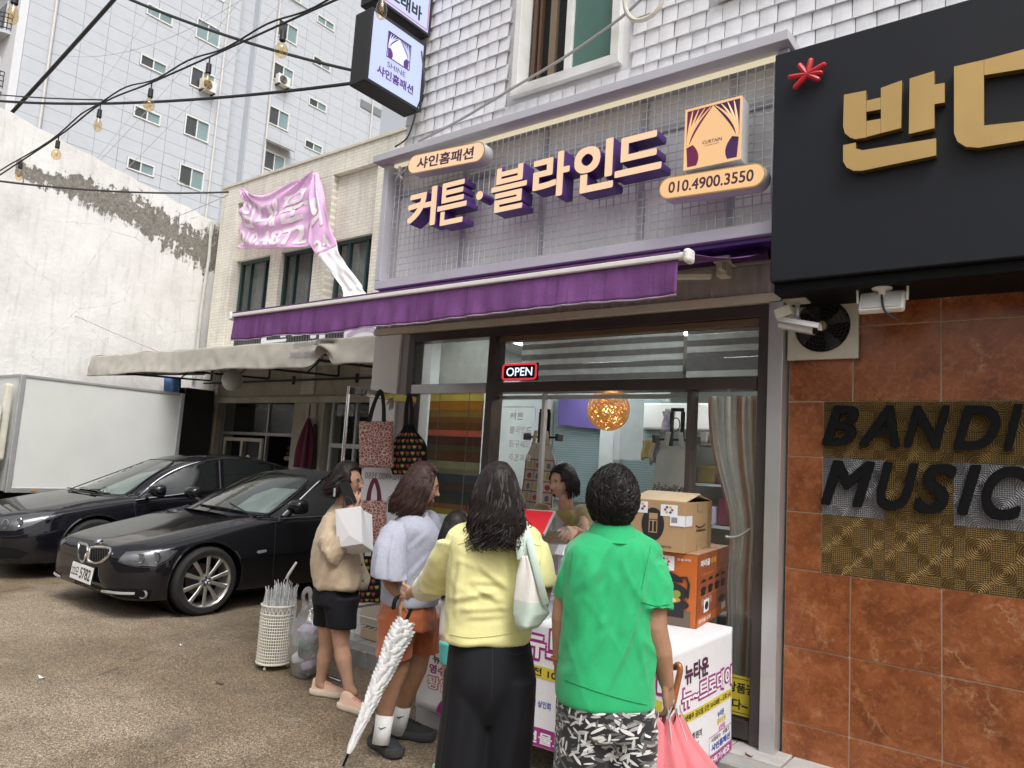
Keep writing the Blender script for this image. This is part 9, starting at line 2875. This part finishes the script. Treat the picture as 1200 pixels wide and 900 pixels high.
D = 2.75
base = at(716, 800, D); base.z = 0
p4 = person(base, 'woman in a bright green polo and leaf print trousers')
fd4 = (FW * .98 - RIGHT * .12).normalized()
HM = headframe(at(718, 588, 2.74), (fd4 + RIGHT * -.1 + UP * -.1), (0, 0, 1))
r4, f4 = Vector((fd4.y, -fd4.x, 0)).normalized(), Vector(fd4)
b = B(); add_head(b, HM, .97)
limb(b, [at(717, 612, D), at(717, 634, D)], [.054, .06])
limb(b, [at(716, 660, D), at(714, 720, D), at(712, 800, D)], [.11, .12, .12])
wr4 = at(781, 800, 2.72)
limb(b, [at(766, 672, 2.73), at(768, 735, 2.7), at(775, 765, 2.7), wr4], [.05, .043, .04, .027])
hand(b, wr4, at(787, 842, 2.74) - wr4, (-RIGHT * .75 + FW * .5), .62, 1.0, thumb=1, spread=.04, curls=[.35, .55, .7, .75])
wr5 = at(656, 775, 2.78)
limb(b, [at(668, 676, 2.76), at(659, 725, 2.76), wr5], [.048, .041, .026])
hand(b, wr5, at(658, 812, 2.82) - wr5, (RIGHT * .8 + FW * .4), .5, .95, thumb=-1, spread=.04)
for x0 in (686, 734):
 h_ = at(x0, 830, D); a_ = at(x0, 990, D); a_.z = .09; k_ = h_.lerp(a_, .5)
 limb(b, [h_, k_, k_.lerp(a_, .3), a_], [.08, .056, .055, .036]); limb(b, [a_ - UP * .02, a_ + f4 * .12 - UP * .055], [.036, .028])
bodymesh(p4, b, .0042, K['skin2'])
def polo(b):
 tab = [(at(718, 623, D), r4, f4, .075, .075, 2), (at(718, 629, D), r4, f4, .125, .095, 2.2), (at(718, 645, D), r4, f4, .172, .12, 2.4), (at(717, 670, D), r4, f4, .184, .14, 2.4), (at(714, 710, D), r4, f4, .18, .145, 2.4), (at(711, 760, D), r4, f4, .178, .145, 2.5), (at(709, 800, D), r4, f4, .18, .152, 2.5), (at(709, 817, D), r4, f4, .18, .155, 2.5), (at(709, 821, D), r4, f4, .174, .15, 2.5)]
 b.rings(shellrings(resample_rings(tab)))
 capsule(b, [at(735, 634, 2.75), at(757, 650, 2.75)], [.055, .066], 16); capsule(b, [at(700, 634, 2.75), at(680, 650, 2.76)], [.055, .064], 16)
 for rr_ in ([(at(758, 655, 2.75), r4, f4, .07, .082, 2.1), (at(764, 680, 2.72), r4, f4, .07, .08, 2.1), (at(767, 708, 2.7), r4, f4, .066, .076, 2.1), (at(767, 713, 2.7), r4, f4, .064, .073, 2.1)], [(at(678, 655, 2.76), r4, f4, .068, .08, 2.1), (at(671, 678, 2.76), r4, f4, .062, .076, 2.1), (at(667, 697, 2.76), r4, f4, .056, .07, 2.1), (at(667, 702, 2.76), r4, f4, .054, .068, 2.1)]):
  b.rings(shellrings(resample_rings(rr_)))
def gdisp(co, no):
 f_ = folds(.009, (RIGHT * .35 + UP).normalized(), 9, 6, .2)(co, no); g_ = folds(.006, (RIGHT * -.6 + UP).normalized(), 10, 16, .2)(co, no)
 z = co[:, 2]
 return (f_ * 1.7 + g_ * 1.3) * sstep(1.4, 1.22, z) * (.25 + .75 * sstep(.8, .95, z)) + creases([[(741, 633), (732, 670), (700, 733)], [(726, 650), (712, 690)], [(708, 725), (671, 775)], [(708, 740), (668, 792)], [(740, 690), (728, 740)], [(692, 655), (686, 690)], [(678, 690), (700, 668)], [(750, 650), (748, 690)]], 2.62, r4, .0065, .017)(co, no) * sstep(.76, .84, z)
gp = garment('polo_shirt', p4, [polo], K['greenpolo'], .007, 2, gdisp)
K['greenseam'] = Mt('green_seam', (.015, .26, .1), .9)
seam(gp, [(662, 796), (690, 807), (715, 815), (740, 822), (758, 826)], K['greenseam'])
seam(gp, [(762, 640), (757, 665), (752, 690)], K['greenseam']); seam(gp, [(752, 705), (768, 710), (784, 708)], K['greenseam'])
seam(gp, [(672, 646), (669, 665), (667, 685)], K['greenseam'])
b = B(); b.rings(shellrings(resample_rings([(at(718, 614, D), r4, f4, .066, .066, 2), (at(718, 618, D), r4, f4, .078, .08, 2), (at(718, 630, D), r4, f4, .098, .096, 2), (at(718, 634, D), r4, f4, .104, .102, 2)], 3)), cap=False)
b.build('collar', K['greenpolo'], gp, smooth=60, thick=.007)
def ltr(b):
 b.rings(shellrings(resample_rings([(at(709, 800, D), r4, f4, .165, .14, 2.4), (at(710, 830, D), r4, f4, .18, .16, 2.4), (at(710, 855, D), r4, f4, .178, .155, 2.4)])))
 for x0 in (684, 737):
  t_ = []
  for i in range(6):
   u = i / 5; c_ = at(x0, 845, D); c_.z = lerp(c_.z, .05, u)
   t_.append((c_, r4, f4, lerp(.098, .1, u), lerp(.145, .12, u), 2.3))
  b.rings(shellrings(resample_rings(t_)))
garment('trousers', p4, [ltr], K['leafprint'], .009, 3, folds(.007, (0, 0, 1), 8, 12))
for x0 in (686, 734):
 a_ = at(x0, 990, D); a_.z = 0
 shoe(p4, a_ - f4 * .09, a_ + f4 * .16, K['shoeblack'], K['solegrey'], .07, .045)
b = B(); b.tube([at(656, 771, 2.78) + (RIGHT * math.cos(t_) + FW * math.sin(t_)) * .031 for t_ in [2 * math.pi * k / 20 for k in range(21)]], .004, 6, cap=False)
b.build('wrist_band', Mt('orange_band', (.4, .12, .02), .5), p4)
def cov4(d): return not (d[1] > .35 and d[2] < .5 and abs(d[0]) < .9) and d[2] > (-.62 if d[1] < -.3 else -.15)
def fluff(V, P):
 n_ = np.abs(vnoise(V * 5.5 + 2)) * .009 + np.abs(vnoise(V * 11)) * .006
 top = .002 + .008 * sstep(-.3, .5, V[:, 2])
 return P + (P / np.linalg.norm(P, axis=1)[:, None]) * (n_ + top)[:, None]
def tip4(d, rs):
 if d.y > .5 and d.z < .3: return None
 n_ = Vector(d).normalized()
 fl = Vector((n_.x * .35 + rs.gauss(0, .45), n_.y - .35 + rs.gauss(0, .3), -.75 + rs.gauss(0, .45)))
 t_ = (fl - n_ * fl.dot(n_)).normalized(); q = n_.cross(t_); ph = rs.uniform(0, 6.3); am = rs.uniform(.004, .011); st_ = rs.uniform(.009, .013)
 out = []
 for k in range(7):
  dd = (n_ * .1 + t_ * (st_ * k)).normalized()
  out.append(onskull(dd, .97, .018 + .009 * max(0, min(1, dd.z + .4)) + am * .6 * math.sin(ph + k * 1.15)) + q * am * math.cos(ph + k * 1.15))
 return out
hair(p4, HM, K['hairblack'], tip4, 900, .97, wave=.001, r_=.0042, dense=1.8, seed=11, cover=cov4, shellfn=fluff, thick=.012)
pu = empty('pink_umbrella', at(790, 850, 2.72), 'salmon pink loosely folded umbrella held by the woman in green', 'umbrella')
top = at(782, 848, 2.72); bot = at(792, 990, 2.72); bot.z = max(bot.z, .14)
ax = (bot - top).normalized(); L_ = (bot - top).length; e1 = (RIGHT - ax * RIGHT.dot(ax)).normalized(); e2 = ax.cross(e1)
def pum(u, v):
 a_ = 2 * math.pi * u
 w_ = lerp(.045, .155, min(1, v / .42)) if v < .42 else lerp(.155, .02, ((v - .42) / .58) ** 1.25)
 pl_ = 1 + .27 * abs(math.cos(4 * a_ + .6 * v)) - .16 + .05 * math.sin(13 * a_ + v * 4)
 jag = .03 * abs(math.cos(4 * a_)) * (1 - min(1, v / .1))
 return top + ax * (L_ * v - jag) + e1 * math.cos(a_) * w_ * pl_ + e2 * math.sin(a_) * w_ * .62 * pl_
B().sheet(pum, 128, 40).build('canopy', K['pinkumb'], pu, smooth=50, thick=.002)
rb_ = B()
for k in range(8):
 u = k / 8 + .0
 rb_.tube([Vector(pum(u, .12)) , Vector(pum(u, 0)) - ax * .012, Vector(pum(u, 0)) - ax * .03], [.002, .003, .002], 5)
rb_.build('rib_tip', K['alu'], pu)
B().tube([top + ax * L_ * .6, top - ax * .02, at(789, 820, 2.75)], .006, 8).build('shaft', K['alu'], pu)
hk = catmull([at(788, 828, 2.76), at(794, 800, 2.77), at(797, 785, 2.77), at(795, 779, 2.78), at(791, 782, 2.8)], 6)
B().tube(hk, .0115, 10, rnd=True).build('handle', K['handlewood'], pu)

D = 5.05
base = at(655, 700, D); base.z = .15
p5 = person(base, 'smiling shopkeeper in an olive top leaning over the counter at the window')
fd5 = (-RIGHT * .8 + BK * .5 + UP * -.28).normalized()
HM = headframe(at(660, 564, D), fd5, (UP + RIGHT * -.12 + BK * .1).normalized())
b = B(); add_head(b, HM, .99)
limb(b, [at(663, 584, D), at(663, 602, 5.1)], [.048, .055])
limb(b, [at(662, 615, 5.1), at(664, 650, 5.15), at(666, 700, 5.2)], [.11, .11, .11])
wr6 = at(673, 621, 4.45)
limb(b, [at(683, 604, 5.05), at(688, 630, 4.75), wr6], [.044, .037, .025])
hand(b, wr6, at(661, 628, 4.28) - wr6, (UP * -.8 + RIGHT * -.5), .5, .95, thumb=-1, spread=.1)
limb(b, [at(632, 600, 5.1), at(620, 625, 4.95), at(618, 640, 4.75)], [.044, .037, .026])
for x0 in (655, 672):
 h_ = at(x0, 690, 5.2); a_ = Vector((h_.x, h_.y, .2)); limb(b, [h_, a_], [.08, .045])
bodymesh(p5, b, .0047, K['skin1'])
face(p5, HM, .99, smile=1.3)
r5, f5 = (RIGHT * .9 + FW * .2).normalized(), (FW * .9 - RIGHT * .2).normalized()
def olv(b):
 b.rings(shellrings(resample_rings([(at(662, 598, 5.08), r5, f5, .095, .08, 2), (at(660, 604, 5.08), r5, f5, .17, .11, 2.3), (at(659, 618, 5.1), r5, f5, .2, .13, 2.5), (at(661, 650, 5.14), r5, f5, .19, .14, 2.5), (at(664, 700, 5.2), r5, f5, .19, .14, 2.5)])))
 capsule(b, [at(682, 604, 5.08), at(687, 620, 4.95), at(687, 630, 4.82)], [.075, .072, .066], 16)
 capsule(b, [at(634, 602, 5.1), at(624, 620, 5.0), at(620, 632, 4.9)], [.075, .072, .066], 16)
garment('top', p5, [olv], K['olive'], .008, 2, folds(.008, (.2, .1, 1), 10, 21))
def ltr5(b):
 for x0 in (655, 672):
  h_ = at(x0, 690, 5.2); b.tube([h_ + UP * .1, Vector((h_.x, h_.y, .17))], [.12, .08], 14, rnd=True)
garment('trousers', p5, [ltr5], K['blacktrouser'], .01, 2)
b = B(); b.tube([wr6 + (at(688, 630, 4.75) - wr6).normalized() * .03 + (UP * math.cos(t_) + FW * math.sin(t_)) * .031 for t_ in [2 * math.pi * k / 18 for k in range(19)]], .005, 6, cap=False)
b.build('watch_strap', K['black'], p5)
def cov5(d): return not (d[1] > .38 and d[2] < .55 and abs(d[0]) < .72) and d[2] > -.5 and not (d[1] > .35 and d[2] < .1)
def tip5(d, rs):
 if d.y > .55 and d.z < .4: return None
 p0 = onskull(Vector((d.x, d.y, abs(d.z) + .4)).normalized(), .99, .016)
 out = Vector((d.x, d.y - .1, 0)); out = out.normalized() if out.length > .1 else Vector((0, -1, 0))
 if out.y > .42: out = Vector((.93 * (1 if d.x > 0 else -1), .38, 0)).normalized()
 return [p0, Vector((out.x * .094, out.y * .112, 0)), Vector((out.x * .096, out.y * .112, -.06)), Vector((out.x * .082, out.y * .098, rs.uniform(-.125, -.085)))]
hair(p5, HM, K['hairblack'], tip5, 380, .99, wave=.003, r_=.005, seed=15, cover=cov5, thick=.018)

D = 3.95
base = at(540, 800, D); base.z = 0
p6 = person(base, 'child with long black hair and turquoise shorts standing half hidden between two women')
fd6 = (FW * .9 + RIGHT * .4).normalized(); r6, f6 = Vector((fd6.y, -fd6.x, 0)).normalized(), Vector(fd6)
HM = headframe(at(536, 625, D), fd6, (0, 0, 1))
b = B(); add_head(b, HM, .93)
limb(b, [at(533, 640, D), at(533, 655, D)], [.04, .045]); limb(b, [at(541, 672, D), at(542, 738, D)], [.07, .075])
for x0, dd in ((528, 3.9), (546, 4.0)):
 limb(b, [at(x0 + 2, 750, dd), at(x0 + 1, 800, dd), at(x0 - 1, 825, dd), at(x0 - 4, 868, dd)], [.065, .045, .042, .03])
 limb(b, [at(x0 - 4, 868, dd), at(x0 - 5, 880, dd) + f6 * .08], [.03, .024])
bodymesh(p6, b, .006, K['skin1'])
def ctop(b):
 b.rings(shellrings(resample_rings([(at(536, 652, D), r6, f6, .08, .07, 2), (at(539, 664, D), r6, f6, .12, .08, 2.4), (at(542, 700, D), r6, f6, .115, .1, 2.4), (at(541, 745, D), r6, f6, .12, .105, 2.4)])))
garment('top', p6, [ctop], K['whitecloth'], .009, 2, folds(.006, (0, 0, 1), 12, 2))
def csh(b):
 b.rings(shellrings(resample_rings([(at(542, 738, D), r6, f6, .115, .1, 2.3), (at(542, 757, D), r6, f6, .12, .105, 2.3)])))
 for x0, dd in ((533, 3.9), (548, 4.0)):
  b.rings(shellrings(resample_rings([(at(x0, 750, dd), r6, f6, .074, .09, 2.1), (at(x0, 776, dd), r6, f6, .078, .085, 2.0)])))
garment('shorts', p6, [csh], K['turquoise'], .008, 2, folds(.005, (0, 0, 1), 14, 5))
for x0, dd in ((525, 3.95), (543, 4.05)):
 a_ = at(x0 - 4, 880, dd); a_.z = 0
 so = shoe(p6, a_ - f6 * .06, a_ + f6 * .13, K['mintplastic'], K['mintplastic'], .05, .038, 'sandal')
def cov6(d): return not (d[1] > .45 and d[2] < .6 and abs(d[0]) < .8) and d[2] > -.75
def tip6(d, rs):
 if d.y > .5 and d.z < .35: return None
 p0 = onskull(Vector((d.x, d.y, abs(d.z) + .45)).normalized(), .93, .014)
 out = Vector((d.x, d.y - .2, 0)); out = out.normalized() if out.length > .1 else Vector((0, -1, 0))
 if out.y > .3: out = Vector((.95 * (1 if d.x > 0 else -1), .2, 0)).normalized()
 return [p0, Vector((out.x * .088, out.y * .106, 0)), Vector((out.x * .094, out.y * .112, -.1)), Vector((out.x * .1, out.y * .112, -.2)), Vector((out.x * .085, out.y * .1, rs.uniform(-.34, -.29)))]
hair(p6, HM, K['hairblack'], tip6, 420, .93, wave=.004, r_=.005, seed=19, cover=cov6, thick=.016)
